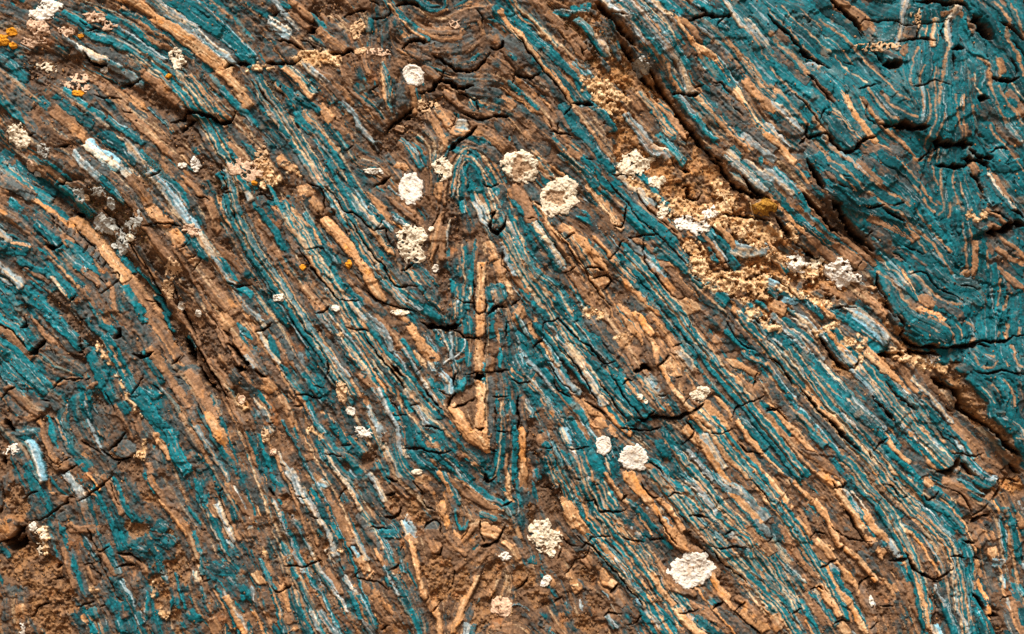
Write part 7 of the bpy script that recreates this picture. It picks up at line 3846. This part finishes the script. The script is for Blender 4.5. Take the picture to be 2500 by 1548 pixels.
 ('orange_lichen', 34, 113, 9, 9, 'crust', 'orange', 'lower orange speck just right of the largest one', OR),
 ('orange_lichen', 201, 90, 8, 7, 'crust', 'orange', 'orange dot right of the small pinkish lichen', OR),
 ('orange_lichen', 415, 188, 9, 7, 'crust', 'orange', 'orange dot beside a dark hole below the single cream lichen', OR),
 ('orange_lichen', 192, 230, 16, 7, 'crust', 'orange', 'wide orange streak under the ragged pinkish crust', OR),
 ('orange_lichen', 740, 653, 9, 9, 'lump', 'orange', 'yellow orange knob on the brown joint of a long grey bed', OR),
 ('orange_lichen', 622, 448, 8, 6, 'lump', 'orange', 'orange dot at the lower edge of the broad sandy crust', OR),
 ('orange_lichen', 852, 645, 8, 12, 'crust', 'orange', 'dull orange fleck right of the yellow orange knob', OR),
]:
    if a[7]: lichen(*a)

# ------------------------------------------------------------------ moss ball, grass stalks, loose pebble
def simple_thing(name, v, f, c, mat, org, label, cat, group=None, parent=None):
    v = np.asarray(v, float); me = bpy.data.meshes.new(name)
    me.from_pydata([tuple(p) for p in v-np.asarray(org)], [], f); me.update()
    a = me.attributes.new('mineral', 'FLOAT_COLOR', 'POINT')
    cc_ = np.broadcast_to(np.asarray(c, np.float32), (len(v), 3))
    a.data.foreach_set('color', np.hstack([cc_, np.ones((len(v), 1))]).astype(np.float32).ravel())
    me.materials.append(mat); o = bpy.data.objects.new(name, me); coll.objects.link(o)
    if parent is None: o.location = org
    else: o.parent = parent
    if label: o['label'] = label
    if cat: o['category'] = cat
    if group: o['group'] = group
    return o
lichen('moss_clump', 1865, 507, 26, 24, 'lump', 'ochre', 'rounded ochre moss clump in the cleft right of the sandy shelf', None, 'moss', 5)
def one(F, x, y): return float(hit(F, np.array([[float(x)]]), np.array([[float(y)]]))[0, 0])
def stalk(pts, label):
    P = []
    for i, (x, y, o) in enumerate(pts): P.append(Vector(to_world(x, y, one(HS, x, y)+o)))
    V, Fc, Cc_ = [], [], []
    for i, p in enumerate(P):
        d = (P[min(i+1, len(P)-1)]-P[max(i-1, 0)]).normalized(); a = d.cross(Vector((0, 1, 0))).normalized(); b = d.cross(a)
        rr = (1.5-.9*i/(len(P)-1))*S
        for k in range(6):
            t = k*math.pi/3; V.append(p+a*math.cos(t)*rr+b*math.sin(t)*rr)
    for i in range(len(P)-1):
        for k in range(6): Fc.append((i*6+k, i*6+(k+1) % 6, i*6+6+(k+1) % 6, i*6+6+k))
    Fc.append(tuple(range(5, -1, -1))); Fc.append(tuple(range(len(V)-6, len(V))))
    simple_thing('grass_stalk', V, Fc, (.62, .45, .26), M_LICH, P[0], label, 'grass stalk', 'dry grass stalks')
stalk([(1783, 522, 1), (1779, 512, 6), (1774, 500, 10), (1768, 489, 12), (1764, 477, 10)], 'left dry straw stalk standing on the sandy shelf')
stalk([(1842, 532, 1), (1838, 522, 6), (1833, 512, 9), (1831, 500, 10), (1827, 486, 6)], 'right dry straw stalk, close to the ochre moss clump')
stalk([(1790, 475, 2), (1775, 474, 6), (1760, 478, 8), (1750, 485, 7)], 'thin dry stalk lying across above the sandy shelf')

# ------------------------------------------------------------------ crumbs and moss: uncountable small stuff
def octs(pos, size, r):
    n = len(pos); d = np.array([(1, 0, 0), (-1, 0, 0), (0, 1, 0), (0, -1, 0), (0, 0, 1), (0, 0, -1)], float)
    f = np.array([(0, 2, 4), (2, 1, 4), (1, 3, 4), (3, 0, 4), (2, 0, 5), (1, 2, 5), (3, 1, 5), (0, 3, 5)])
    v = d[None]*size[:, None, None]*r.uniform(.6, 1.3, (n, 6, 1)) + r.normal(0, .18, (n, 6, 3))*size[:, None, None]
    v = v+pos[:, None]
    return v.reshape(-1, 3), (f[None]+(np.arange(n)*6)[:, None, None]).reshape(-1, 3)
def scatter(name, weight, n, smin, smax, palette, seed, mat, lift=0.0):
    r = np.random.default_rng(seed)
    wgt = weight.ravel().astype(np.float64).clip(0); wgt /= wgt.sum()
    idx = r.choice(wgt.size, n, p=wgt); j, i = np.divmod(idx, W)
    x = X[j, i]+r.uniform(-1, 1, n); y = Y[j, i]+r.uniform(-1, 1, n)
    sz = smin+(smax-smin)*r.random(n)**2.5
    wx, wy, wz = to_world(x, y, HGT[j, i]+sz*.45+lift)
    v, f = octs(np.stack([wx, wy, wz], -1), sz*S, r)
    pc = np.array(palette)[r.integers(0, len(palette), n)]*r.uniform(.7, 1.25, (n, 1))
    o = mk(name, v, np.zeros((0, 4), int), np.repeat(pc, 6, 0), mat, None, tris=f)
    o['kind'] = 'stuff'; return o
infr = ((X > 0) & (X < PW) & (Y > 0) & (Y < PH)).astype(np.float32)
scatter('soil_crumbs', (cover_soil*1.0+.08+.6*smst(3, 8, KD))*infr, 9000, 1.0, 3.6, [SOIL, BRN*1.3, TAND*1.2, TAN*.7, BRND], 3, M_SOIL)
scatter('sand_grains', cover_sand*infr+1e-9, 1300, .8, 4.2, [SAND, CREAM, CREAM*1.1, TAN, SAND*.8], 4, M_SOIL)
ml = np.zeros((H, W), np.float32)
for cx, cy, rr in ((1475, 35, 25), (1500, 80, 30), (1520, 120, 30), (1555, 175, 30), (1585, 215, 25), (1670, 300, 14), (1700, 340, 14), (1400, 70, 22), (1430, 150, 22), (660, 215, 20), (300, 560, 60), (235, 500, 40), (370, 420, 30), (590, 440, 40), (1690, 470, 30)):
    ml += np.exp(-((X-cx)**2+(Y-cy)**2)/(2*(rr*.7)**2))*(HGT < HS+1.5)
def moss(n, seed):
    r = np.random.default_rng(seed); wgt = ml.ravel().astype(np.float64); wgt /= wgt.sum()
    idx = r.choice(wgt.size, n, p=wgt); j, i = np.divmod(idx, W)
    x = X[j, i]+r.uniform(-1, 1, n); y = Y[j, i]+r.uniform(-1, 1, n); L = r.uniform(3, 8, n); a = r.uniform(0, 6.28, n); o = r.uniform(1.5, 5, n); wd = r.uniform(.4, .8, n)
    h = HGT[j, i]
    p0 = np.stack(to_world(x-wd*np.sin(a), y+wd*np.cos(a), h-.5), -1); p1 = np.stack(to_world(x+wd*np.sin(a), y-wd*np.cos(a), h-.5), -1)
    p2 = np.stack(to_world(x+L*np.cos(a), y+L*np.sin(a), h+o), -1)
    p3 = np.stack(to_world(x+L*.5*np.cos(a), y+L*.5*np.sin(a), h+o*.9-1.2), -1)
    v = np.stack([p0, p1, p2, p3], 1).reshape(-1, 3); b = (np.arange(n)*4)[:, None]
    f = np.vstack([b+[0, 1, 2], b+[1, 3, 2], b+[3, 0, 2]])
    pc = np.array([col(.16, .085, .025), col(.09, .055, .02), col(.26, .15, .04), col(.10, .09, .04)])[r.integers(0, 4, n)]
    o = mk('moss', v, np.zeros((0, 4), int), np.repeat(pc, 4, 0), M_SOIL, None, tris=f); o['kind'] = 'stuff'
moss(4200, 8)

# ------------------------------------------------------------------ the rest of the outcrop and the ground, out of view
M_SURR = bpy.data.materials.new('layered_rock'); M_SURR.use_nodes = True
_n = M_SURR.node_tree; _b = _n.nodes['Principled BSDF']; _b.inputs['Roughness'].default_value = .8; _b.inputs['Specular IOR Level'].default_value = .2
_tc = _n.nodes.new('ShaderNodeTexCoord'); _m1 = _n.nodes.new('ShaderNodeMapping'); _m1.inputs['Rotation'].default_value = (0, math.radians(-53), 0)
_m2 = _n.nodes.new('ShaderNodeMapping'); _m2.inputs['Scale'].default_value = (9, 60, 150)
_n.links.new(_tc.outputs['Object'], _m1.inputs[0]); _wz = _n.nodes.new('ShaderNodeTexNoise'); _wz.inputs['Scale'].default_value = 4
_va = _n.nodes.new('ShaderNodeVectorMath'); _va.operation = 'MULTIPLY_ADD'; _va.inputs[1].default_value = (.10, .10, .10)
_n.links.new(_tc.outputs['Object'], _wz.inputs['Vector']); _n.links.new(_wz.outputs['Color'], _va.inputs[0]); _n.links.new(_m1.outputs[0], _va.inputs[2]); _n.links.new(_va.outputs[0], _m2.inputs[0])
_nz = _n.nodes.new('ShaderNodeTexNoise'); _nz.inputs['Scale'].default_value = 1.0; _nz.inputs['Detail'].default_value = 6; _nz.inputs['Roughness'].default_value = .65
_n.links.new(_m2.outputs[0], _nz.inputs['Vector'])
_cr = _n.nodes.new('ShaderNodeValToRGB'); _e = _cr.color_ramp.elements
_e[0].position = .30; _e[0].color = (.003, .040, .048, 1); _e[1].position = .72; _e[1].color = (.74, .52, .30, 1)
for _p, _c in ((.38, (.003, .125, .158, 1)), (.44, (.04, .05, .052, 1)), (.50, (.118, .072, .047, 1)), (.56, (.25, .13, .068, 1)), (.62, (.06, .042, .032, 1)), (.66, (.50, .26, .12, 1))):
    _x = _e.new(_p); _x.color = _c
_n.links.new(_nz.outputs['Fac'], _cr.inputs[0]); _n.links.new(_cr.outputs[0], _b.inputs['Base Color'])
_bp = _n.nodes.new('ShaderNodeBump'); _bp.inputs['Strength'].default_value = .8; _bp.inputs['Distance'].default_value = .006
_n.links.new(_nz.outputs['Fac'], _bp.inputs['Height']); _n.links.new(_bp.outputs[0], _b.inputs['Normal'])
gst = 22.0
ox_ = np.arange(-3400, PW+3400, gst); oy_ = np.arange(-2600, ZC/S+PH/2+30, gst)
OX, OY = np.meshgrid(ox_, oy_); r = np.random.default_rng(5)
def lat(cell, seed):
    g = np.random.default_rng(seed).uniform(-1, 1, (600, 600)); u = (OX+4000)/cell; v = (OY+3000)/cell
    iu, iv = np.floor(u).astype(int), np.floor(v).astype(int); fu, fv = u-iu, v-iv; fu = fu*fu*(3-2*fu); fv = fv*fv*(3-2*fv)
    return (g[iv, iu]*(1-fu)+g[iv, iu+1]*fu)*(1-fv)+(g[iv+1, iu]*(1-fu)+g[iv+1, iu+1]*fu)*fv
qa = (OX*.79-OY*.62); qb = (OX*.62+OY*.79)
def str_(c1, c2, seed):
    g = np.random.default_rng(seed).uniform(-1, 1, (500, 500)); u = (qa+7000)/c1; v = (qb+7000)/c2
    iu, iv = np.floor(u).astype(int) % 498, np.floor(v).astype(int) % 498; fu, fv = u-np.floor(u), v-np.floor(v)
    return (g[iv, iu]*(1-fu)+g[iv, iu+1]*fu)*(1-fv)+(g[iv+1, iu]*(1-fu)+g[iv+1, iu+1]*fu)*fv
st1, st2 = str_(34, 330, 1), str_(80, 700, 2)
dist = np.maximum(np.maximum(-OX-MARG, OX-PW-MARG), np.maximum(-OY-MARG, OY-PH-MARG))
HSB = blur(HGT, 9, 2)
near = sample(HSB, (np.clip(OX, -MARG+20, PW+MARG-20).astype(np.float32)+MARG)/ST, (np.clip(OY, -MARG+20, PH+MARG-20).astype(np.float32)+MARG)/ST)
away = smst(0, 420, dist)
OH = near*(1-away) + 60*lat(900, 6)*smst(0, 900, dist)+24*lat(240, 7)*smst(40, 300, dist)+7*st1+5*st2+4*lat(40, 9) - 2
OH = np.where(dist < 4, near - 16, OH)
oc = mix(np.broadcast_to(BRN*1.1, OX.shape+(3,)), TEALC, smst(.0, .45, st1+.4*st2+.3*lat(500, 12)))
oc = mix(oc, TAN*.9, smst(.25, .6, -st1+.3*lat(60, 13))); oc = mix(oc, SLATE, smst(.1, .7, st2)*.5)
n_ = len(ox_); keep = (dist[:-1, :-1] > -40) | (dist[1:, 1:] > -40)
jj, ii = np.nonzero(keep); a = jj*n_+ii
wx, wy, wz = to_world(OX, OY, OH)
sr = mk('surrounding_rock', np.stack([wx, wy, wz], -1).reshape(-1, 3), np.stack([a, a+n_, a+n_+1, a+1], 1), oc.reshape(-1, 3), M_SURR)
sr['kind'] = 'structure'
gx_ = np.linspace(-30, 30, 60); gy_ = np.linspace(-60, .3, 60); GX, GY = np.meshgrid(gx_, gy_)
GZ = np.random.default_rng(2).normal(0, .015, GX.shape)
jj, ii = np.mgrid[0:59, 0:59]; a = (jj*60+ii).ravel()
gr = mk('ground', np.stack([GX, GY, GZ], -1).reshape(-1, 3), np.stack([a, a+1, a+61, a+60], 1), np.broadcast_to(col(.20, .13, .08), (3600, 3)), M_SOIL)
gr['kind'] = 'structure'
print('things', time.time()-T0)

print('done', time.time()-T0, 'tris', sum(len(o.data.loops)-2*len(o.data.polygons) for o in bpy.data.objects if o.type == 'MESH'))
